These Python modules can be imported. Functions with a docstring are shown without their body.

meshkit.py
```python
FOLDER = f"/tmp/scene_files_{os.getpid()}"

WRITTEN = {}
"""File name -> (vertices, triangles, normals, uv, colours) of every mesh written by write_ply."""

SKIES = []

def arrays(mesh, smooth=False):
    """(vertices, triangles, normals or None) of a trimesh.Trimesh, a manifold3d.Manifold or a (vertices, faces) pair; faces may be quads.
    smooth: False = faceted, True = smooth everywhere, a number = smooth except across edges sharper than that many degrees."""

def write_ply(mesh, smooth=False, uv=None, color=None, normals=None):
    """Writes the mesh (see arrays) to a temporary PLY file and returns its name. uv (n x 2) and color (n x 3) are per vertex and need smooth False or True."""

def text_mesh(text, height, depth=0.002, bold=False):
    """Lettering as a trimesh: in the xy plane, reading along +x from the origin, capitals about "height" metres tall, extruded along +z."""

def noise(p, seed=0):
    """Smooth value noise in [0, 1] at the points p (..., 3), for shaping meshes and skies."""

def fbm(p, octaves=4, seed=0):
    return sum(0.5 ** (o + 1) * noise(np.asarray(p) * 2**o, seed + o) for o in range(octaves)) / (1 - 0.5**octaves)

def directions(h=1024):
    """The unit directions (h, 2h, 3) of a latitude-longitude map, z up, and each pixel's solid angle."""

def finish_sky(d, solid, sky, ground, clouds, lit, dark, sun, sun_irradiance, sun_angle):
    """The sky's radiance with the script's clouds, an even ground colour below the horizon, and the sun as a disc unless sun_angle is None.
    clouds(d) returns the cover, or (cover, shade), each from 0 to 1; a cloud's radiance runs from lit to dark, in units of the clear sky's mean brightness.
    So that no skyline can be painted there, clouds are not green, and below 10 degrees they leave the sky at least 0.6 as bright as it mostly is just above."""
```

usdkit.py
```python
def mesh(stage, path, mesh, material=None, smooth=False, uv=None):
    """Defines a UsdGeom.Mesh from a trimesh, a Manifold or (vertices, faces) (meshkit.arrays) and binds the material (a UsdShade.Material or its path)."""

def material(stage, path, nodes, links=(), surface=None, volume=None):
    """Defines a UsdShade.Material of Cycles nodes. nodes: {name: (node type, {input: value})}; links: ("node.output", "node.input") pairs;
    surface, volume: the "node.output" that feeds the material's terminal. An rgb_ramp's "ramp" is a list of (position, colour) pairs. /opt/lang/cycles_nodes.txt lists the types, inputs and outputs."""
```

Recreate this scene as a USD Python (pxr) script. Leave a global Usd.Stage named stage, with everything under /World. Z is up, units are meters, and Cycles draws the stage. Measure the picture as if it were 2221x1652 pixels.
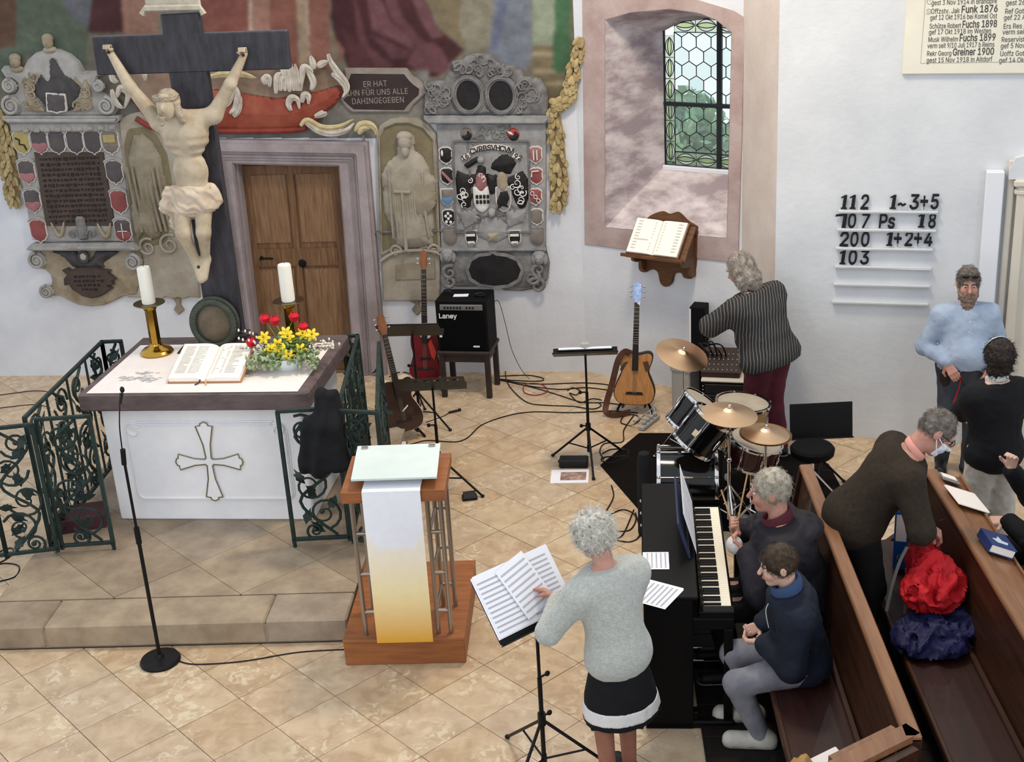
import math, random
import numpy as np, trimesh, manifold3d as m3, meshkit, usdkit
from pxr import Usd, UsdGeom, UsdLux, Gf, Sdf, Vt, UsdShade
from shapely.geometry import Polygon, LineString, Point, box as sbox
from shapely.ops import unary_union
from scipy import ndimage
stage = Usd.Stage.CreateInMemory()
UsdGeom.SetStageUpAxis(stage, 'Z'); UsdGeom.SetStageMetersPerUnit(stage, 1.0)
UsdGeom.Xform.Define(stage, '/World'); UsdGeom.Scope.Define(stage, '/World/Looks')
PI = math.pi
rnd = random.Random(7); rng = np.random.default_rng(7)

# ---------------------------------------------------------------- camera (on the gallery, looking down to the chancel)
PITCH, ROLL, YAW, EYE = .369, -.0608, -.06598, 4.55
def _cam():
    fw = np.array([0, math.cos(PITCH), -math.sin(PITCH)]); r = np.array([1, 0, 0.]); u = np.cross(r, fw)
    r2 = math.cos(ROLL) * r + math.sin(ROLL) * u; u2 = -math.sin(ROLL) * r + math.cos(ROLL) * u
    c, s = math.cos(YAW), math.sin(YAW); M = np.array([[c, s, 0], [-s, c, 0], [0, 0, 1]])
    return M @ r2, M @ u2, M @ fw
_r, _u, _f = _cam()
cam = UsdGeom.Camera.Define(stage, '/World/camera')
cam.AddTransformOp().Set(Gf.Matrix4d(*map(float, [*_r, 0, *_u, 0, *(-_f), 0, 0, 0, EYE, 1])))
cam.CreateHorizontalApertureAttr(36.0); cam.CreateVerticalApertureAttr(36.0 * 1652 / 2221)
cam.CreateFocalLengthAttr(36.0 * 2789 / 2221); cam.CreateClippingRangeAttr(Gf.Vec2f(.1, 200))
cam.CreateExposureAttr(0.0)
# ---------------------------------------------------------------- light: overcast daylight, two unseen nave lights behind the viewer, an unseen chancel lamp
dome = UsdLux.DomeLight.Define(stage, '/World/daylight')
dome.CreateIntensityAttr(.36); dome.CreateColorAttr(Gf.Vec3f(.92, .96, 1.0))
def rect(name, loc, target, w, h, power, col):
    L = UsdLux.RectLight.Define(stage, '/World/' + name); L.CreateWidthAttr(w); L.CreateHeightAttr(h)
    L.CreateIntensityAttr(power); L.CreateColorAttr(Gf.Vec3f(*col))
    z = np.array(loc, float) - np.array(target, float); z /= np.linalg.norm(z)
    x = np.cross([0, 0, 1.], z); x /= np.linalg.norm(x); y = np.cross(z, x)
    L.AddTransformOp().Set(Gf.Matrix4d(*map(float, [*x, 0, *y, 0, *z, 0, *loc, 1])))
rect('unseen_nave_light', (-5.5, -4.0, 2.9), (-1.0, 9.5, 1.6), 2.2, 3.2, 5.6, (.90, .95, 1.0))  # out of view on the left, placed to light the back wall and altar front
rect('unseen_nave_light_001', (5.5, -4.0, 2.9), (1.0, 9.5, 1.6), 2.2, 3.2, 5.6, (.90, .95, 1.0))  # its twin on the right, also out of view, lights the right-hand walls
rect('unseen_chancel_lamp', (.3, 8.8, 6.5), (.3, 9.2, 0), .8, .8, 104.0, (1.0, .83, .62))  # out of view overhead, placed to brighten and warm the middle floor

# ---------------------------------------------------------------- naming
used = {}
def numbered(path):
    k = used.get(path, -1) + 1; used[path] = k
    return path if k == 0 else '%s_%03d' % (path, k)
def keys(prim, label=None, cat=None, group=None, kind=None):
    for k, v in (('label', label), ('category', cat), ('group', group), ('kind', kind)):
        if v: prim.SetCustomDataByKey(k, v)
    return prim
class Node:
    def __init__(s, path): s.path = path
def thing(name, label, cat, loc=(0, 0, 0), rz=0., group=None, kind=None, tilt=None):
    p = numbered('/World/' + name); x = UsdGeom.Xform.Define(stage, p)
    x.AddTranslateOp().Set(Gf.Vec3d(*map(float, loc)))
    if rz: x.AddRotateZOp().Set(float(rz))
    if tilt: x.AddRotateXYZOp().Set(Gf.Vec3f(*map(float, tilt)))
    keys(x.GetPrim(), label, cat, group, kind); n = Node(p); n.kw = (name, label, cat, group); return n
def _mesh(x):
    if isinstance(x, (list, tuple)) and not (len(x) == 2 and isinstance(x[0], np.ndarray)):
        x = cat_(x)
    return x
def cat_(ms):
    V, F, n = [], [], 0
    for m in ms:
        v, f, _ = meshkit.arrays(m); V.append(v); F.append(f + n); n += len(v)
    return (np.vstack(V), np.vstack(F))
def part(parent, name, mesh, mat, smooth=30, label=None, kind=None, colors=None):
    p = numbered((parent.path if parent else '/World') + '/' + name)
    mm = _mesh(mesh)
    g = usdkit.mesh(stage, p, mm, MATS[mat] if isinstance(mat, str) else mat, smooth=smooth)
    if colors is not None:
        UsdGeom.PrimvarsAPI(g).CreatePrimvar('paint', Sdf.ValueTypeNames.Color3fArray, 'vertex').Set(Vt.Vec3fArray.FromNumpy(np.asarray(colors, np.float32)))
    keys(g.GetPrim(), label, None, None, kind); return Node(p)
def single(name, label, cat, mesh, mat, loc=(0, 0, 0), rz=0., group=None, smooth=30, kind=None, tilt=None):
    n = part(None, name, mesh, mat, smooth)
    pr = stage.GetPrimAtPath(n.path); x = UsdGeom.Xformable(pr)
    x.AddTranslateOp().Set(Gf.Vec3d(*map(float, loc)))
    if rz: x.AddRotateZOp().Set(float(rz))
    if tilt: x.AddRotateXYZOp().Set(Gf.Vec3f(*map(float, tilt)))
    keys(pr, label, cat, group, kind); return n
def struct(name, mesh, mat, smooth=30, colors=None, parent=None):
    return part(parent, name, mesh, mat, smooth, kind='structure', colors=colors)
def copy(n, loc, rz=0., label=None, group=None):
    name, lab, cat, grp = n.kw
    c = thing(name, label or lab, cat, loc, rz, group or grp)
    pr = stage.GetPrimAtPath(c.path); pr.GetReferences().AddInternalReference(n.path); pr.SetInstanceable(True); return c
# ---------------------------------------------------------------- materials
MATS = {}
def srgb(h):
    if isinstance(h, str):
        h = h.lstrip('#'); h = [int(h[i:i + 2], 16) / 255 for i in (0, 2, 4)]
    return tuple(c / 12.92 if c <= .04045 else ((c + .055) / 1.055) ** 2.4 for c in h)
def M(name, col, rough=.6, metal=0., col2=None, scale=6., detail=4., bump=0., bscale=60., stretch=(1, 1, 1), spec=.28, lo=.35, hi=.65, coat=0., sheen=0., trans=0., emit=0., sss=0.):
    a = srgb(col); b = srgb(col2) if col2 else a
    nodes = {'p': ('principled_bsdf', dict(roughness=rough, metallic=metal, specular_ior_level=spec, coat_weight=coat, sheen_weight=sheen, transmission_weight=trans, base_color=a, subsurface_weight=sss)),
             'tc': ('texture_coordinate', {}), 'mp': ('mapping', dict(scale=stretch))}
    links = [('tc.object', 'mp.vector')]
    if emit: nodes['p'][1].update(emission_color=a, emission_strength=emit)
    if col2:
        nodes['n'] = ('noise_texture', dict(scale=scale, detail=detail, roughness=.6)); nodes['r'] = ('rgb_ramp', {'ramp': [(lo, a), (hi, b)]})
        links += [('mp.vector', 'n.vector'), ('n.fac', 'r.fac'), ('r.color', 'p.base_color')]
    if bump:
        nodes['bn'] = ('noise_texture', dict(scale=bscale, detail=3.)); nodes['b'] = ('bump', dict(strength=bump, distance=.01))
        links += [('mp.vector', 'bn.vector'), ('bn.fac', 'b.height'), ('b.normal', 'p.normal')]
    MATS[name] = usdkit.material(stage, '/World/Looks/' + name, nodes, links, surface='p.BSDF'); return MATS[name]
def MPaint(name, rough=.8, var=.12, scale=9., bump=.15, bscale=40.):
    nodes = {'a': ('attribute', {'attribute': 'paint'}), 'tc': ('texture_coordinate', {}), 'n': ('noise_texture', dict(scale=scale, detail=6., roughness=.65)),
             'r': ('rgb_ramp', {'ramp': [(.3, (1 - var,) * 3), (.7, (1 + var * .4,) * 3)]}), 'm': ('mix', dict(mix_type='multiply', fac=1.)),
             'bn': ('noise_texture', dict(scale=bscale, detail=4.)), 'b': ('bump', dict(strength=bump, distance=.01)), 'p': ('principled_bsdf', dict(roughness=rough, specular_ior_level=.3))}
    links = [('tc.object', 'n.vector'), ('tc.object', 'bn.vector'), ('n.fac', 'r.fac'), ('a.color', 'm.color1'), ('r.color', 'm.color2'), ('m.color', 'p.base_color'), ('bn.fac', 'b.height'), ('b.normal', 'p.normal')]
    MATS[name] = usdkit.material(stage, '/World/Looks/' + name, nodes, links, surface='p.BSDF')
# ---------------------------------------------------------------- mesh helpers
def box(x0, x1, y0, y1, z0, z1, b=0.):
    x0, x1 = sorted((x0, x1)); y0, y1 = sorted((y0, y1)); z0, z1 = sorted((z0, z1))
    if b <= 0:
        m = trimesh.creation.box((x1 - x0, y1 - y0, z1 - z0)); m.apply_translation(((x0 + x1) / 2, (y0 + y1) / 2, (z0 + z1) / 2)); return (np.array(m.vertices), np.array(m.faces))
    b = min(b, (x1 - x0) / 2.2, (y1 - y0) / 2.2, (z1 - z0) / 2.2); P = []
    for X, sx in ((x0, 1), (x1, -1)):
        for Y, sy in ((y0, 1), (y1, -1)):
            for Z, sz in ((z0, 1), (z1, -1)):
                P += [(X + sx * b, Y + sy * b, Z), (X + sx * b, Y, Z + sz * b), (X, Y + sy * b, Z + sz * b)]
    return m3.Manifold.hull_points(np.array(P))
def hull(P): return m3.Manifold.hull_points(np.array(P, float))
def xf(mesh, R=None, t=(0, 0, 0), s=1.):
    v, f, _ = meshkit.arrays(mesh); v = v * s
    if R is not None: v = v @ np.asarray(R).T
    return (v + np.array(t, float), f)
def rot(ax=0, ay=0, az=0):
    a, b, c = map(math.radians, (ax, ay, az))
    X = np.array([[1, 0, 0], [0, math.cos(a), -math.sin(a)], [0, math.sin(a), math.cos(a)]]); Y = np.array([[math.cos(b), 0, math.sin(b)], [0, 1, 0], [-math.sin(b), 0, math.cos(b)]])
    Z = np.array([[math.cos(c), -math.sin(c), 0], [math.sin(c), math.cos(c), 0], [0, 0, 1]]); return Z @ Y @ X
def sweep(pts, r, n=8, closed=False, flat=None, up=None):
    """tube along pts; r scalar or per point; flat = (a, b) scales of the two cross axes."""
    P = np.array(pts, float); k = len(P); R = np.broadcast_to(np.asarray(r, float), (k,))
    T = np.gradient(P, axis=0) if not closed else np.roll(P, -1, 0) - np.roll(P, 1, 0)
    T /= np.maximum(np.linalg.norm(T, axis=1, keepdims=True), 1e-12)
    N = np.zeros_like(P); a = np.array(up if up is not None else ([0, 0, 1.] if abs(T[0, 2]) < .9 else [1., 0, 0]), float)
    for i in range(k):
        a = a - T[i] * (a @ T[i]) if up is None or i == 0 else np.array(up, float) - T[i] * (np.array(up, float) @ T[i])
        a = a / max(np.linalg.norm(a), 1e-9); N[i] = a
    B = np.cross(T, N); th = np.arange(n) * 2 * PI / n; fa, fb = flat or (1, 1)
    V = (P[:, None] + R[:, None, None] * (fa * np.cos(th)[None, :, None] * N[:, None] + fb * np.sin(th)[None, :, None] * B[:, None])).reshape(-1, 3)
    F = []
    for i in range(k if closed else k - 1):
        j = (i + 1) % k
        for q in range(n):
            w = (q + 1) % n; F += [(i * n + q, i * n + w, j * n + w), (i * n + q, j * n + w, j * n + q)]
    if not closed:
        V = np.vstack([V, P[:1], P[-1:]]); a0, a1 = len(V) - 2, len(V) - 1
        for q in range(n):
            w = (q + 1) % n; F += [(a0, w, q), (a1, (k - 1) * n + q, (k - 1) * n + w)]
    return (V, np.array(F)[:, ::-1])
def tube(a, b, r, r2=None, n=10): return sweep([a, b], [r, r if r2 is None else r2], n)
def smoothpath(P, n=6):
    P = np.array(P, float); out = []
    for i in range(len(P) - 1):
        p0, p1, p2, p3 = P[max(i - 1, 0)], P[i], P[i + 1], P[min(i + 2, len(P) - 1)]
        for t in np.arange(n) / n:
            out.append(.5 * (2 * p1 + (p2 - p0) * t + (2 * p0 - 5 * p1 + 4 * p2 - p3) * t * t + (3 * p1 - p0 - 3 * p2 + p3) * t ** 3))
    out.append(P[-1]); return np.array(out)
def lathe(prof, n=24, center=(0, 0, 0)):
    V, F = [], []; k = len(prof)
    for r, z in prof:
        for q in range(n): V.append((max(r, 1e-5) * math.cos(2 * PI * q / n), max(r, 1e-5) * math.sin(2 * PI * q / n), z))
    for i in range(k - 1):
        for q in range(n):
            w = (q + 1) % n; F += [(i * n + q, i * n + w, (i + 1) * n + w), (i * n + q, (i + 1) * n + w, (i + 1) * n + q)]
    return (np.array(V) + np.array(center, float), np.array(F))
def aim(d, up=(0, 0, 1)):
    """matrix whose third column is d"""
    z = np.array(d, float); z /= np.linalg.norm(z); u = np.array(up, float)
    if abs(z @ u) > .98: u = np.array([1., 0, 0])
    x = np.cross(u, z); x /= np.linalg.norm(x); return np.stack([x, np.cross(z, x), z], 1)
def ell(c, r, n=12, R=None):
    m = trimesh.creation.uv_sphere(count=(n, n + 4)); return xf((np.array(m.vertices) * np.array(r, float), np.array(m.faces)), R, c)
def geoms(g): return [x for x in getattr(g, 'geoms', [g]) if x.geom_type == 'Polygon' and x.area > 1e-9]
def ext(poly, d, bev=0.):
    """extrudes a polygon of the (x, y) plane along +z by d, with a chamfer on its upper edge."""
    out = []
    for g in geoms(poly if not isinstance(poly, (list, np.ndarray)) else Polygon(poly).buffer(0)):
        if bev:
            out.append(ext(g, d - bev))
            for q in geoms(g.buffer(-bev)):
                m = trimesh.creation.extrude_polygon(q, bev, engine='earcut'); m.apply_translation((0, 0, d - bev)); out.append(m)
        else: out.append(trimesh.creation.extrude_polygon(g, d, engine='earcut'))
    return cat_(out)
def onwall(mesh, y=0.):
    """turns an extrusion of (x, height) into wall space: x along the wall, z up, thickness towards the viewer (-y)."""
    v, f, _ = meshkit.arrays(mesh); return (np.stack([v[:, 0], y - v[:, 2], v[:, 1]], 1), f)
def wext(poly, d, y=0., bev=0.): return onwall(ext(poly, d, bev), y)
def pillow(poly, h, step=.01, y=0., power=.5, soft=None):
    """a rounded relief over a polygon of wall space, height h towards the viewer."""
    out = []
    for g in geoms(poly if not isinstance(poly, (list, np.ndarray)) else Polygon(poly).buffer(0)):
        x0, z0, x1, z1 = g.bounds; X, Z = np.meshgrid(np.arange(x0 - 2 * step, x1 + 2 * step, step), np.arange(z0 - 2 * step, z1 + 2 * step, step), indexing='ij')
        import shapely
        ins = shapely.contains_xy(g, X, Z); d = ndimage.distance_transform_edt(ins) * step
        s = soft or max(d.max(), 1e-6); H = h * np.clip(d / s, 0, 1) ** power
        idx = -np.ones(X.shape, int); keep = ndimage.binary_dilation(ins); idx[keep] = np.arange(keep.sum())
        V = np.stack([X[keep], y - H[keep], Z[keep]], 1); q = keep[:-1, :-1] & keep[1:, :-1] & keep[1:, 1:] & keep[:-1, 1:]
        a, b, c, e = idx[:-1, :-1][q], idx[1:, :-1][q], idx[1:, 1:][q], idx[:-1, 1:][q]
        out.append((V, np.vstack([np.stack([a, b, c], 1), np.stack([a, c, e], 1)])))
    return cat_(out)
def circ(x, z, r, rz=None, n=28, a0=0, a1=2 * PI):
    t = np.linspace(a0, a1, n, endpoint=(a1 - a0) < 6.28); return np.stack([x + r * np.cos(t), z + (rz or r) * np.sin(t)], 1)
def spiral(x, z, r, turns=1.4, a0=0., hand=1, n=26, y=0.):
    t = np.linspace(0, 1, n); a = a0 + hand * turns * 2 * PI * t; q = r * (1 - .85 * t)
    return np.stack([x + q * np.cos(a), np.full(n, y), z + q * np.sin(a)], 1)
def txt(s, h, d=.002, bold=False, shear=0., sx=1.):
    v, f, _ = meshkit.arrays(meshkit.text_mesh(s, h, d, bold)); v = v.copy(); v[:, 0] = v[:, 0] * sx + shear * v[:, 1]; return (v, f)
def wtext(s, h, x, z, y=0., d=.002, bold=False, shear=0., sx=1., center=False, width=None, rotz=0.):
    v, f = txt(s, h, d, bold, shear, sx)
    if width: v[:, 0] *= width / max(v[:, 0].max(), 1e-6)
    if center: v[:, 0] -= v[:, 0].max() / 2
    if rotz: c, sn = math.cos(rotz), math.sin(rotz); v[:, :2] = v[:, :2] @ np.array([[c, sn], [-sn, c]])
    v[:, 0] += x; v[:, 1] += z; return onwall((v, f), y)
# ---------------------------------------------------------------- implicit surfaces (surface nets)
def nets(fn, lo, hi, h):
    lo = np.array(lo, float); n = np.ceil((np.array(hi) - lo) / h).astype(int) + 1
    ax = [lo[i] + h * np.arange(n[i]) for i in range(3)]
    P = np.stack(np.meshgrid(*ax, indexing='ij'), -1).astype(np.float32); c4 = P[::4, ::4, ::4]; Dc = fn(c4.reshape(-1, 3)).reshape(c4.shape[:3])
    near = ndimage.binary_dilation(np.abs(Dc) < 8 * h, iterations=1); up = lambda x: x.repeat(4, 0).repeat(4, 1).repeat(4, 2)[:n[0], :n[1], :n[2]]
    D = up(Dc).astype(np.float32); mk = up(near); D[mk] = fn(P[mk])
    s = D < 0; cnt = np.zeros(np.array(n) - 1, np.int32); acc = np.zeros((*(np.array(n) - 1), 3), np.float32)
    E = []
    for a in range(3):
        A = [slice(None)] * 3; B = [slice(None)] * 3; A[a] = slice(0, -1); B[a] = slice(1, None); A, B = tuple(A), tuple(B)
        c = s[A] != s[B]; t = np.where(c, D[A] / np.where(c, D[A] - D[B], 1), 0); i = np.argwhere(c); pos = i.astype(np.float32); pos[:, a] += t[c]
        o1, o2 = [q for q in range(3) if q != a]
        for u in (0, -1):
            for w in (0, -1):
                j = i.copy(); j[:, o1] += u; j[:, o2] += w; ok = ((j >= 0) & (j < np.array(n) - 1)).all(1)
                np.add.at(cnt, tuple(j[ok].T), 1); np.add.at(acc, tuple(j[ok].T), pos[ok])
        E.append((a, i, s[A][c]))
    m = cnt > 0; idx = -np.ones(m.shape, int); idx[m] = np.arange(m.sum()); V = lo + h * acc[m] / cnt[m][:, None]; F = []
    for a, i, inside in E:
        o1, o2 = (a + 1) % 3, (a + 2) % 3; Q = []
        ok = (i[:, o1] > 0) & (i[:, o2] > 0) & (i[:, o1] < n[o1] - 1) & (i[:, o2] < n[o2] - 1); i, ins = i[ok], inside[ok]
        for u, w in ((0, 0), (-1, 0), (-1, -1), (0, -1)):
            j = i.copy(); j[:, o1] += u; j[:, o2] += w; Q.append(idx[tuple(j.T)])
        Q = np.stack(Q, 1); Q[~ins] = Q[~ins][:, ::-1]; F += [Q[:, [0, 1, 2]], Q[:, [0, 2, 3]]]
    return (V.astype(float), np.vstack(F))
def scaps(p, a, b, r1, r2):
    a = np.array(a, np.float32); ba = np.array(b, np.float32) - a; L = max(float(ba @ ba), 1e-9)
    pa = p - a; t = np.clip(pa @ ba / L, 0, 1); return np.linalg.norm(pa - t[:, None] * ba, axis=1) - (r1 + (r2 - r1) * t)
def sell(p, c, r, R=None):
    q = p - np.array(c, np.float32)
    if R is not None: q = q @ np.asarray(R, np.float32)
    r = np.array(r, np.float32); k = np.linalg.norm(q / r, axis=1); k2 = np.linalg.norm(q / (r * r), axis=1); return k * (k - 1) / np.maximum(k2, 1e-6)
def smin(d1, d2, k): 
    h = np.clip(.5 + .5 * (d2 - d1) / k, 0, 1); return d2 + (d1 - d2) * h - k * h * (1 - h)
def smax(d1, d2, k): return -smin(-d1, -d2, k)
def fold(ds, k):
    o = ds[0]
    for d in ds[1:]: o = smin(o, d, k)
    return o
def fb(p, s, seed=0, o=3):
    q = np.asarray(p, np.float32) * np.asarray(s, np.float32) * 2.2 + np.float32(seed * 1.7); out = 0
    for k in range(o):
        x, y, z = q[:, 0], q[:, 1], q[:, 2]; out = out + .5 ** (k + 1) * np.sin(x + 1.3 * np.sin(y + .7 * k)) * np.sin(y + 1.1 * np.sin(z + 1.9 * k)) * np.sin(z + 1.2 * np.sin(x + 2.3)); q = q[:, [1, 2, 0]] * 2.03 + np.float32(1.3)
    return out * .8
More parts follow.
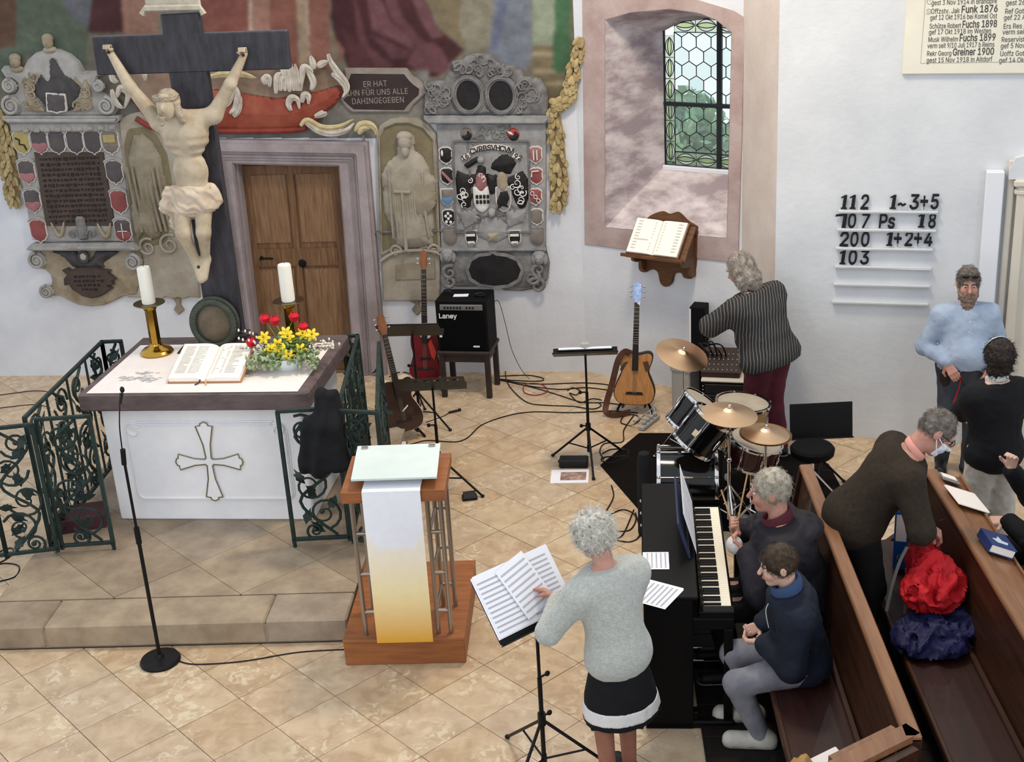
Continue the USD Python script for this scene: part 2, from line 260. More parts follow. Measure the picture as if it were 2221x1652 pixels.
W = {
 'e1_crest':[(-4.937,2.728),(-4.935,2.813),(-4.904,2.881),(-4.844,2.913),(-4.777,2.926),(-4.735,2.974),(-4.734,3.032),(-4.778,3.073),(-4.842,3.076),(-4.878,3.155),(-4.838,3.193),(-4.786,3.191),(-4.75,3.16),(-4.655,3.156),(-4.585,3.241),(-4.488,3.304),(-4.368,3.333),(-4.255,3.324),(-4.15,3.271),(-4.08,3.201),(-4.05,3.113),(-3.858,3.105),(-3.855,3.067),(-3.919,3.059),(-3.952,2.993),(-3.944,2.924),(-3.876,2.892),(-3.798,2.86),(-3.767,2.8),(-3.779,2.731),(-3.818,2.688)],
 'e1_cornice':[(-4.926,2.727),(-3.745,2.686),(-3.753,2.642),(-3.789,2.618),(-4.887,2.656),(-4.933,2.693)],
 'e1_frieze':[(-4.882,2.656),(-3.789,2.618),(-3.798,2.534),(-4.884,2.57)],
 'e1_body':[(-4.878,2.654),(-3.784,2.616),(-3.821,1.439),(-4.893,1.477)],
 'e1_text':[(-4.695,2.361),(-3.981,2.339),(-3.99,1.606),(-4.717,1.623)],
 'e1_lowcornice':[(-4.956,1.396),(-4.896,1.447),(-3.829,1.437),(-3.755,1.38),(-3.786,1.36),(-4.909,1.381)],
 'e1_low':[(-4.916,1.381),(-4.948,1.294),(-4.941,1.224),(-4.892,1.18),(-4.83,1.165),(-4.782,1.114),(-4.778,1.043),(-4.8,0.987),(-4.843,0.987),(-4.877,0.945),(-4.847,0.894),(-4.725,0.885),(-4.653,0.841),(-4.554,0.789),(-4.413,0.765),(-4.266,0.777),(-4.127,0.832),(-4.033,0.873),(-3.89,0.871),(-3.834,0.991),(-3.775,1.13),(-3.744,1.234),(-3.752,1.311),(-3.807,1.361)],
 'e1_medal':[(-4.525,1.173),(-4.435,1.192),(-4.262,1.196),(-4.174,1.173),(-4.098,1.158),(-4.13,1.137),(-4.057,1.065),(-4.103,1.045),(-4.095,1.009),(-4.162,0.996),(-4.117,0.967),(-4.181,0.933),(-4.222,0.905),(-4.284,0.878),(-4.373,0.868),(-4.462,0.895),(-4.506,0.931),(-4.551,0.961),(-4.582,1.025),(-4.629,1.005),(-4.623,1.076),(-4.579,1.118),(-4.627,1.168),(-4.557,1.195)],
 'e1_wings':[(-4.702,1.356),(-4.453,1.361),(-4.428,1.304),(-4.396,1.248),(-4.332,1.246),(-4.272,1.301),(-4.233,1.356),(-4.002,1.341),(-4.072,1.304),(-4.192,1.23),(-4.171,1.187),(-4.315,1.183),(-4.506,1.194),(-4.575,1.287),(-4.624,1.33)],
 'e1_oval':[(-4.359,1.31),(-4.313,1.309),(-4.35,1.362)],
 'e1_scrolls':[(-4.873,1.272),(-4.787,1.27),(-3.864,1.237),(-3.779,1.235),(-4.837,0.944),(-4.772,0.943)],
 'e1_bows':[(-4.583,1.613),(-4.491,1.611),(-4.099,1.588),(-4.008,1.586),(-4.343,1.532),(-4.3,1.531)],
 'e1_topscroll':[(-4.826,2.819),(-4.736,2.815),(-3.864,2.784),(-3.776,2.781),(-4.803,3.006),(-4.74,3.003),(-3.909,2.972),(-3.857,2.97)],
 'e1_mantle':[(-4.466,3.1),(-4.417,3.03),(-4.38,3.058),(-4.344,3.241),(-4.301,3.249),(-4.274,3.17),(-4.237,3.091),(-4.209,3.071),(-4.116,3.009),(-4.101,2.95),(-4.13,2.882),(-4.191,2.835),(-4.181,2.776),(-4.26,2.749),(-4.461,2.756),(-4.484,2.796),(-4.515,2.857),(-4.566,2.918),(-4.563,2.987),(-4.509,3.043)],
 'e1_coat':[(-4.428,2.923),(-4.251,2.906),(-4.26,2.778),(-4.269,2.759),(-4.334,2.751),(-4.357,2.742),(-4.396,2.758),(-4.448,2.765)],
 'e1_gold':[(-4.669,3.04),(-4.575,3.085),(-4.508,3.102),(-4.572,2.997),(-4.581,2.899),(-4.521,2.827),(-4.484,2.747),(-4.672,2.763),(-4.676,2.902)],
 'e1_gold2':[(-4.189,3.07),(-4.128,3.058),(-4.07,2.978),(-4.036,3.045),(-4.001,2.956),(-4.016,2.76),(-4.22,2.737),(-4.163,2.814),(-4.098,2.881),(-4.087,2.969)],
 'e1_busts':[(-4.709,3.227),(-4.657,3.224),(-4.345,3.394),(-4.293,3.392)],
 'e1_sh':[(-4.799,2.458),(-4.616,2.456),(-4.435,2.45),(-4.25,2.444),(-4.07,2.438),(-3.892,2.433),(-4.805,2.166),(-4.805,1.878),(-4.803,1.571),(-3.901,2.139),(-3.905,1.844),(-3.915,1.554)],
 'e2_crest':[(-0.782,2.587),(-0.778,2.673),(-0.763,2.769),(-0.739,2.809),(-0.761,2.885),(-0.683,2.889),(-0.577,2.898),(-0.522,2.971),(-0.474,2.969),(-0.495,3.057),(-0.396,3.073),(-0.353,3.105),(-0.296,3.116),(-0.248,3.121),(-0.117,3.112),(-0.086,3.061),(-0.013,3.011),(0.076,3.001),(0.149,2.951),(0.167,2.897),(0.229,2.894),(0.324,2.87),(0.368,2.781),(0.377,2.686),(0.364,2.546)],
 'e2_ov1':[(-0.356,2.754),(-0.246,2.75),(-0.347,2.889)],
 'e2_ov2':[(-0.053,2.739),(0.058,2.735),(-0.045,2.874)],
 'e2_cornice':[(-0.786,2.583),(0.384,2.542),(0.383,2.508),(0.346,2.468),(-0.749,2.506),(-0.789,2.549)],
 'e2_body':[(-0.677,2.498),(0.348,2.463),(0.286,1.274),(-0.728,1.297)],
 'e2_panel':[(-0.525,2.325),(0.166,2.302),(0.14,1.455),(-0.563,1.472)],
 'e2_med':[(-0.404,2.397),(-0.349,2.395),(0.037,2.378),(0.092,2.377)],
 'e2_banner':[(-0.39,2.242),(-0.333,2.283),(-0.246,2.298),(-0.161,2.299),(-0.077,2.29),(-0.005,2.266),(0.041,2.228),(0.027,2.199),(-0.032,2.225),(-0.164,2.249),(-0.299,2.239),(-0.374,2.211)],
 'e2_ban16':[(-0.468,2.184),(-0.392,2.224),(-0.376,2.181),(-0.453,2.141)],
 'e2_ban92':[(0.034,2.21),(0.105,2.172),(0.084,2.13),(0.013,2.169)],
 'e2_banmid':[(-0.372,2.235),(-0.175,2.271),(0.023,2.229)],
 'e2_sh':[(-0.611,2.2),(-0.614,2.005),(-0.626,1.807),(-0.628,1.606),(-0.63,1.42),(0.236,2.18),(0.232,1.98),(0.216,1.784),(0.218,1.591),(0.208,1.4),(-0.423,1.405),(-0.002,1.395)],
 'e2_blk1':[(-0.508,2.051),(-0.437,2.012),(-0.339,2.009),(-0.309,2.094),(-0.248,2.08),(-0.241,1.994),(-0.234,1.92),(-0.293,1.958),(-0.356,1.936),(-0.397,1.875),(-0.378,1.8),(-0.422,1.701),(-0.485,1.691),(-0.517,1.754),(-0.533,1.879),(-0.532,1.978)],
 'e2_arm':[(-0.443,2.11),(-0.315,2.179),(-0.293,2.148),(-0.414,2.072)],
 'e2_hand':[(-0.28,2.151),(-0.238,2.15)],
 'e2_lion':[(-0.173,2.114),(-0.134,2.149),(-0.083,2.184),(-0.022,2.182),(0.013,2.157),(0.046,2.107),(0.007,2.048),(-0.008,2.011),(-0.092,2.026),(-0.152,2.052),(-0.188,2.066)],
 'e2_blk2':[(-0.145,1.966),(-0.022,1.975),(0.065,2.009),(0.103,2.032),(0.148,1.958),(0.155,1.86),(0.138,1.761),(0.109,1.688),(0.059,1.676),(0.026,1.739),(0.005,1.802),(-0.004,1.864),(-0.05,1.915)],
 'e2_mid':[(-0.228,2.018),(-0.18,1.992),(-0.143,2.003),(-0.142,1.917),(-0.153,1.843),(-0.203,1.82),(-0.237,1.87)],
 'e2_helm':[(-0.294,1.94),(-0.239,1.938),(-0.092,1.934),(-0.037,1.933)],
 'e2_lsh':[(-0.299,1.779),(-0.234,1.777),(-0.089,1.774),(-0.025,1.772)],
 'e2_sil':[(-0.49,1.964),(-0.439,1.981),(-0.392,1.949),(-0.443,1.926),(-0.41,1.875),(-0.475,1.828),(-0.442,1.764),(0.05,1.948),(0.111,1.959),(0.058,1.875),(0.005,1.814),(0.051,1.751)],
 'e2_angel':[(-0.205,1.643),(-0.17,1.642),(-0.536,1.667),(-0.361,1.675),(-0.342,1.586),(-0.473,1.501),(-0.071,1.655),(0.119,1.65),(0.077,1.551),(-0.062,1.504)],
 'e2_bust':[(-0.276,1.459),(-0.139,1.455),(-0.183,1.355),(-0.258,1.357)],
 'e2_lowc':[(-0.739,1.31),(0.293,1.293),(0.291,1.262),(-0.742,1.278)],
 'e2_low':[(-0.742,1.278),(-0.564,1.28),(0.149,1.265),(0.291,1.262),(0.316,1.127),(0.296,0.973),(0.205,0.884),(0.039,0.854),(-0.137,0.863),(-0.21,0.904),(-0.591,0.911),(-0.691,0.939),(-0.747,1.044),(-0.742,1.187)],
 'e2_oval':[(-0.47,1.091),(-0.433,1.181),(-0.354,1.224),(-0.253,1.235),(-0.22,1.254),(-0.19,1.234),(-0.091,1.219),(0.007,1.172),(0.045,1.081),(0.009,0.991),(-0.095,0.934),(-0.228,0.924),(-0.36,0.946),(-0.445,1.006)],
 'e2_heads':[(-0.663,1.231),(-0.619,1.23),(0.226,1.193),(0.269,1.192)],
 'e2_curls':[(-0.656,1.069),(-0.58,1.067),(-0.663,0.978),(-0.599,0.976),(0.214,1.078),(0.289,1.076),(0.148,1.001),(0.223,1),(0.194,0.923),(0.282,0.921)],
 't2_slab':[(-1.264,2.404),(-1.224,2.499),(-1.12,2.556),(-1.008,2.57),(-0.862,2.553),(-0.757,2.495),(-0.696,2.409),(-0.693,2.215),(-0.744,1.252),(-0.781,0.769),(-1.35,0.778),(-1.327,1.225)],
 't2_niche':[(-1.229,2.39),(-1.177,2.473),(-1.062,2.515),(-0.939,2.513),(-0.809,2.461),(-0.726,2.35),(-0.74,1.934),(-0.759,1.304),(-0.877,1.332),(-1.06,1.272),(-1.169,1.339),(-1.309,1.277)],
 't2_fig':[(-1.047,2.409),(-0.983,2.437),(-0.911,2.416),(-0.899,2.343),(-0.923,2.271),(-0.842,2.208),(-0.788,2.108),(-0.782,2.034),(-0.712,1.983),(-0.73,1.822),(-0.785,1.686),(-0.787,1.509),(-0.813,1.343),(-0.942,1.308),(-1.082,1.311),(-1.168,1.351),(-1.191,1.519),(-1.253,1.673),(-1.244,1.899),(-1.257,2.023),(-1.183,2.145),(-1.076,2.227),(-1.061,2.324)],
 't2_shield':[(-0.973,1.841),(-0.856,1.888),(-0.721,1.859),(-0.744,1.735),(-0.894,1.588),(-0.973,1.691)],
 't2_sword':[(-1.043,1.893),(-1.057,1.31),(-1.119,1.889),(-0.963,1.878)],
 't2_plate':[(-1.193,1.145),(-0.8,1.188),(-0.809,0.993),(-1.208,0.988)],
 't2_head':[(-0.984,2.352),(-0.917,2.35)],
 't2_fin':[(-1.117,0.774),(-1.098,0.84),(-0.957,0.825),(-0.975,0.772),(-1.004,0.733),(-0.97,0.672),(-1.033,0.613),(-1.08,0.674),(-1.036,0.733)],
 't1_slab':[(-3.783,2.607),(-3.747,2.657),(-3.659,2.692),(-3.547,2.714),(-3.254,2.691),(-3.125,2.313),(-3.238,0.837),(-3.349,0.853),(-3.41,0.826),(-3.463,0.848),(-3.537,0.828),(-3.589,0.857),(-3.651,0.83),(-3.718,0.853),(-4.003,0.857),(-3.859,1.45)],
 't1_fig':[(-3.654,2.486),(-3.543,2.495),(-3.473,2.428),(-3.415,2.283),(-3.41,2.06),(-3.412,1.873),(-3.466,1.713),(-3.545,1.484),(-3.633,1.459),(-3.705,1.529),(-3.789,1.448),(-3.807,1.668),(-3.739,2.069),(-3.746,2.267)],
 't1_fin':[(-3.535,0.842),(-3.443,0.841),(-3.461,0.77),(-3.429,0.705),(-3.5,0.656),(-3.541,0.714),(-3.501,0.771)],
 't1_scr':[(-3.688,1.377),(-3.59,1.375),(-3.46,1.4),(-3.349,1.397)],
 'tab_o':[(-1.504,3.028),(-0.929,3.005),(-0.885,2.938),(-0.829,2.904),(-0.775,2.844),(-0.767,2.787),(-0.835,2.732),(-0.89,2.685),(-0.938,2.62),(-1.476,2.639),(-1.523,2.683),(-1.568,2.751),(-1.545,2.8),(-1.471,2.854),(-1.496,2.938)],
 'tab_i':[(-1.449,2.985),(-0.95,2.961),(-0.913,2.907),(-0.874,2.865),(-0.819,2.822),(-0.832,2.765),(-0.886,2.726),(-0.941,2.678),(-0.979,2.634),(-1.457,2.659),(-1.504,2.699),(-1.55,2.75),(-1.495,2.789),(-1.48,2.847),(-1.492,2.896)],
 'tab_t':[(-1.346,2.86),(-1.117,2.851),(-1.504,2.783),(-0.926,2.756),(-1.469,2.706),(-0.971,2.679),(-1.341,2.915)],
 'red':[(-3.665,2.893),(-3.417,2.744),(-3.107,2.807),(-2.773,2.894),(-2.463,2.84),(-2.19,2.787),(-1.79,2.836),(-1.58,2.888),(-1.548,2.814),(-1.626,2.71),(-1.77,2.616),(-1.924,2.535),(-2.056,2.487),(-2.83,2.504),(-3.378,2.554),(-3.545,2.67)],
 'redtop':[(-3.73,2.896),(-3.518,3.104),(-2.077,3.047),(-1.767,3.035),(-1.569,3.027),(-1.555,2.874),(-1.791,2.823),(-2.191,2.778),(-2.466,2.823),(-2.776,2.877),(-3.11,2.786),(-3.42,2.727)],
 'redlip':[(-3.596,2.65),(-3.381,2.54),(-2.83,2.504),(-2.056,2.487),(-1.924,2.535),(-1.746,2.637)],
 'lf0':[(-2.172,2.84),(-2.154,2.946),(-2.134,3.003),(-2.097,3.027)],
 'lf1':[(-2.082,2.861),(-2.071,3.026),(-2.078,3.108),(-2.043,3.18)],
 'lf2':[(-1.996,2.858),(-1.99,2.981),(-2.005,3.072),(-2.012,3.154)],
 'lf3':[(-1.936,2.856),(-1.908,2.978),(-1.876,3.067),(-1.812,3.032),(-1.835,2.975)],
 'lf4':[(-1.831,2.86),(-1.801,2.933),(-1.831,3.016),(-1.853,3.042)],
 'lf5':[(-1.632,3.179),(-1.615,3.105),(-1.557,3.005),(-1.498,2.921),(-1.484,2.855),(-1.538,2.783)],
 'lf6':[(-1.618,3),(-1.546,2.948),(-1.502,2.88),(-1.51,2.806)],
 'lf7':[(-1.747,3.07),(-1.702,3.093),(-1.639,3.114)],
 'lf8':[(-1.784,3.047),(-1.786,3.104),(-1.8,3.17)],
 'lf9':[(-1.974,2.531),(-1.899,2.579),(-1.768,2.507),(-1.602,2.51),(-1.461,2.572)],
 'lf10':[(-1.935,2.572),(-1.814,2.483),(-1.678,2.449),(-1.537,2.474),(-1.456,2.538)],
 'lf11':[(-1.825,2.614),(-1.735,2.64),(-1.72,2.656)],
 'lf12':[(-1.451,2.463),(-1.402,2.52),(-1.315,2.525),(-1.259,2.481),(-1.252,2.422)],
 'lf13':[(-1.419,2.436),(-1.38,2.485),(-1.311,2.483)],
 'lf14':[(-2.126,2.863),(-2.105,2.961),(-2.058,2.992)],
 'lf15':[(-2.04,2.851),(-2.032,2.958),(-2.045,3.057)],
 'lf16':[(-2.044,2.676),(-2.063,2.736),(-2.03,2.793),(-1.972,2.774),(-1.964,2.69)],
 'lf17':[(-1.931,2.747),(-1.906,2.813),(-1.864,2.803),(-1.873,2.729)],
 'lf18':[(-2.257,2.926),(-2.268,2.976),(-2.231,2.991)],
 'lf19':[(-1.962,2.856),(-1.95,2.955),(-1.958,3.103)],
 'lg0':[(-3.753,3.102),(-3.747,3.032),(-3.701,3.006)],
 'lg1':[(-3.738,2.866),(-3.686,2.947),(-3.621,2.885),(-3.681,2.756)],
 'lg2':[(-3.776,2.938),(-3.759,2.819),(-3.694,2.757)],
 'lg3':[(-3.487,3.08),(-3.435,3.09),(-3.424,3.007)],
 'lg4':[(-2.62,2.894),(-2.569,2.904),(-2.547,2.798),(-2.617,2.647)],
 'lg5':[(-2.586,2.87),(-2.649,2.778),(-2.731,2.722)],
 'lg6':[(-2.553,2.845),(-2.583,2.717),(-2.651,2.672)],
 'lg7':[(-2.519,2.82),(-2.56,2.704),(-2.607,2.634)],
 'lg8':[(-2.606,2.906),(-2.682,2.803),(-2.781,2.724)],
 'lg9':[(-2.274,2.998),(-2.227,2.984),(-2.225,2.903)],
 'lg10':[(-2.8,3.018),(-2.661,3.036),(-2.478,3.029),(-2.349,2.989)],
 'g1':[(0.701,3.202),(0.62,2.94),(0.582,2.734),(0.502,2.645),(0.429,2.623)],
 'g2':[(0.419,2.678),(0.437,2.317),(0.439,1.971),(0.402,1.64)],
 'g0':[(-4.946,2.764),(-4.983,2.495),(-4.993,2.176),(-5.022,1.827)],
 'door_open':[(-2.686,2.188),(-1.652,2.134),(-1.721,0.071),(-2.725,0.08)],
 'door_out':[(-2.851,2.425),(-1.35,2.354),(-1.384,-0.007),(-2.897,0.005)],
 'door_mid':[(-2.815,2.291),(-1.489,2.227),(-1.557,-0.016),(-2.81,-0.006)],
 'd_rail':[(-2.707,1.295),(-1.665,1.288),(-2.724,1.11),(-1.661,1.097)],
 'd_cols':[(-2.633,2.006),(-2.211,1.994),(-2.056,1.99),(-1.777,1.982)],
 'd_knob':[(-2.534,1.203),(-2.173,1.139)],
 'w_out':[(0.112,3.607),(0.039,1.305),(1.632,1.301),(1.682,3.401),(1.58,3.458),(1.248,3.545),(0.906,3.634)],
 'w_in':[(0.342,3.376),(0.276,1.497),(1.522,1.521),(1.557,3.283),(1.415,3.384),(1.247,3.442),(0.99,3.471),(0.6,3.439)],
 'hymn':[(-0.185,1.979),(0.567,1.987),(-0.191,1.83),(0.561,1.841),(-0.195,1.676),(0.548,1.689),(-0.199,1.523),(0.546,1.54),(-0.204,1.374),(0.544,1.393),(-0.21,1.222),(0.541,1.245)],
 'dig':[(-0.174,1.983),(-0.107,1.984),(-0.03,1.985),(0.2,1.987),(0.256,2.022),(0.344,1.99),(0.433,2.009),(0.499,1.993),(-0.198,1.83),(-0.12,1.833),(-0.017,1.834),(0.119,1.835),(0.421,1.84),(0.493,1.841),(-0.182,1.68),(-0.096,1.681),(-0.014,1.683),(0.188,1.687),(0.25,1.707),(0.32,1.691),(0.403,1.71),(0.469,1.693),(-0.169,1.528),(-0.106,1.531),(-0.012,1.534)],
 'digw':[(-0.126,1.98),(-0.063,1.981),(0.047,1.982),(0.244,1.984),(0.328,2.023),(0.424,1.989),(0.49,2.009),(0.57,1.994),(-0.139,1.831),(-0.046,1.832),(0.061,1.834),(0.251,1.836),(0.461,1.839),(0.557,1.841),(-0.096,1.681),(-0.022,1.683),(0.063,1.684),(0.232,1.687),(0.308,1.708),(0.393,1.69),(0.461,1.711),(0.541,1.693),(-0.124,1.529),(-0.027,1.531),(0.066,1.536)],
 'memo':[(0.245,3.031),(0.269,3.654),(1.288,3.618),(1.343,3.011)],
 'memo_in':[(0.375,3.112),(0.38,3.65)],
 'memo_lines':[(0.427,3.548),(0.891,3.533),(0.427,3.487),(0.902,3.472),(0.424,3.442),(0.899,3.428),(0.423,3.38),(0.903,3.366),(0.421,3.337),(0.866,3.325),(0.419,3.283),(0.901,3.271),(0.417,3.238),(0.896,3.226),(0.416,3.181),(0.898,3.17),(0.416,3.132),(0.89,3.122)],
 'memo_col2':[(0.945,3.531),(0.943,3.471),(0.939,3.427),(0.94,3.365),(0.938,3.324),(0.934,3.27),(0.932,3.225),(0.932,3.169),(0.929,3.121)],
 'box_r':[(0.881,2.297),(1.02,2.304),(0.88,1.594),(0.989,1.596)],
 'doorR':[(1.032,2.272),(1.165,2.378),(1.085,2.236),(1.181,2.183),(1.074,1.372),(1.107,-0.013)],
}
MURAL = {
 'region':('',[(-4.903,4.049),(0.796,3.773),(0.733,3.381),(0.697,3.101),(0.588,2.672),(0.391,2.531),(-0.781,2.521),(-1.259,2.373),(-2.842,2.425),(-3.77,2.589),(-4.897,2.538),(-5.08,2.362),(-5.283,2.323)]),
 'm0':('6b4a35',[(-4.903,4.049),(-4.556,4.033),(-4.7,3.367),(-5.06,3.338)]),
 'm1':('5d6b58',[(-4.556,4.033),(-4.176,4.014),(-3.937,3.588),(-4.016,3.167),(-4.285,3.22),(-4.601,3.276),(-4.833,3.069),(-5.145,2.949),(-5.06,3.338),(-4.7,3.367)]),
 'm1b':('686a74',[(-4.244,4.017),(-3.749,3.993),(-3.944,3.504),(-4.112,3.638)]),
 'm2':('55282c',[(-3.771,3.994),(-3.539,3.983),(-3.598,3.439),(-3.971,3.455)]),
 'm3':('a5745c',[(-3.539,3.983),(-3.477,3.98),(-3.599,3.064),(-3.663,3.066)]),
 'm4':('9a6a55',[(-3.477,3.98),(-3.193,3.966),(-3.32,3.053),(-3.599,3.064)]),
 'm5':('8c4a3c',[(-2.841,3.949),(-2.338,3.925),(-2.412,3.018),(-2.957,3.039)]),
 'm6':('c9ad90',[(-2.338,3.925),(-2.316,3.924),(-2.385,3.017),(-2.412,3.018)]),
 'm7':('a4705c',[(-2.312,3.924),(-2.139,3.915),(-2.211,3.01),(-2.381,3.016)]),
 'm8':('8b4e3d',[(-2.139,3.915),(-1.884,3.903),(-1.964,2.872),(-2.228,2.882)]),
 'm9':('a48a6c',[(-1.884,3.903),(-1.789,3.898),(-1.858,2.868),(-1.955,2.872)]),
 'm10':('d6c6a8',[(-1.793,3.899),(-1.781,3.898),(-1.819,3.121),(-1.837,3.122)]),
 'm11':('955846',[(-1.781,3.898),(-1.575,3.888),(-1.63,3.238),(-1.632,2.86),(-1.849,2.868)]),
 'm12':('4c2027',[(-1.566,3.888),(-0.798,3.85),(-0.605,3.359),(-0.365,3.144),(-0.682,2.929),(-0.79,2.933),(-0.829,2.989),(-1.481,3.023),(-1.547,3.235),(-1.594,3.402)]),
 'm12b':('8a5a48',[(-1.615,3.299),(-1.544,3.288),(-1.503,3.198),(-1.528,3.118),(-1.59,3.096),(-1.555,3.184)]),
 'm13':('6a383e',[(-1.348,3.87),(-1.389,3.871),(-1.296,3.397),(-1.263,3.22),(-1.046,3.026),(-1.232,3.025),(-1.32,3.158),(-1.363,3.4)]),
 'm14':('71404a',[(-1.266,3.866),(-1.191,3.862),(-1.042,3.426),(-0.825,3.242),(-0.865,3.171),(-1.039,3.283),(-1.216,3.362)]),
 'm15':('6a3a42',[(-1.126,3.859),(-1.027,3.854),(-0.938,3.476),(-0.726,3.23),(-0.812,3.201),(-1.039,3.465)]),
 'm16':('74434b',[(-0.872,3.846),(-0.823,3.844),(-0.568,3.286),(-0.657,3.266),(-0.774,3.453)]),
 'm17':('6d3c44',[(-0.81,3.225),(-0.66,3.227),(-0.578,3.16),(-0.519,2.997),(-0.617,2.928),(-0.752,2.909),(-0.845,3.01),(-0.933,3.062)]),
 'm18':('3f1a20',[(-0.796,2.992),(-0.631,2.961),(-0.642,2.929),(-0.777,2.918)]),
 'm19':('653640',[(-1.244,3.331),(-0.882,3.164),(-0.92,3.11),(-1.056,3.099)]),
 'm20':('5a2a32',[(-1.506,3.406),(-1.314,3.222),(-1.213,3.041),(-1.484,3.051),(-1.447,3.163)]),
 'm21':('7c6d4d',[(-0.798,3.85),(-0.316,3.827),(-0.393,3.35),(-0.322,3.143),(-0.565,3.317)]),
 'm22':('86806c',[(-0.337,3.828),(-0.025,3.813),(-0.149,3.177),(-0.323,3.122),(-0.414,3.351)]),
 'm23':('6f7788',[(-0.046,3.814),(0.264,3.799),(0.247,3.078),(0.131,2.877),(-0.155,3.095)]),
 'm24':('5d6684',[(-0.01,3.733),(0.094,3.728),(-0.067,3.132),(-0.145,3.115)]),
 'm25':('8c9a80',[(0.284,3.798),(0.531,3.786),(0.482,3.15),(0.251,3.16)]),
 'm26':('7b6b4a',[(0.251,3.16),(0.482,3.15),(0.589,2.692),(0.371,2.574),(0.258,2.872)]),
 'm27':('a2946e',[(0.249,3.111),(0.48,3.101),(0.478,3.061),(0.247,3.07)]),
 'm28':('a2946e',[(0.241,2.955),(0.494,2.945),(0.492,2.904),(0.239,2.914)]),
 'm29':('a2946e',[(0.299,2.837),(0.531,2.828),(0.53,2.795),(0.297,2.804)]),
 'm30':('3f7048',[(0.502,3.787),(0.633,3.781),(0.582,2.942),(0.492,2.896),(0.414,2.948)]),
 'm31':('6f6a4c',[(0.633,3.781),(0.796,3.773),(0.699,3.141),(0.599,2.941)]),
 'm32':('83807a',[(-3.686,3.067),(-1.5,2.641),(-1.215,2.371),(-2.842,2.425),(-3.784,2.59)]),
 'm33':('8f8a7c',[(-1.67,2.712),(-0.768,2.679),(-0.772,2.357),(-1.263,2.329)]),
 'm34':('7d7a74',[(-0.828,2.997),(-0.72,2.993),(-0.759,2.52),(-0.868,2.524)]),
}
CABLES = [
 ('black cable loop on the floor beside the amplifier stool',[(-0.91,11.87),(-0.64,11.87),(-0.49,11.79),(-0.47,11.71),(-0.57,11.70),(-0.75,11.74),(-0.89,11.79)]),
 ('black cable running from the amplifier past the guitar, rearmost of the bundle',[(-0.91,11.80),(-0.70,11.67),(-0.44,11.61),(-0.12,11.61),(0.07,11.57),(0.19,11.51),(0.36,11.39),(0.54,11.47)]),
 ('black cable of the bundle between amplifier and acoustic guitar, slightly wavy',[(-0.91,11.78),(-0.63,11.59),(-0.31,11.46),(-0.06,11.48),(0.17,11.39),(0.31,11.33),(0.56,11.34)]),
 ('black cable crossing the tiles to the foot of the guitar stand',[(-0.89,11.76),(-0.56,11.53),(-0.31,11.31),(-0.12,11.13),(-0.00,11.09),(0.12,11.08),(0.30,11.00)]),
 ('black cable sagging forward from under the stool',[(-0.86,12.12),(-0.83,11.75),(-0.74,11.43),(-0.60,11.15),(-0.43,11.07),(-0.18,11.02),(-0.00,10.94),(0.08,11.01),(0.06,11.09)]),
 ('long black cable snaking across the open floor behind the lectern',[(-1.67,10.09),(-1.68,10.22),(-1.57,10.30),(-1.46,10.35),(-1.22,10.30),(-1.11,10.38),(-1.00,10.66),(-0.78,10.85),(-0.55,10.92),(-0.18,10.87),(0.12,10.88),(0.29,10.85),(0.41,10.81)]),
 ('small reddish cable coil on the cable bundle',[(-0.66,11.51),(-0.63,11.63),(-0.49,11.61),(-0.42,11.43),(-0.52,11.33),(-0.63,11.39),(-0.66,11.51)]),
 ('round black cable loop right of the small coil',[(-0.23,11.42),(-0.18,11.49),(-0.11,11.40),(-0.15,11.30),(-0.21,11.35),(-0.12,11.11),(0.00,11.19),(0.09,11.15)]),
 ('round black cable loop in front of the guitar stand',[(0.25,10.64),(0.29,10.76),(0.39,10.76),(0.42,10.65),(0.34,10.54),(0.26,10.58),(0.25,10.64)]),
 ('black cable winding from the guitar to the music stand foot',[(0.37,10.75),(0.27,10.43),(0.25,10.18),(0.10,10.16),(0.05,10.00),(0.08,9.84)]),
 ('flat black cable coil beside the music stand foot',[(0.07,9.95),(0.15,10.03),(0.28,10.01),(0.27,9.89),(0.10,9.88),(0.06,9.82),(0.14,9.76),(0.30,9.88)]),
 ('black cable lying at the edge of the drum rug',[(0.13,9.33),(0.14,9.12),(0.07,8.86)]),
 ('black cable coil behind the woman, left of the piano',[(0.09,8.81),(0.21,8.90),(0.30,8.78),(0.25,8.57),(0.13,8.55)]),
 ('second black cable behind the woman, crossing the coil',[(0.29,8.89),(0.19,8.49),(0.11,8.44)]),
 ('outer black cable behind the woman, close to the piano',[(0.30,8.84),(0.32,8.50),(0.24,8.38),(0.12,8.43)]),
 ('thin cable across the floor left of the altar, upper',[(-6.18,11.85),(-5.99,11.87),(-5.69,11.95),(-5.51,11.91),(-5.28,11.76)]),
 ('thin cable across the floor left of the altar, lower',[(-6.01,11.47),(-5.84,11.51),(-5.51,11.57),(-5.31,11.46)]),
 ('black cable loops on the floor below the left gate',[(-4.61,8.46),(-4.51,8.57),(-4.45,8.49),(-4.47,8.38),(-4.54,8.28),(-4.45,8.33),(-4.32,8.28),(-4.28,8.13),(-4.37,8.06),(-4.47,8.04)]),
 ('tangled cable behind the left music stands',[(-2.02,11.97),(-1.92,12.09),(-1.74,11.98),(-1.57,11.87),(-1.74,11.79),(-1.98,11.84),(-1.96,11.62),(-1.76,11.54)]),
]
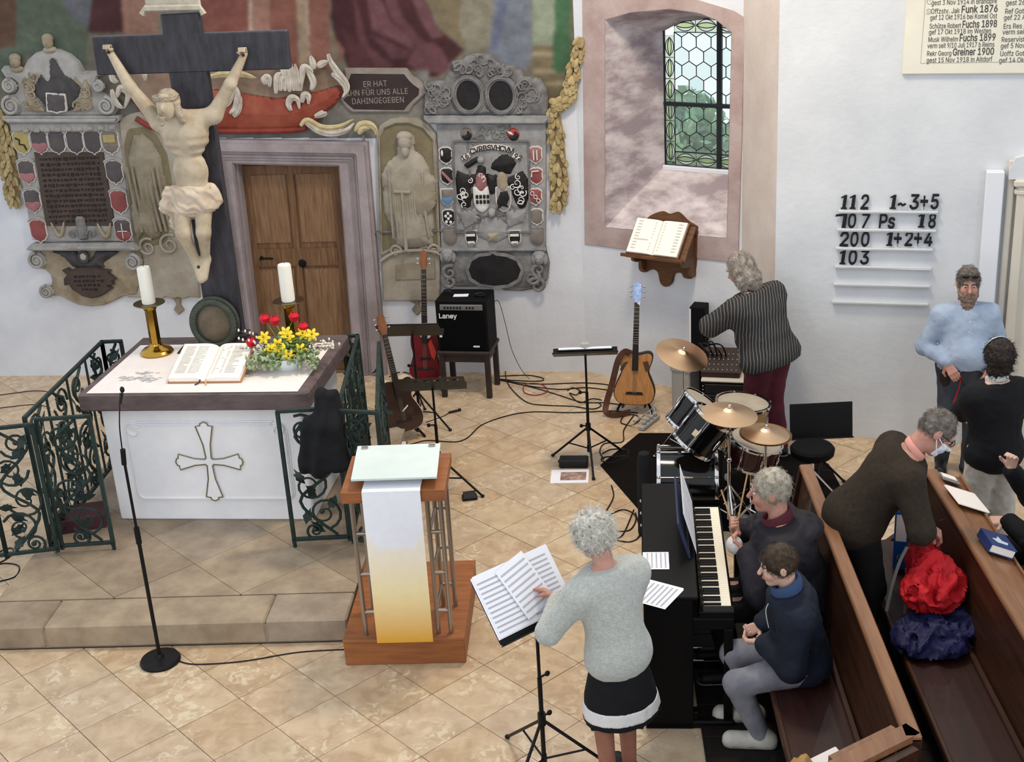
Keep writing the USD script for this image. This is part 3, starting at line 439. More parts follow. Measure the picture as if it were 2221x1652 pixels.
# ================================================================ the setting
AANG, CANG, BANG = -4.721, -13.016, -32.0
A0, C0, B0 = (-.67, 11.98), (2.2, 10.12), (-.0442, 11.9283)
def frame_pt(o, ang, u, d=0.):
    a = math.radians(ang); return (o[0] + u * math.cos(a) - d * math.sin(a), o[1] + u * math.sin(a) + d * math.cos(a))
M('plaster', 'd3d6dd', .9, col2='c6c9d1', scale=1.6, bump=.25, bscale=22, spec=.2)
M('plaster_nave', 'd2d5d9', .9, col2='c4c8cd', scale=1.3, bump=.25, bscale=18, spec=.2)
M('plaster_beige', 'cdc2bb', .9, col2='c0b4ac', scale=2., bump=.2, bscale=25, spec=.2)
M('mauve_plaster', '9c8784', .9, col2='b09f9c', scale=3.5, detail=8, bump=.25, bscale=25, spec=.2)
M('mauve_splay', '988b90', .9, col2='cdc4c6', scale=3., detail=9, lo=.4, hi=.62, bump=.5, bscale=9, spec=.2, stretch=(1, 1, 2.2))
M('mortar', '6b5d4c', .95)
M('stone_grey', '9c9590', .85, col2='8a827d', scale=5, bump=.3, bscale=45)
M('door_stone', '9e9498', .85, col2='857b7c', scale=4, detail=8, bump=.3, bscale=40, stretch=(1, 1, .6))
M('oak', '7c5e44', .6, col2='5f432c', scale=5, detail=6, bump=.2, bscale=20, stretch=(9, 9, .7))
M('oak_light', '8a6b50', .6, col2='6d5038', scale=5, detail=6, bump=.2, bscale=20, stretch=(9, 9, .7))
M('iron', '1c1b1c', .5, metal=.6); M('lead', '23282b', .55, metal=.3)
M('cream_board', 'dcd9cb', .8, col2='d2cfc0', scale=2); M('grey_line', 'a5a39b', .8); M('ink', '4d4c4a', .8)
M('beige_paint', 'cfc9bc', .6, col2='c6c0b4', scale=2); M('pale_paint', 'd9dbe2', .6); M('gap_shade', '151312', .9)
M('ledge_paint', 'd3d5d9', .7); M('black_digit', '17181c', .45)
for k, (a, b) in enumerate((('c4ac8e', 'ad9376'), ('c2ac90', 'ad957a'), ('c8b294', 'b2997c'), ('c1a888', 'aa8f71'), ('c3ae94', 'af987f'))):
    nodes = {'tc': ('texture_coordinate', {}), 'mp': ('mapping', dict(scale=(1, 1, 1), location=(k * 3.1, k * 1.7, k))), 'n': ('noise_texture', dict(scale=7., detail=6., roughness=.6, distortion=.6)), 'r': ('rgb_ramp', {'ramp': [(.36, srgb(b)), (.62, srgb(a))]}),
             'v': ('noise_texture', dict(scale=15., detail=3., distortion=1.2)), 'vr': ('rgb_ramp', {'ramp': [(.52, (0, 0, 0)), (.6, (.8,) * 3)]}), 'n2': ('noise_texture', dict(scale=3.3, detail=2.)), 'nr': ('rgb_ramp', {'ramp': [(.46, (0, 0, 0)), (.6, (.75,) * 3)]}),
             'mm': ('mix', dict(mix_type='multiply', fac=1.)), 'm': ('mix', dict(color2=srgb('d9ccb2'))), 'p': ('principled_bsdf', dict(roughness=.42, specular_ior_level=.45))}
    MATS['tile%d' % k] = usdkit.material(stage, '/World/Looks/tile%d' % k, nodes, [('tc.object', 'mp.vector'), ('mp.vector', 'n.vector'), ('n.color', 'mp2.vector')][:2] + [('n.fac', 'r.fac'), ('mp.vector', 'v.vector'), ('v.fac', 'vr.fac'), ('mp.vector', 'n2.vector'), ('n2.fac', 'nr.fac'), ('vr.color', 'mm.color1'), ('nr.color', 'mm.color2'), ('mm.color', 'm.fac'), ('r.color', 'm.color1'), ('m.color', 'p.base_color')], surface='p.BSDF')
for k, (a, b) in enumerate((('a8977f', '8b7a68'), ('9f8e79', '83725f'), ('a39483', '897a6a'))):
    M('dais%d' % k, a, .55, col2=b, scale=4.5, detail=7, bump=.12, bscale=30)
M('dais_side', '9a8e80', .7, col2='857a6d', scale=3., detail=7)
# floor of diagonal stone tiles
TS = 4.55 / 10.823515; _c, _s = math.cos(YAW), math.sin(YAW)
_o = np.array([-7.72596, 16.81984]) * TS; FO = np.array([_c * _o[0] + _s * _o[1], -_s * _o[0] + _c * _o[1]])
ub, ua = np.array([1, 1]) / math.sqrt(2), np.array([1, -1]) / math.sqrt(2)
E_pt = frame_pt(B0, BANG, 1.66); D_pt = frame_pt(C0, CANG, -.676); Aend = frame_pt(A0, AANG, -6.5); Cend = frame_pt(C0, CANG, 4.5)
room = Polygon([(-8, 3), (Aend[0], 3), Aend, B0, E_pt, D_pt, Cend, (Cend[0], 3)]).buffer(.004)
DX0, DX1, DY0, DY1, DZ = -4.12, -1.64, 7.15, 10.35, .17
dais_poly = sbox(DX0, DY0, DX1, DY1)
def project(X):
    d = np.asarray(X, float) - [0, 0, EYE]; z = d @ _f; return 1110.5 + 2789 * (d @ _r) / z, 826 - 2789 * (d @ _u) / z, z
floor = struct('floor', box(-9, 9, 1, 13.5, -.25, -.006), 'mortar')
tiles = []
for i in range(-45, 46):
    for j in range(-45, 46):
        c = FO + i * TS * ub + j * TS * ua + (ub + ua) * TS / 2
        if c[1] < 3.5 or c[1] > 13.5: continue
        x, y, z = project((c[0], c[1], 0))
        if not (-150 < x < 2371 and 700 < y < 1800): continue
        q = [c + (sx * ub + sy * ua) * (TS / 2 - .0022) for sx, sy in ((-1, -1), (1, -1), (1, 1), (-1, 1))]
        g = Polygon(q).intersection(room).difference(dais_poly.buffer(.004))
        for gg in geoms(g):
            if gg.area > .002: tiles.append((abs(gg.area) / z ** 3 * (1 if -40 < x < 2261 and y < 1720 else .02), gg))
tiles.sort(key=lambda t: -t[0]); rest = []
for k, (_, g) in enumerate(tiles):
    m = xf(ext(g, .02), t=(0, 0, -.02 + rnd.uniform(-.0008, .0008)))
    if k < 300: part(floor, 'floor_tile', m, 'tile%d' % rnd.randrange(5), smooth=False)
    else: rest.append(m)
if rest: part(floor, 'floor_tiling', cat_(rest), 'tile1', smooth=False, kind='stuff')
# the altar step: a stone platform with slabs of its own
dais = struct('altar_platform', box(DX0 + .01, DX1 - .01, DY0 + .01, DY1, 0, DZ - .03), 'dais_side')
TD = .62
for x0, x1 in ((DX0, DX0 + .46), (DX0 + .463, -2.18), (-2.177, DX1)):
    part(dais, 'edge_slab', box(x0, x1, DY0, DY0 + .34, .002, DZ, .012), 'dais%d' % rnd.randrange(3))
inner = sbox(DX0, DY0 + .344, DX1, DY1)
for i in range(-20, 21):
    for j in range(-20, 21):
        c = np.array([-2.86, 7.5]) + i * TD * ub + j * TD * ua
        q = [c + (sx * ub + sy * ua) * (TD / 2 - .002) for sx, sy in ((-1, -1), (1, -1), (1, 1), (-1, 1))]
        for g in geoms(Polygon(q).intersection(inner)):
            if g.area > .01: part(dais, 'paving_slab', xf(ext(g, .03), t=(0, 0, DZ - .03 + rnd.uniform(-.0006, .0006))), 'dais%d' % rnd.randrange(3), smooth=False)
# walls
H = 4.6
def poly(n): return Polygon(W[n]).buffer(0)
def wallthing(name, o, ang, label=None, cat=None, kind=None, group=None): return thing(name, label, cat, (o[0], o[1], 0), ang, group, kind)
door_hole = poly('door_open')
wA = wallthing('wall_back', A0, AANG, kind='structure')
part(wA, 'plaster', wext(sbox(-6.5, -.02, B0[0] * 0 + .628, H).difference(door_hole.union(sbox(-2.73, -.1, -1.715, .1))), -.4, 0), 'plaster', smooth=False)
# painted mural: paint on the plaster of the back wall
MPaint('fresco', .9, .22, 7., .2, 30.)
def mural():
    reg = MURAL['region'][1]; P = Polygon(reg).buffer(0).intersection(sbox(-6.4, 1.8, .66, 3.9)); st = .009
    x0, z0, x1, z1 = P.bounds; X, Z = np.meshgrid(np.arange(x0, x1 + st, st), np.arange(z0, z1 + st, st), indexing='ij')
    import shapely
    wob = np.stack([X, X * 0, Z], -1); Xw = X + .03 * (meshkit.fbm(wob * 6, 3, 1) - .5); Zw = Z + .03 * (meshkit.fbm(wob * 6, 3, 2) - .5)
    col = np.zeros((*X.shape, 3)); col[:] = srgb('7a7260')
    for k, (c, v) in MURAL.items():
        if k == 'region': continue
        col[shapely.contains_xy(Polygon(v).buffer(0), Xw, Zw)] = srgb(c)
    for a in range(3): col[..., a] = ndimage.gaussian_filter(col[..., a], 1.6)
    f1 = meshkit.fbm(wob * 3, 4, 5)[..., None]; f2 = meshkit.fbm(wob * 14, 4, 6)[..., None]
    col = col * (.55 + .5 * f1) * (.8 + .4 * f2); col = col * .72 + .28 * col.mean(-1, keepdims=True)
    ins = shapely.contains_xy(P, X, Z); idx = -np.ones(X.shape, int); idx[ins] = np.arange(ins.sum())
    V = np.stack([X[ins], np.full(ins.sum(), -.003), Z[ins]], 1); q = ins[:-1, :-1] & ins[1:, :-1] & ins[1:, 1:] & ins[:-1, 1:]
    a, b, c, e = idx[:-1, :-1][q], idx[1:, :-1][q], idx[1:, 1:][q], idx[:-1, 1:][q]
    return (V, np.vstack([np.stack([a, b, c], 1), np.stack([a, c, e], 1)])), col[ins]
_m, _cl = mural(); part(wA, 'mural', _m, 'fresco', smooth=False, colors=_cl, label='painted drapery, figures and foliage on the upper wall')
wB = wallthing('wall_oblique', B0, BANG, kind='structure')
w_in = poly('w_in'); w_out = Polygon([(u, min(z, H - .02)) for u, z in W['w_out']]).buffer(0)
part(wB, 'plaster', wext(sbox(.0, -.02, 1.662, H).difference(w_in), -.62, 0), 'plaster', smooth=False)
part(wB, 'painted_window_surround', wext(w_out.difference(w_in), .012, 0, .004), 'mauve_plaster', smooth=False)
ring_in = np.array(W['w_in']); ring_g = np.array([(.594, 3.215), (.594, 1.985), (1.45, 1.985), (1.45, 3.20), (1.36, 3.265), (1.2, 3.31), (1.02, 3.33), (.78, 3.30)])
def loft():
    n = 14; V, F = [], []; k = 0
    fine = lambda R: np.vstack([R[i] + (R[(i + 1) % 8] - R[i]) * t for i in range(8) for t in np.arange(10)[:, None] / 10])
    a, b = fine(ring_in), fine(ring_g); L = len(a)
    for i in range(n + 1):
        t = i / n; r = a + (b - a) * t; V.append(np.stack([r[:, 0], np.full(L, -.012 + .612 * t), r[:, 1]], 1))
    V = np.vstack(V); V += .012 * (meshkit.fbm(V * 9, 3, 4)[:, None] - .5) * np.array([1, 0, 1]) * (np.arange(len(V)) >= L)[:, None]
    for i in range(n):
        for q in range(L): F.append((i * L + q, i * L + (q + 1) % L, (i + 1) * L + (q + 1) % L)); F.append((i * L + q, (i + 1) * L + (q + 1) % L, (i + 1) * L + q))
    return (V, np.array(F)[:, ::-1])
part(wB, 'window_splay', loft(), 'mauve_splay', smooth=40)
part(wB, 'sill_edge', box(.58, 1.47, .55, .62, 1.94, 1.99, .01), 'pale_paint')
def wedge(pts, name, mat): return struct(name, xf(ext(pts, H + .02), t=(0, 0, -.02)), mat, smooth=False)
Eb = frame_pt(B0, BANG, 1.66, .62); Db = frame_pt(C0, CANG, -.676, .5)
wedge([E_pt, D_pt, (D_pt[0] + .12, D_pt[1] + .12), (E_pt[0] + .2, E_pt[1] + .12)], 'wall_arch_return', 'plaster_beige')
wC = wallthing('wall_right', C0, CANG, kind='structure')
part(wC, 'plaster', box(-.676, 5.0, 0, .35, -.02, H), 'plaster_nave', smooth=False)
# ---- window_1: iron frame, leaded hexagon panes with a border of pointed ovals
win = thing('window_1', None, None, (*frame_pt(B0, BANG, 0, .6), 0), BANG, None, 'structure')
gl = Polygon(ring_g).buffer(0)
for k, (c, tr) in enumerate((('fbfefd', .92), ('f4fbf9', .9), ('eef8f6', .9), ('f0f6ea', .75), ('e6f0cf', .65), ('fafcf7', .5))):
    MATS['pane%d' % k] = usdkit.material(stage, '/World/Looks/pane%d' % k, {'t': ('transparent_bsdf', dict(color=srgb(c))), 'd': ('translucent_bsdf', dict(color=srgb(c))), 'm': ('mix_closure', dict(fac=1 - tr)), 'g': ('glossy_bsdf', dict(roughness=.15, color=(.9, .95, .95))), 'f': ('fresnel', dict(IOR=1.45)), 'm2': ('mix_closure', {})},
        [('t.BSDF', 'm.closure1'), ('d.BSDF', 'm.closure2'), ('f.fac', 'm2.fac'), ('m.closure', 'm2.closure1'), ('g.BSDF', 'm2.closure2')], surface='m2.closure')
border = .105; fieldp = gl.buffer(-.012).intersection(sbox(.594 + border, 1.985 + .135, 1.5, 3.205)); R6 = .085
lead = []
def came(pts, r=.0045): lead.append(sweep([(x, 0, z) for x, z in pts], r, 5))
for r in range(-1, 12):
    for q in range(-1, 9):
        cx = .70 + q * R6 * 1.732 + (r % 2) * R6 * .866; cz = 2.10 + r * R6 * 1.5
        hx = Polygon([(cx + R6 * math.sin(t), cz + R6 * math.cos(t)) for t in np.arange(6) * PI / 3])
        for g in geoms(hx.intersection(fieldp)):
            if g.area < 1e-4: continue
            gi = g.buffer(-.002)
            for gg in geoms(gi): part(win, 'pane', wext(gg, .003, .0015), 'pane%d' % rnd.choice((0, 0, 1, 1, 2)), smooth=False)
            came(list(g.exterior.coords))
def lens(cx, cz, w, h, vert):
    t = np.linspace(-1, 1, 9); a = [(cx + (w * (1 - s * s) if vert else h * s), cz + (h * s if vert else w * (1 - s * s))) for s in t]; b = [(2 * cx - x, 2 * cz - z) for x, z in a]
    return Polygon(a + b).buffer(0)
strips = [sbox(.6, 2.02 + k * .192, .6 + border - .006, 2.02 + (k + 1) * .192) for k in range(6)]
strips2 = [sbox(.7 + k * .215, 1.99, .7 + (k + 1) * .215, 1.985 + .13) for k in range(4)] + [sbox(.7 + k * .215, 3.205, .7 + (k + 1) * .215, 3.33) for k in range(4)]
for k, s in enumerate(strips + strips2):
    v = k < 6; x0, z0, x1, z1 = s.bounds; cx, cz = (x0 + x1) / 2, (z0 + z1) / 2; w, h = (border * .4, .085) if v else (.052, .1)
    L1 = lens(cx, cz, w, h, v); L2 = lens(cx, cz, w * .45, h, v); s2 = s.intersection(gl.buffer(-.004))
    for nm, gg, mt in (('pane', s2.difference(L1).buffer(-.002), 'pane3'), ('pane', L1.difference(L2).intersection(s2).buffer(-.002), 'pane5'), ('pane', L2.intersection(s2).buffer(-.002), 'pane4')):
        for g in geoms(gg):
            if g.area > 2e-4: part(win, nm, wext(g, .003, .0015), mt, smooth=False)
    if not s2.is_empty:
        for g in geoms(s2) + geoms(L1.intersection(s2)) + geoms(L2.intersection(s2)): came(list(g.exterior.coords), .004)
part(win, 'lead_came', lead, 'lead', kind='stuff')
for nm, b in (('mullion', box(1.135, 1.175, -.03, .02, 1.985, 3.31, .004)), ('crossbar', box(.594, 1.45, -.032, .015, 2.545, 2.58, .004)), ('bottom_bar', box(.594, 1.45, -.02, .02, 1.965, 1.995, .004)), ('side_bar', box(.588, .602, -.012, .012, 1.985, 3.22, .003))):
    part(win, nm, b, 'lead')
# ---- greenery outside the window
M('leaf_out', '86ad84', .7, col2='b4d3a4', scale=3); M('leaf_out2', '7fa99c', .7, col2='a9cbc2', scale=3)
def shrub(name, label, c, r, n, mat, seed):
    g = np.random.default_rng(seed); V, F = [], []
    d = g.normal(size=(n, 3)); d /= np.linalg.norm(d, axis=1)[:, None]; P = np.array(c) + d * np.array(r) * (g.random((n, 1)) ** .4)
    a = g.normal(size=(n, 3)) * .05; b = g.normal(size=(n, 3)) * .05
    V = np.stack([P - a, P + b, P + a, P - b], 1).reshape(-1, 3); i = np.arange(n) * 4; F = np.vstack([np.stack([i, i + 1, i + 2], 1), np.stack([i, i + 2, i + 3], 1)])
    t = thing(name, label, 'shrub', (c[0], c[1], -.3)); part(t, 'foliage', (V - [c[0], c[1], -.3], F), mat, smooth=False, kind='stuff'); part(t, 'stem', tube((0, 0, 0), (0, 0, c[2] + .3), .06, .03), 'oak')
shrub('garden_shrub', 'green garden shrub standing outside the leaded window, left of its iron bar', (1.15, 15.3, .9), (.85, .8, 1.3), 5000, 'leaf_out', 3)
shrub('garden_shrub', 'bluish green garden shrub outside the leaded window, behind its iron bar', (3.1, 15.9, .8), (.9, .8, 1.5), 5000, 'leaf_out2', 4)
# ---- door_1 in the back wall
d1 = thing('door_1', None, None, (A0[0], A0[1], 0), AANG, None, 'structure')
dout, dmid = poly('door_out'), poly('door_mid'); hole = Polygon(list(W['door_open'][:2]) + [(-1.721, -.01), (-2.725, -.01)])
part(d1, 'stone_frame', wext(dmid.difference(hole), .07, 0, .012), 'door_stone', label='grey stone door frame')
part(d1, 'outer_moulding', wext(dout.difference(dmid), .1, 0, .03), 'door_stone')
for q in (.02, .045):
    part(d1, 'frame_fillet', wext(dmid.buffer(.0 - q).difference(dmid.buffer(-q - .012)).difference(sbox(-3, -.1, 0, .0)).difference(hole.buffer(.01)), .082, 0, .005), 'door_stone')
part(d1, 'reveal', wext(hole.buffer(.004).difference(hole.buffer(-.02)).difference(sbox(-3, -.1, 0, .02)), -.2, .0), 'door_stone', smooth=False)
leafp = hole.buffer(-.012); (xa, za), (xb, zb), (xc, zc), (xd, zd) = W['d_rail']; cols = [p[0] for p in W['d_cols']]; zm0, zm1 = zc, za
part(d1, 'door_leaf', wext(leafp, .03, .15), 'oak')
def skew(u, z): return u - (2.1 - z) * .028
def quad(u0, u1, z0, z1): return Polygon([(skew(u0, z0), z0), (skew(u1, z0), z0), (skew(u1, z1), z1), (skew(u0, z1), z1)]).intersection(leafp)
uL, uR = W['door_open'][0][0] + .02, W['door_open'][1][0] - .02; um = (uL + uR) / 2 - .02
for a, b, c, d in ((uL + .06, um - .05, zm1 + .05, 2.04), (um + .05, uR - .1, zm1 + .05, 2.04), (uL + .06, um - .05, .2, zm0 - .03), (um + .05, uR - .1, .2, zm0 - .03)):
    part(d1, 'door_panel', wext(quad(a, b, c, d), .012, .12, .008), 'oak_light')
for a, b, c, d in ((uL, uL + .07, .1, 2.12), (um - .035, um + .035, .1, 2.12), (uR - .11, uR, .1, 2.12)): part(d1, 'stile', wext(quad(a, b, c, d), .022, .12, .004), 'oak')
for c, d in ((2.04, 2.13), (zm0 + .0, zm1), (.1, .2)): part(d1, 'rail', wext(quad(uL, uR, c, d), .024, .12, .004), 'oak')
(hx, hz), (kx, kz) = W['d_knob']
part(d1, 'door_handle', cat_([xf(lathe([(0, 0), (.02, 0), (.014, .03), (.012, .05), (0, .05)], 12), rot(ax=90), (hx - .05, .1, hz)), sweep(smoothpath([(hx - .05, .055, hz), (hx + .02, .05, hz + .006), (hx + .08, .052, hz)]), .011, 8)]), 'iron')
part(d1, 'keyhole_plate', xf(lathe([(0, 0), (.045, 0), (.04, .008), (.02, .012), (.018, .02), (0, .02)], 16), rot(ax=90), (kx, .1, kz)), 'iron')
# ---- right of the nave wall: boxed duct and the beige side door
single('boxed_duct', 'tall pale boxed duct on the right wall behind the bearded man', 'duct', cat_([box(.9, 1.03, -.1, .0, 0, 2.3, .006)]), 'pale_paint', (C0[0], C0[1], 0), CANG)
d2 = thing('door_2', None, None, (C0[0], C0[1], 0), CANG, None, 'structure')
part(d2, 'door_jamb', cat_([box(1.06, 1.11, -.05, .1, 0, 2.38, .01), box(1.13, 1.2, -.09, .1, 0, 2.2, .01)]), 'beige_paint')
part(d2, 'capital', cat_([box(1.1, 1.26, -.11, .05, 2.18, 2.24, .015), box(1.11, 1.24, -.1, .05, 2.1, 2.18, .03)]), 'beige_paint')
part(d2, 'head', wext([(1.06, 2.3), (1.1, 2.4), (1.25, 2.44), (1.7, 2.44), (2.0, 2.3), (2.0, 2.24), (1.06, 2.24)], .08), 'plaster_nave')
part(d2, 'door_leaf', box(1.2, 1.62, -.05, .05, .015, 2.2), 'beige_paint'); part(d2, 'door_leaf', box(1.625, 2.0, -.05, .05, .015, 2.2), 'beige_paint')
part(d2, 'threshold_shade', box(1.12, 2.0, -.045, .04, .0, .012), 'gap_shade')  # black strip, the shade under the door leaves put in as colour
# ================================================================ stone monuments and painted ornament on the back wall
M('epi_light', 'a6a4a1', .85, col2='8a8784', scale=6, detail=8, bump=.35, bscale=40)
M('epi_beige', 'a09482', .85, col2='837762', scale=7, detail=8, bump=.3, bscale=40)
M('epi_grey', '7f7e7e', .85, col2='5e5c5c', scale=9, detail=9, bump=.45, bscale=45)
M('epi_grey_pale', '969697', .85, col2='7a7979', scale=7, detail=8, bump=.3, bscale=40)
M('epi_dark', '38373a', .7, col2='4a4748', scale=9, bump=.3, bscale=40)
M('epi_black', '131214', .55, col2='201d1e', scale=9, bump=.2); M('ink_blue', '1f2230', .6)
M('bronze_text', '3f3430', .6, col2='4d403a', scale=5, bump=.3, bscale=60); M('letter_dark', '221b19', .6)
M('rim', 'c2bdb8', .7); M('shield_red', '8a4a4a', .7, col2='74403f', scale=8); M('shield_pink', '9c6a6c', .7, col2='84595b', scale=8); M('shield_dark', '4a4549', .7, col2='57504f', scale=8)
M('shield_yellow', 'a99a62', .7, col2='97895c', scale=8); M('shield_blue', '56779c', .7); M('shield_grey', '78716c', .7, col2='67605b', scale=8); M('bright_red', 'a03a36', .6); M('white_paint', 'cfcdca', .6)
M('tomb', '928a7c', .9, col2='7b725f', scale=5, detail=9, bump=.4, bscale=30); M('tomb_pale', 'a09a8f', .9, col2='8a8272', scale=5, detail=9, bump=.35, bscale=30); M('tomb_dim', '7d7359', .9, col2='6b6350', scale=6, detail=8, bump=.35, bscale=30)
M('tablet', '2b2221', .6, col2='352a29', scale=6); M('tablet_rim', '8f8681', .85, col2='7d736c', scale=6); M('tablet_letter', '877d77', .7)
M('tan_stucco', '8d7a69', .8, col2='7a6656', scale=5); M('red_stucco', '7d3426', .6, col2='94503e', scale=4, bump=.2, bscale=20); M('red_lip', '6d2a24', .6, col2='80382c', scale=4); M('stucco_white', 'c9c2b8', .7, col2='a79f94', scale=12); M('stucco_cream', 'c0b48f', .7, col2='a89a72', scale=12)
M('garland_leaf', '9c8a62', .8, col2='7e6d4b', scale=14); M('garland_leaf2', 'ac9b73', .8, col2='91805b', scale=14)
def WT(name, label, cat, key=None, u0=None, z0=None, group=None):
    if key: p = Polygon(W[key]).buffer(0); b = p.bounds; u0, z0 = (b[0] + b[2]) / 2, b[1]
    t = thing(name, label, cat, (*frame_pt(A0, AANG, u0), z0), AANG, group); t.sh = np.array([-u0, 0, -z0]); return t
def wp(t, name, mesh, mat, smooth=30, **k): return part(t, name, xf(_mesh(mesh), t=t.sh), mat, smooth, **k)
def wsub(t, p, name, mesh, mat, smooth=30, **k): return part(p, name, xf(_mesh(mesh), t=t.sh), mat, smooth, **k)
def shield_poly(cx, cz, w, h, kind=0):
    a = np.array([(-1, .72), (-.8, .86), (-.35, 1), (0, .93), (.35, 1), (.8, .86), (1, .72), (.93, .2), (.98, -.35), (.62, -.72), (.2, -.82), (0, -1), (-.2, -.82), (-.62, -.72), (-.98, -.35), (-.93, .2)])
    if kind: a = np.array([(-1, .95), (1, .95), (1, -.2), (.8, -.65), (.4, -.9), (0, -1), (-.4, -.9), (-.8, -.65), (-1, -.2)])
    return Polygon(a * [w, h] + [cx, cz]).buffer(.004)
def shield(t, c, w, h, mat, y, kind=0, lower=None, rim=True, label=None):
    P = shield_poly(*c, w, h, kind)
    s = wp(t, 'shield', wext(P.buffer(.008), .014, y, .004), 'rim' if rim else mat, label=label)
    wsub(t, s, 'field', pillow(P.buffer(-.004), .014, .006, y - .013), mat)
    if lower: wsub(t, s, 'lower_field', pillow(P.buffer(-.006).intersection(sbox(c[0] - w, c[1] - h * 1.1, c[0] + w, c[1] - .05 * h)), .007, .006, y - .024), lower)
    return s
def rows(poly, y, step, h, seed, mat_d=.003):
    g = np.random.default_rng(seed); x0, z0, x1, z1 = poly.bounds; out = []
    z = z1 - step
    while z > z0 + step * .4:
        ln = poly.intersection(LineString([(x0 - 1, z), (x1 + 1, z)]))
        if not ln.is_empty:
            a, _, b, _ = ln.bounds; a += .03; b -= .03; x = a
            while x < b - .02:
                w = g.uniform(.012, .05); w = min(w, b - x); hh = h * g.uniform(.55, 1.1)
                out.append(box(x, x + w * .82, y - mat_d, y, z - hh / 2 + g.uniform(-.2, .2) * h, z + hh / 2)); x += w + g.uniform(.004, .014)
        z -= step
    return cat_(out)
def scroll(c, r, hand, a0, y, th=.013, turns=1.5): return sweep(spiral(c[0], c[1], r, turns, a0, hand, 30, y), np.linspace(th, th * .45, 30), 7)
def curl_field(poly, n, r0, r1, y, seed, th=.009):
    import shapely
    g = np.random.default_rng(seed); x0, z0, x1, z1 = poly.bounds; out = []
    while len(out) < n:
        x, z = g.uniform(x0, x1), g.uniform(z0, z1)
        if shapely.contains_xy(poly, x, z): out.append(scroll((x, z), g.uniform(r0, r1), g.choice([-1, 1]), g.uniform(0, 6.3), y, th, g.uniform(.7, 1.4)))
    return out
# ---- left epitaph
e1 = WT('wall_epitaph', 'pale grey stone epitaph with a dark inscription panel between painted shields, left of the crucifix', 'epitaph', 'e1_body')
wp(e1, 'panel', wext(poly('e1_body'), .05, 0, .008), 'epi_light'); wp(e1, 'crest', cat_([wext(poly('e1_crest'), .05, 0, .01), pillow(poly('e1_crest').buffer(-.03), .03, .012, -.045)]), 'epi_light')
wp(e1, 'cornice', cat_([wext(poly('e1_cornice'), .11, 0, .02), wext(poly('e1_cornice').buffer(-.02), .14, 0, .02)]), 'epi_light'); wp(e1, 'frieze', cat_([wext(poly('e1_frieze'), .08, 0, .01)] + [box(-4.75 + .11 * k, -4.69 + .11 * k, -.1, -.07, 2.555, 2.6, .01) for k in range(9)]), 'epi_light')
tp = poly('e1_text'); ip = wp(e1, 'inscription_plate', wext(tp, .062, 0, .006), 'bronze_text', label='dark brown inscription panel'); wsub(e1, ip, 'inscription', rows(tp.buffer(-.02), -.062, .052, .03, 3), 'letter_dark', kind='stuff')
lc = poly('e1_lowcornice'); wp(e1, 'lower_cornice', cat_([wext(lc, .13, 0, .03), wext(lc.buffer(-.02), .15, 0, .015)]), 'epi_light')
lw = poly('e1_low'); wp(e1, 'lower_cartouche', cat_([wext(lw, .04, 0, .012), pillow(lw.buffer(-.02), .03, .014, -.035)]), 'epi_beige')
md = poly('e1_medal'); mp = wp(e1, 'medallion', wext(md, .095, 0, .012), 'bronze_text'); wsub(e1, mp, 'inscription', rows(md.buffer(-.05), -.095, .045, .025, 5), 'letter_dark', kind='stuff')
wp(e1, 'wings', pillow(poly('e1_wings').buffer(.004), .05, .01, -.05), 'epi_dark')
(ox, oz), (o2, _), (_, o3) = W['e1_oval']; wp(e1, 'oval_boss', cat_([onwall(ext(Polygon(circ(ox, oz, o2 - ox + .012, o3 - oz + .012)), .02), -.09), ]), 'epi_dark'); wp(e1, 'oval_face', pillow(Polygon(circ(ox, oz, (o2 - ox) * .7, (o3 - oz) * .7)), .02, .006, -.108), 'epi_light')
for n in ('e1_scrolls', 'e1_topscroll'):
    q = W[n]
    for k in range(0, len(q), 2):
        r = abs(q[k + 1][0] - q[k][0]); wp(e1, 'scroll', cat_([scroll(q[k], r, -1 if k % 4 else 1, 1.5, -.09, .018, 2.), pillow(Polygon(circ(*q[k], r * 1.05)), .045, .01, -.05)]), 'epi_light')
for k in (0, 2):
    c, d = W['e1_bows'][k:k + 2]; r = (d[0] - c[0]) * .75; wp(e1, 'festoon', sweep([(c[0] - r + 2 * r * t, -.07, c[1] + .05 - .14 * math.sin(PI * t)) for t in np.linspace(0, 1, 14)], np.sin(np.linspace(.3, PI - .3, 14)) * .024, 7), 'epi_beige')
c = W['e1_bows'][4]; wp(e1, 'pendant', cat_([box(c[0] - .05, c[0] + .05, -.09, -.04, c[1] - .06, c[1] + .18, .03), scroll((c[0] - .1, c[1]), .05, 1, 0, -.08, .012), scroll((c[0] + .1, c[1]), .05, -1, PI, -.08, .012)]), 'epi_grey')
wp(e1, 'mantling', pillow(poly('e1_mantle'), .035, .01, -.07), 'epi_dark'); cp = poly('e1_coat'); s = wp(e1, 'coat_of_arms', wext(cp.buffer(.012), .03, -.08, .006), 'rim'); wsub(e1, s, 'field', pillow(cp.buffer(-.004), .02, .008, -.108), 'shield_dark')
wp(e1, 'acanthus', cat_([pillow(poly('e1_gold'), .03, .01, -.068), pillow(poly('e1_gold2'), .03, .01, -.068)] + curl_field(poly('e1_gold').union(poly('e1_gold2')), 14, .03, .06, -.095, 4)), 'epi_beige', kind='stuff')
for k in (0, 2):
    c, d = W['e1_busts'][k:k + 2]; z = c[1]; wp(e1, 'putto_head', cat_([ell((c[0], -.06, z), (.05, .05, .06)), ell((c[0], -.05, z + .035), (.055, .05, .045)), ell((c[0], -.04, z - .07), (.07, .04, .035)), ell((c[0], -.11, z - .01), (.011, .013, .014), 6)]), 'epi_beige')
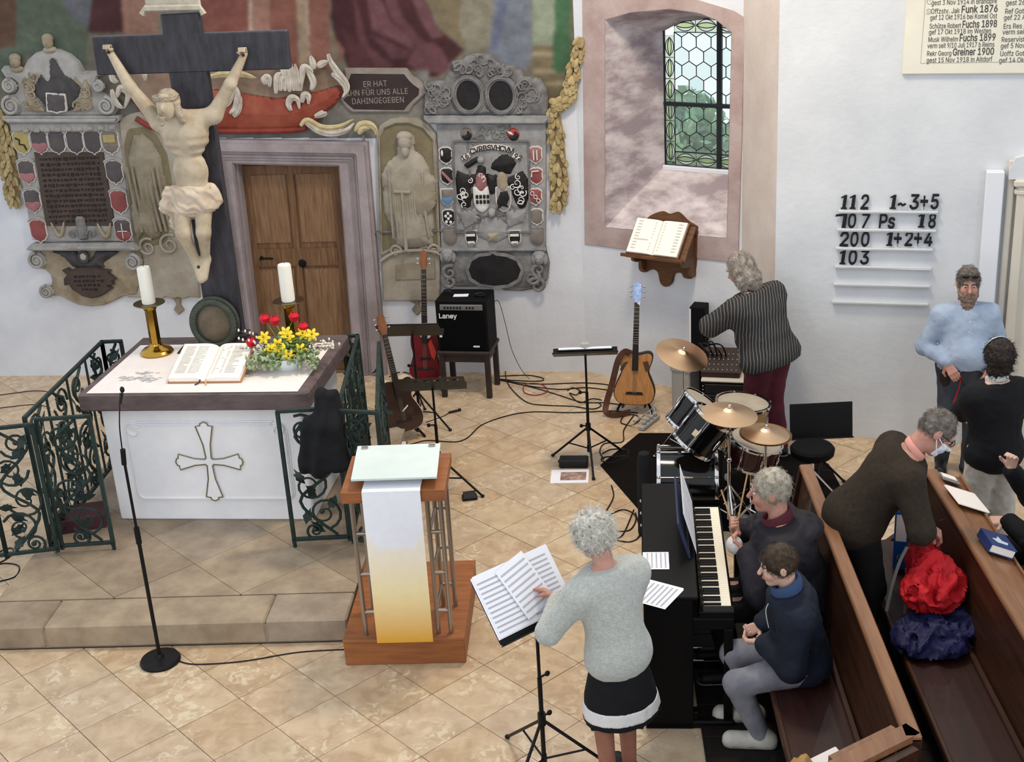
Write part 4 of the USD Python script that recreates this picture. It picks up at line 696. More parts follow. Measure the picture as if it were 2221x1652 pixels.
fm = [('shield_yellow', None), ('shield_dark', 'shield_pink'), ('shield_dark', None), ('shield_dark', None), ('shield_dark', None), ('shield_grey', None), ('shield_dark', 'shield_pink'), ('shield_dark', 'shield_pink'), ('shield_red', None), ('shield_dark', None), ('shield_red', None), ('shield_dark', 'shield_red')]
for k, c in enumerate(W['e1_sh']):
    s = shield(e1, c, .082, .115, fm[k][0], -.052 if 0 < k < 5 else -.052, lower=fm[k][1])
    wp(e1, 'canopy', sweep([(c[0] + .09 * math.cos(a), -.065, c[1] + .1 + .035 * math.sin(a)) for a in np.linspace(PI, 0, 9)], .01, 6), 'epi_light')
    if k == 0: wsub(e1, s, 'charge', sweep([(c[0] - .05, -.082, c[1] + .05), (c[0] - .01, -.082, c[1] + .03), (c[0] - .02, -.082, c[1] - .01), (c[0] + .03, -.082, c[1] - .02), (c[0] + .045, -.082, c[1] - .07)], .008, 6), 'epi_black')
    if k == 5: wsub(e1, s, 'charge', box(c[0] - .06, c[0] + .06, -.082, -.074, c[1] + .0, c[1] + .075, .004), 'shield_yellow')
    if k == 11: wsub(e1, s, 'charge', cat_([box(c[0] - .004, c[0] + .004, -.088, -.075, c[1] - .07, c[1] + .08), box(c[0] - .05, c[0] + .05, -.088, -.075, c[1] - .004, c[1] + .004)]), 'rim')
# ---- right epitaph
e2 = WT('wall_epitaph', 'grey carved epitaph with black heraldry and two dark ovals on its crest', 'epitaph', 'e2_body')
cr = poly('e2_crest'); ov = [Polygon(circ(*W['e2_ov%d' % k][0], W['e2_ov%d' % k][1][0] - W['e2_ov%d' % k][0][0], W['e2_ov%d' % k][2][1] - W['e2_ov%d' % k][0][1])) for k in (1, 2)]; ou = ov[0].union(ov[1])
wp(e2, 'crest', cat_([wext(cr, .06, 0, .01), pillow(cr.difference(ou.buffer(.04)).buffer(-.01), .03, .012, -.055)]), 'epi_grey'); wp(e2, 'crest_scrollwork', curl_field(cr.difference(ou.buffer(.05)).buffer(-.03), 46, .03, .075, -.085, 8, .011), 'epi_grey', kind='stuff')
for o in ov:
    r = wp(e2, 'oval_frame', wext(o.buffer(.05).difference(o), .1, 0, .02), 'epi_grey'); wsub(e2, r, 'oval_plate', wext(o.buffer(.01), .07, 0), 'epi_black')
ec = poly('e2_cornice'); wp(e2, 'cornice', cat_([wext(ec, .1, 0, .02), wext(ec.buffer(-.015), .14, 0, .03)]), 'epi_grey_pale'); eb = poly('e2_body'); wp(e2, 'panel', wext(eb, .05, 0, .006), 'epi_grey_pale')
pn = poly('e2_panel'); wp(e2, 'panel_frame', wext(pn.buffer(.02).difference(pn), .075, 0, .008), 'epi_grey'); wp(e2, 'pilaster_line', cat_([box(-1.395, -1.375, -.06, -.04, 1.3, 2.42), box(-.405, -.385, -.06, -.04, 1.3, 2.42), box(-1.42, -.4, -.066, -.04, 1.475, 1.487)]), 'epi_grey')
for k, mt in ((0, 'shield_grey'), (2, 'bright_red')):
    c, d = W['e2_med'][k:k + 2]; r = d[0] - c[0]; s = wp(e2, 'roundel', pillow(Polygon(circ(*c, r)), .025, .006, -.05), mt); wsub(e2, s, 'charge', pillow(Polygon(circ(c[0] + .006, c[1] - .012, r * .8, n=20)).difference(Polygon(circ(c[0] - .02, c[1] + .02, r * .62, n=20))), .012, .005, -.07), 'epi_black')
    if k: wsub(e2, s, 'charge', wext([(c[0] - r, c[1] + r * .7), (c[0] - .2 * r, c[1] + r * .45), (c[0] + .05 * r, c[1] - .05 * r), (c[0] - .6 * r, c[1] + .2 * r)], .008, -.074), 'white_paint')
mx = (W['e2_med'][0][0] + W['e2_med'][2][0]) / 2; wp(e2, 'mask_ornament', curl_field(sbox(mx - .16, 2.34, mx + .16, 2.46), 12, .03, .05, -.06, 9, .01), 'epi_grey')
bn = poly('e2_banner'); s = wp(e2, 'banner', wext(bn, .02, -.05, .004), 'rim')
(b0, z0), (b1, z1), (b2, z2) = W['e2_banmid']
for k, ch in enumerate('CVRBSVHCVM'):
    t = (k + .5) / 10; x = b0 + (b2 - b0) * t; z = z0 * (1 - t) ** 2 + 2 * t * (1 - t) * (2 * z1 - (z0 + z2) / 2) + z2 * t * t; wsub(e2, s, 'letter', wtext(ch, .048, x, z - .03, -.07, .003, True, center=True, rotz=(.5 - t) * .5), 'letter_dark')
for n, tx, rz in (('e2_ban16', '16', .45), ('e2_ban92', '92', -.45)):
    q = poly(n); s2 = wp(e2, 'banner', wext(q, .018, -.05, .004), 'rim'); cx, cz = q.centroid.coords[0]; wsub(e2, s2, 'letter', wtext(tx, .045, cx, cz - .02, -.068, .003, True, center=True, rotz=rz), 'letter_dark')
for nm, kk in (('mantling', 'e2_blk1'), ('mantling', 'e2_blk2'), ('crest_beast', 'e2_lion'), ('mantling', 'e2_mid'), ('crest_arm', 'e2_arm')): wp(e2, nm, pillow(poly(kk).buffer(.003), .03, .008, -.05), 'epi_black')
(hx_, hz_), (hr, _) = W['e2_hand']; wp(e2, 'fist', ell((hx_, -.07, hz_), (.035, .03, .035)), 'epi_grey_pale')
wp(e2, 'silver_edging', cat_([curl_field(poly('e2_blk1').buffer(-.02), 9, .025, .045, -.083, 2, .006)[i] for i in range(9)] + curl_field(poly('e2_blk2').buffer(-.02), 9, .025, .045, -.083, 3, .006)), 'white_paint', kind='stuff')
for k in (0, 2):
    c, d = W['e2_helm'][k:k + 2]; wp(e2, 'helmet', pillow(Polygon(circ(*c, d[0] - c[0], .1)), .04, .008, -.055), 'shield_pink' if k == 0 else 'epi_beige')
    c, d = W['e2_lsh'][k:k + 2]; sh = shield(e2, c, d[0] - c[0], .115, 'white_paint' if k == 0 else 'epi_grey_pale', -.055, 1); g = np.random.default_rng(k)
    wsub(e2, sh, 'charge', cat_([box(c[0] - .05 + .035 * i, c[0] - .05 + .035 * i + .024, -.094, -.084, c[1] - .04 + .05 * j, c[1] - .04 + .05 * j + .035, .003) for i in range(4) for j in range(2)]) if k == 0 else pillow(Polygon([(c[0] - .06, c[1] - .02), (c[0] - .02, c[1] + .07), (c[0] + .04, c[1] + .08), (c[0] + .06, c[1] + .01), (c[0] + .03, c[1] - .05), (c[0] + .05, c[1] - .08), (c[0] - .01, c[1] - .06), (c[0] - .05, c[1] - .09)]), .012, .005, -.084), 'epi_black')
sm = ['epi_black', 'epi_black', 'shield_grey', 'epi_black', 'shield_grey', 'shield_pink', 'shield_red', 'shield_red', 'shield_grey', 'shield_grey', 'epi_black', 'epi_black']
for k, c in enumerate(W['e2_sh']):
    sh = shield(e2, c, .055 if k < 10 else .05, .075 if k < 10 else .065, sm[k], -.05, 1 if k in (2, 4, 9, 10, 11) else 0, rim=k not in (4, 9), lower='shield_blue' if k == 2 else None)
    y = -.083
    if k == 0: wsub(e2, sh, 'charge', ell((c[0] - .03, y, c[1] + .03), (.012, .008, .03), 8), 'white_paint')
    if k == 1: wsub(e2, sh, 'charge', sweep([(c[0] - .045, y, c[1] + .05), (c[0] + .04, y, c[1] - .05)], .014, 6), 'shield_pink')
    if k == 3: wsub(e2, sh, 'charge', [ell((c[0] + dx, y, c[1] + dz), (.014, .009, .016), 8) for dx, dz in ((0, .045), (-.024, .02), (.024, .02), (0, -.005), (-.02, -.035), (.02, -.04))], 'white_paint')
    if k == 5: wsub(e2, sh, 'charge', cat_([box(c[0] - .022, c[0] - .01, y - .004, y + .006, c[1] - .045, c[1] + .05), box(c[0] + .01, c[0] + .022, y - .004, y + .006, c[1] - .045, c[1] + .05)]), 'rim')
    if k == 6: wsub(e2, sh, 'charge', sweep([(c[0] - .04, y, c[1] + .0), (c[0] - .035, y, c[1] + .05), (c[0] + .03, y, c[1] + .055)], .008, 6), 'rim')
    if k == 7: wsub(e2, sh, 'charge', [sweep(np.stack([c[0] + dx + .017 * np.cos(np.arange(12) * PI / 6), np.full(12, y), c[1] + dz + .017 * np.sin(np.arange(12) * PI / 6)], 1), .004, 5, closed=True) for dx, dz in ((-.026, .04), (.003, .005), (.028, -.03))], 'white_paint')
    if k >= 10: wsub(e2, sh, 'charge', cat_([box(c[0] - .042, c[0] + .042, y - .004, y + .006, c[1] + .018, c[1] + .042), box(c[0] - .032, c[0] + .032, y - .004, y + .006, c[1] - .05, c[1] - .03)]), 'white_paint')
(ax_, az_), (ar_, _), w1, w2, w3, w4, w5, w6, w7, w8 = W['e2_angel']
wp(e2, 'angel', cat_([ell((ax_, -.085, az_), (.032, .04, .04)), ell((ax_, -.075, az_ + .02), (.037, .035, .03)), pillow(Polygon([w1, w2, w3, w4]).buffer(.01), .03, .01, -.05), pillow(Polygon([w5, w6, w7, w8]).buffer(.01), .03, .01, -.05), pillow(Polygon([(ax_ - .1, az_ - .04), (ax_ + .1, az_ - .04), (ax_ + .17, az_ - .22), (ax_, az_ - .3), (ax_ - .17, az_ - .22)]), .035, .01, -.05)]), 'epi_grey_pale')
pl = Polygon(W['e2_panel']); wp(e2, 'foliage', curl_field(pl.intersection(sbox(-2, 1.5, 0, 1.72)).buffer(-.03), 18, .03, .06, -.06, 6, .01), 'epi_grey'); wp(e2, 'bust', pillow(poly('e2_bust'), .05, .01, -.05), 'epi_beige')
wp(e2, 'lower_cornice', wext(poly('e2_lowc'), .1, 0, .015), 'epi_grey_pale'); el = poly('e2_low'); wp(e2, 'lower_cartouche', cat_([wext(el, .05, 0, .015), pillow(el.buffer(-.03), .03, .014, -.045)]), 'epi_grey')
eo = poly('e2_oval'); r = wp(e2, 'oval_frame', wext(eo.buffer(.03).difference(eo.buffer(-.004)), .11, 0, .02), 'epi_grey'); wsub(e2, r, 'oval_plate', wext(eo, .09, 0, .006), 'epi_black', label='large black oval plate')
for k in (0, 2):
    c, d = W['e2_heads'][k:k + 2]; wp(e2, 'cherub', cat_([ell((c[0], -.09, c[1]), (.05, .05, .062)), ell((c[0], -.08, c[1] + .035), (.062, .045, .045)), ell((c[0] - .05, -.07, c[1] - .01), (.03, .03, .06)), ell((c[0] + .05, -.07, c[1] - .01), (.03, .03, .06)), ell((c[0], -.14, c[1] - .01), (.01, .012, .014), 6), ell((c[0] - .018, -.135, c[1] + .012), (.009, .008, .006), 6), ell((c[0] + .018, -.135, c[1] + .012), (.009, .008, .006), 6)]), 'epi_grey_pale')
q = W['e2_curls']
for k in range(0, len(q), 2): wp(e2, 'volute', scroll(q[k], (q[k + 1][0] - q[k][0]), 1 if k < 4 else -1, 1. + k, -.09, .022, 1.3), 'epi_grey')
# ---- two figure tombstones
def tomb(label, slab, fig, group=None):
    t = WT('figure_tombstone', label, 'tombstone', slab); wp(t, 'slab', wext(poly(slab), .04, 0, .008), 'tomb_pale'); return t
t2 = tomb('worn beige tombstone with a carved knight in an arched niche beside the door', 't2_slab', 't2_fig')
ni = poly('t2_niche'); wp(t2, 'arch_rim', wext(ni.buffer(.025).difference(ni), .07, 0, .012), 'tomb_pale'); wp(t2, 'niche_ground', wext(ni, .043, 0), 'tomb_dim')
fg = poly('t2_fig'); (hx_, hz_), (h2, _) = W['t2_head']; b = fg.bounds
wp(t2, 'knight_figure', cat_([pillow(fg, .085, .012, -.04, .6, .12), ell((hx_, -.1, hz_), (.065, .06, .085)), ell((hx_, -.115, hz_ - .08), (.04, .04, .07)), ell((hx_, -.1, hz_ + .05), (.075, .05, .05))] + [sweep(smoothpath([(b[0] + .1 + .045 * k, -.11, b[3] - .35 - .03 * (k % 3)), (b[0] + .09 + .047 * k, -.122, b[3] - .75), (b[0] + .08 + .05 * k, -.09, b[1] + .12)]), .013, 6) for k in range(8)]), 'tomb_pale')
wp(t2, 'carved_shield', pillow(poly('t2_shield'), .05, .01, -.1), 'tomb'); q = W['t2_sword']; wp(t2, 'carved_sword', cat_([sweep([(q[0][0], -.135, q[0][1]), (q[1][0], -.115, q[1][1])], .018, 6), sweep([(q[2][0], -.135, q[2][1]), (q[3][0], -.135, q[3][1])], .015, 6)]), 'tomb_pale')
pp = poly('t2_plate'); wp(t2, 'inscription_plate', wext(pp, .05, 0, .006), 'tomb'); wp(t2, 'volute_base', [scroll((b[0] + .08, b[1] - .02), .06, 1, 0, -.06, .016), scroll((b[2] - .08, b[1] - .02), .06, -1, PI, -.06, .016), sweep(smoothpath([(b[0] - .08, -.06, b[1] - .12), (b[0] + .1, -.06, b[1] - .03), (b[2] - .1, -.06, b[1] - .03), (b[2] + .03, -.06, b[1] - .12)]), .018, 7)], 'tomb_pale')
wp(t2, 'finial', wext(poly('t2_fin'), .02, 0, .006), 'tomb')
t1 = tomb('worn grey-brown tombstone with a carved robed figure, half hidden behind the crucifix', 't1_slab', 't1_fig')
fg = poly('t1_fig'); b = fg.bounds; wp(t1, 'niche_ground', wext(fg.buffer(.07).intersection(poly('t1_slab').buffer(-.03)), .043, 0), 'tomb_dim')
wp(t1, 'robed_figure', cat_([pillow(fg, .08, .012, -.04, .6, .12)] + [sweep(smoothpath([(b[0] + .06 + .05 * k, -.1, b[3] - .3), (b[0] + .08 + .05 * k, -.12, b[3] - .6), (b[0] + .1 + .05 * k, -.09, b[1] + .1)]), .014, 6) for k in range(7)]), 'tomb')
q = W['t1_scr']; wp(t1, 'volute_base', [scroll(q[k], abs(q[k + 1][0] - q[k][0]), 1, 1, -.06, .016) for k in (0, 2)], 'tomb_pale'); wp(t1, 'finial', wext(poly('t1_fin'), .02, 0, .006), 'tomb')
# ---- inscribed tablet
tb = WT('inscribed_tablet', 'dark brown wall tablet with painted capitals in a pale notched frame above the door', 'tablet', 'tab_o')
wp(tb, 'frame', wext(poly('tab_o').buffer(.01), .03, 0, .01), 'tablet_rim'); wp(tb, 'plate', wext(poly('tab_i'), .036, 0, .004), 'tablet')
q = W['tab_t']; hh = q[6][1] - q[0][1]
for k, s in enumerate(('ER HAT', 'IHN FÜR UNS ALLE', 'DAHINGEGEBEN')): a, b = q[2 * k], q[2 * k + 1]; wp(tb, 'lettering', wtext(s, hh * .95, a[0], a[1], -.036, .002, False, width=b[0] - a[0]), 'tablet_letter')
# ---- red cartouche with white leaves
rc = WT('painted_cartouche', 'red sarcophagus-shaped cartouche with flaming white leaf ornament above the door', 'cartouche', 'red')
wp(rc, 'upper_panel', wext(poly('redtop'), .02, 0, .006), 'tan_stucco'); wp(rc, 'sarcophagus', cat_([wext(poly('red'), .03, 0, .01), pillow(poly('red').buffer(-.012), .06, .012, -.028)]), 'red_stucco'); wp(rc, 'lower_lip', sweep(smoothpath([(u, -.05, z) for u, z in W['redlip']]), .028, 8), 'red_lip')
for n in [k for k in W if k.startswith('lf') or k.startswith('lg')]:
    pts = smoothpath([(u, -.09, z) for u, z in W[n]]); L = len(pts); r = .03 * np.sin(np.linspace(.35, PI - .12, L)) ** .8
    wp(rc, 'leaf', cat_([sweep(pts, r, 8, flat=(.45, 1.1), up=(0, 1, 0)), sweep(pts + [.014, -.012, .004], r * .35, 6)]), 'stucco_cream' if n in ('lf9', 'lf12', 'lf13', 'lg10') else 'stucco_white')
# ---- leaf garlands
def garland(label, paths, widths, seed):
    ks = [np.array(W[k]) for k in paths]; t = WT('leaf_garland', label, 'garland', None, float(np.vstack(ks)[:, 0].mean()), float(np.vstack(ks)[:, 1].min())); g = np.random.default_rng(seed)
    core = []
    for P, wd in zip(ks, widths):
        pts = smoothpath(np.c_[P[:, 0], np.full(len(P), -.02), P[:, 1]], 8); L = len(pts); w = np.interp(np.linspace(0, 1, L), np.linspace(0, 1, len(wd)), wd); core.append(sweep(pts, w * .8, 8, flat=(.35, 1), up=(0, 1, 0)))
        for i in range(1, L - 1):
            d = pts[i + 1] - pts[i - 1]; d /= np.linalg.norm(d); nrm = np.array([d[2], 0, -d[0]])
            for q in range(3):
                o = g.uniform(-1, 1); c = pts[i] + nrm * o * w[i] * .85 + [0, -.03 - .03 * (1 - o * o), 0]; di = d * 1. + nrm * o * .55 + [0, -.25, 0]; R = aim(di, (0, -1, 0))
                wp(t, 'leaf', ell(c, (.023, .009, .05), 6, R), 'garland_leaf' if g.random() < .5 else 'garland_leaf2')
    wp(t, 'garland_core', core, 'garland_leaf'); return t
garland('yellow-brown leaf garland hanging down at the left end of the back wall', ['g0'], [(.07, .1, .11, .1, .06)], 5)
garland('yellow-brown leaf garland hanging between the grey epitaph and the window', ['g1', 'g2'], [(.05, .06, .07, .06, .07), (.04, .08, .09, .1, .07)], 6)
# ================================================================ right wall: memorial board, hymn board
def CT(name, label, cat, u0, z0, group=None):
    t = thing(name, label, cat, (*frame_pt(C0, CANG, u0), z0), CANG, group); t.sh = np.array([-u0, 0, -z0]); return t
mb = W['memo']; mem = CT('memorial_board', 'cream memorial board lettered with names and dates of the fallen, high on the right wall', 'memorial board', .8, 3.02)
wp(mem, 'board', wext([(mb[0][0], 3.03), (mb[0][0] + .02, 4.3), (2.0, 4.3), (2.0, 3.01)], .025, 0, .006), 'cream_board')
mi = W['memo_in']; wp(mem, 'inner_line', sweep([(1.9, -.026, mi[0][1] - .01), (mi[0][0], -.026, mi[0][1]), (mi[0][0] + .02, -.026, 4.2)], .002, 4), 'grey_line')
wp(mem, 'ornament', [scroll((.405, 3.62), .025, 1, 0, -.026, .003), scroll((.412, 3.56), .03, -1, 2, -.026, .003), scroll((.41, 3.49), .022, 1, 4, -.026, .003)], 'grey_line')
lines = [(('gest 3 Nov 1914 in Brandpre', 0),), (('Offzstv. Jak ', 0), ('Funk 1876', 1)), (('gef 12 Okt 1916 bei Komel Ost', 0),), (('Schütze Robert ', 0), ('Fuchs 1898', 1)), (('gef 17 Okt 1918 im Westen', 0),), (('Musk Wilhelm ', 0), ('Fuchs 1899', 1)), (('verm seit 9/10 Juli 1917 b Reims', 0),), (('Rekr Georg ', 0), ('Greiner 1900', 1)), (('gest 15 Nov 1918 in Altdorf', 0),)]
lines2 = ['gest 26', 'Ref Gottf', 'gef 22 A', 'Ers Res G', 'verm seit 5', 'Reservist G', 'gef 5 Nov 1', 'Uoffz Gottl', 'gef 14 Okt']
ml = W['memo_lines']
for k, l in enumerate(lines):
    a, b = ml[2 * k], ml[2 * k + 1]; wid = b[0] - a[0]; ms = [txt(s, .05 if bo else .036, .002, bool(bo)) for s, bo in l]; ws = [m[0][:, 0].max() + .012 for m in ms]; tot = sum(ws); x = a[0]
    for (v, f), w0 in zip(ms, ws):
        v = v.copy(); v[:, 0] = v[:, 0] * wid / tot + x; v[:, 1] += a[1] - .018; wp(mem, 'lettering', onwall((v, f), -.025), 'ink'); x += w0 * wid / tot
    c = W['memo_col2'][k]; wp(mem, 'lettering', wtext(lines2[k], .036, c[0], c[1] - .018, -.025, .002, False, sx=.75), 'ink')
hy = W['hymn']; rowname = ['top', 'second', 'third', 'fourth', 'fifth', 'lowest']
for k in range(6):
    a, b = hy[2 * k], hy[2 * k + 1]; t = CT('hymn_ledge', '%s of the six narrow white hymn number ledges on the right wall' % rowname[k], 'ledge', (a[0] + b[0]) / 2, a[1] - .03, 'hymn board ledges')
    wp(t, 'ledge', cat_([box(a[0], b[0], -.035, 0, a[1] - .028, a[1] - .014, .003), box(a[0], b[0], -.035, -.029, a[1] - .028, a[1] - .002, .002)]), 'ledge_paint')
rowsd = [('112', '112'), ('1-3+5', '1-3+5'), ('107', '107'), (['Ps'], 'Ps'), ('18', '18'), ('200', '200'), ('1+2+4', '1+2+4'), ('103', '103')]
rowpos = ['top hymn row', 'top hymn row', 'second hymn row', 'second hymn row', 'second hymn row', 'third hymn row', 'third hymn row', 'fourth hymn row']
i = 0; seen = {}
ORD = ['first', 'second', 'third', 'fourth', 'fifth', 'sixth', 'seventh', 'eighth']; NUM = dict(zip('0123456789', ['zero', 'one', 'two', 'three', 'four', 'five', 'six', 'seven', 'eight', 'nine']))
for (chars, whole), rp in zip(rowsd, rowpos):
    for q, ch in enumerate(chars):
        a, b = W['dig'][i], W['digw'][i]; w = b[0] - a[0]; h = .114
        sgn = ch in '+-'; nm = {'+': 'plus sign', '-': 'dash'}.get(ch, 'digit ' + NUM[ch] if ch.isdigit() else 'letters Ps'); k_ = seen.get(rp, 0); seen[rp] = k_ + 1
        t = CT('hymn_sign' if sgn else 'hymn_digit', 'black hymn board %s, %s sign from the left in the %s' % (nm, ORD[k_], rp), 'number', a[0], a[1], 'hymn board numbers')
        if ch == '-': m = sweep(smoothpath([(a[0] + .012, -.02, a[1] - .004), (a[0] + w * .4, -.02, a[1] + .01), (a[0] + w * .65, -.02, a[1] - .004), (a[0] + w - .004, -.02, a[1] + .01)]), .009, 6)
        elif ch == '+': m = cat_([box(a[0], a[0] + w, -.024, -.014, a[1] + .03, a[1] + .055, .003), box(a[0] + w * .4, a[0] + w * .62, -.024, -.014, a[1] - .0, a[1] + .088, .003), box(a[0] + w * .47, a[0] + w * .53, -.022, -.016, a[1] - .025, a[1])])
        elif ch == '1': m = wext([(a[0] + .005, a[1]), (a[0] + .052, a[1]), (a[0] + .052, a[1] + .01), (a[0] + .043, a[1] + .014), (a[0] + .052, a[1] + h), (a[0] + .036, a[1] + h), (a[0] + .006, a[1] + h * .84), (a[0] + .008, a[1] + h * .76), (a[0] + .025, a[1] + h * .82), (a[0] + .016, a[1] + .014), (a[0] + .005, a[1] + .01)] if whole != '107' else [(a[0] + .04, a[1]), (a[0] + .072, a[1]), (a[0] + .082, a[1] + h), (a[0] - .004, a[1] + h * .96), (a[0] - .01, a[1] + h * .8), (a[0] + .054, a[1] + h * .87)], .01, -.014)
        else: m = wtext(ch, h * (1. if ch != 'Ps' else .98), a[0], a[1], -.014, .01, True, .08, width=w)
        wp(t, 'sign_plate', m, 'black_digit'); i += 1

# ---- wooden wall lectern with an open book, on the oblique wall under the window
M('walnut', '6a4830', .5, col2='573922', scale=4, detail=6, stretch=(2, 9, 9), coat=.1)
BO = (.92, 1.0); wl = thing('wall_lectern', 'carved brown wooden book rest mounted on the wall below the window', 'book rest', (*frame_pt(B0, BANG, BO[0]), BO[1]), BANG)
def bp(t, nm, m, mat): return part(t, nm, xf(_mesh(m), t=(-BO[0], 0, -BO[1])), mat)
bpts = smoothpath([(u, 0, z) for u, z in [(.715, 1.613), (.772, 1.661), (.885, 1.705), (.958, 1.687), (1.05, 1.712), (1.141, 1.645), (1.239, 1.597)]], 4); bpts = [(p[0], p[2]) for p in bpts]
low = smoothpath([(u, 0, z) for u, z in [(1.229, 1.3), (1.21, 1.172), (1.173, 1.108), (1.099, 1.107), (1.072, 1.147), (1.007, 1.131), (.978, 1.04), (.911, .997), (.855, 1.025), (.828, 1.126), (.772, 1.146), (.704, 1.112), (.637, 1.121), (.629, 1.208), (.635, 1.451)]], 4); bpts += [(p[0], p[2]) for p in low]
bp(wl, 'back_board', wext(Polygon(bpts).buffer(0), .025, -.002, .008), 'walnut'); bp(wl, 'desk', hull([(u, y + dy, z - dz) for u in (.63, 1.235) for y, z in ((-.27, 1.335), (-.04, 1.6)) for dy, dz in ((0, 0), (.012, .022))]), 'walnut'); bp(wl, 'lip', hull([(u, y, z) for u in (.6, 1.225) for y, z in ((-.27, 1.32), (-.3, 1.33), (-.3, 1.352), (-.28, 1.358), (-.26, 1.33))]), 'walnut')
for u in (.7, 1.2): bp(wl, 'bracket', xf(ext(Polygon(smoothpath([(0, 1.58, 0), (-.08, 1.5, 0), (-.25, 1.32, 0), (-.2, 1.26, 0), (-.12, 1.25, 0), (-.1, 1.17, 0), (-.03, 1.13, 0), (0, 1.15, 0)], 4)[:, :2]).buffer(0), .03), np.array([[0, 0, 1.], [1, 0, 0], [0, 1, 0]]), (u - .015, -.003, 0)), 'walnut')
wbk = thing('wall_book', 'open memorial book with short printed lines lying on the wall book rest', 'book', (*frame_pt(B0, BANG, .915, -.268), 1.358), BANG)
# ================================================================ altar, crucifix, railings, lectern
M('altar_white', 'efeff2', .75, col2='e4e5ea', scale=3, bump=.15, bscale=30); M('altar_slab', '55494a', .5, col2='6b5d5c', scale=6, detail=8, bump=.1, bscale=30, stretch=(1, 3, 3)); M('gold_line', '8c7f63', .5, metal=.4)
M('linen', 'ece4e0', .85, col2='e6dedb', scale=8, bump=.15, bscale=180); M('embroidery', 'a9a7a8', .85); M('paper', 'efe9df', .8); M('paper_white', 'e9eaf0', .8); M('print_grey', 'bdb6ad', .8); M('page_edge', 'd9cbb6', .8); M('book_leather', 'a97a5c', .6); M('ribbon_dark', '3a2a28', .7); M('ribbon_gold', 'c9a77a', .6)
M('brass', 'b08a3c', .18, metal=1.); M('brass_dark', '6b5a35', .3, metal=1.); M('wax', 'eceae0', .45, sss=.15); M('wick', '3a3330', .9)
M('black_wood', '232127', .55, col2='36353e', scale=5, detail=8, bump=.25, bscale=25, stretch=(4, 4, 1), spec=.4); M('corpus', 'bfb29d', .5, col2='a3937b', scale=7, detail=7, bump=.15, bscale=25); M('corpus_cloth', 'c9b9a6', .6, col2='b3a28e', scale=8, bump=.15, bscale=30); M('corpus_hair', 'b0a28e', .6, col2='8f8271', scale=15); M('wound', '4a2a25', .7); M('plaque_pale', 'b9b3a6', .7, col2='a39b8c', scale=14)
M('wreath', '4b5047', .7, col2='3a4039', scale=14, bump=.4, bscale=40); M('disc_stone', '716555', .75, col2='5d5343', scale=9, bump=.4, bscale=40)
M('rail_green', '222f2d', .5, col2='2e3e3b', scale=10, metal=.25); M('coat_black', '0d0e12', .85, col2='15161b', scale=8, bump=.15, bscale=60)
M('steel', 'a49c96', .3, metal=.9); M('lectern_wood', '83502f', .45, col2='996039', scale=4, detail=6, stretch=(1, 9, 9)); M('frosted', 'cdd8d6', .3, col2='c3d0cd', scale=3, spec=.6); M('black_metal', '17171a', .45, metal=.4); M('black_plastic', '131316', .5)
M('bowl_white', 'e4ecf2', .3); M('tulip', 'c0142a', .5); M('daffodil', 'e3c52a', .6, col2='f0d848', scale=20); M('foliage', '5d7a3c', .7, col2='7d9655', scale=18); M('sage', 'a8b590', .8, col2='8fa077', scale=16); M('catkin', 'e4dfd2', .9); M('twig', '6b4f3c', .8)
M('kneeler', '43282b', .8, col2='513034', scale=8); AR = -4.2; AC = (-2.83, 9.19)
alt = thing('altar', 'white altar block with a carved cross panel under a dark stone slab', 'altar', (*AC, DZ), AR)
part(alt, 'body', box(-.77, .76, -.58, .45, 0, .93, .012), 'altar_white'); part(alt, 'slab', cat_([box(-.87, .865, -.7, .55, .945, 1.085, .015), box(-.8, .8, -.62, .5, .92, .95, .01)]), 'altar_slab', label='dark stone altar slab')
def rr(x0, x1, z0, z1, r): return sbox(x0 + r, z0 + r, x1 - r, z1 - r).buffer(r)
po = rr(-.6, .64, .17, .82, .07).difference(sbox(-.62, .74, -.5, .84)).difference(sbox(.54, .74, .66, .84)).union(Polygon(circ(-.53, .75, .06))).union(Polygon(circ(.57, .75, .06)))
part(alt, 'raised_panel', wext(po, .02, -.58, .012), 'altar_white'); part(alt, 'panel_moulding', [sweep([(x, -.6, z) for x, z in po.buffer(-.025).exterior.coords], .009, 6), scroll((-.53, .75), .05, 1, 2, -.605, .01, 1.2), scroll((.57, .75), .05, -1, 1, -.605, .01, 1.2)], 'altar_white')
def cross_poly(cx, cz, h, w):
    arm = lambda L: [(-.02, .02), (-.028, L * .45), (-.065, L * .93), (-.03, L * .95), (-.028, L * 1.), (0, L * 1.04), (.028, L * 1.), (.03, L * .95), (.065, L * .93), (.028, L * .45), (.02, .02)]
    out = []
    for k, L in enumerate((h, w, h, w)):
        a = -k * PI / 2; c, s = math.cos(a), math.sin(a); out.append(Polygon([(cx + x * c - z * s, cz + x * s + z * c) for x, z in arm(L)]))
    return unary_union(out + [sbox(cx - .03, cz - .03, cx + .03, cz + .03)])
cp = cross_poly(.02, .5, .31, .25); cr_ = part(alt, 'carved_cross', wext(cp, .014, -.598, .006), 'altar_white'); part(cr_, 'gold_outline', sweep([(x, -.612, z) for x, z in cp.exterior.coords], .005, 5), 'gold_line')
AT = DZ + 1.085
def on_altar(x, y):
    a = math.radians(AR); return (AC[0] + x * math.cos(a) - y * math.sin(a), AC[1] + x * math.sin(a) + y * math.cos(a), AT)
cl = thing('altar_cloth', 'white linen cloth with a grey embroidered grape motif on the altar slab', 'cloth', on_altar(0, 0), AR)
part(cl, 'linen', box(-.8, .79, -.69, .34, .001, .006, .002), 'linen')
g = np.random.default_rng(3)
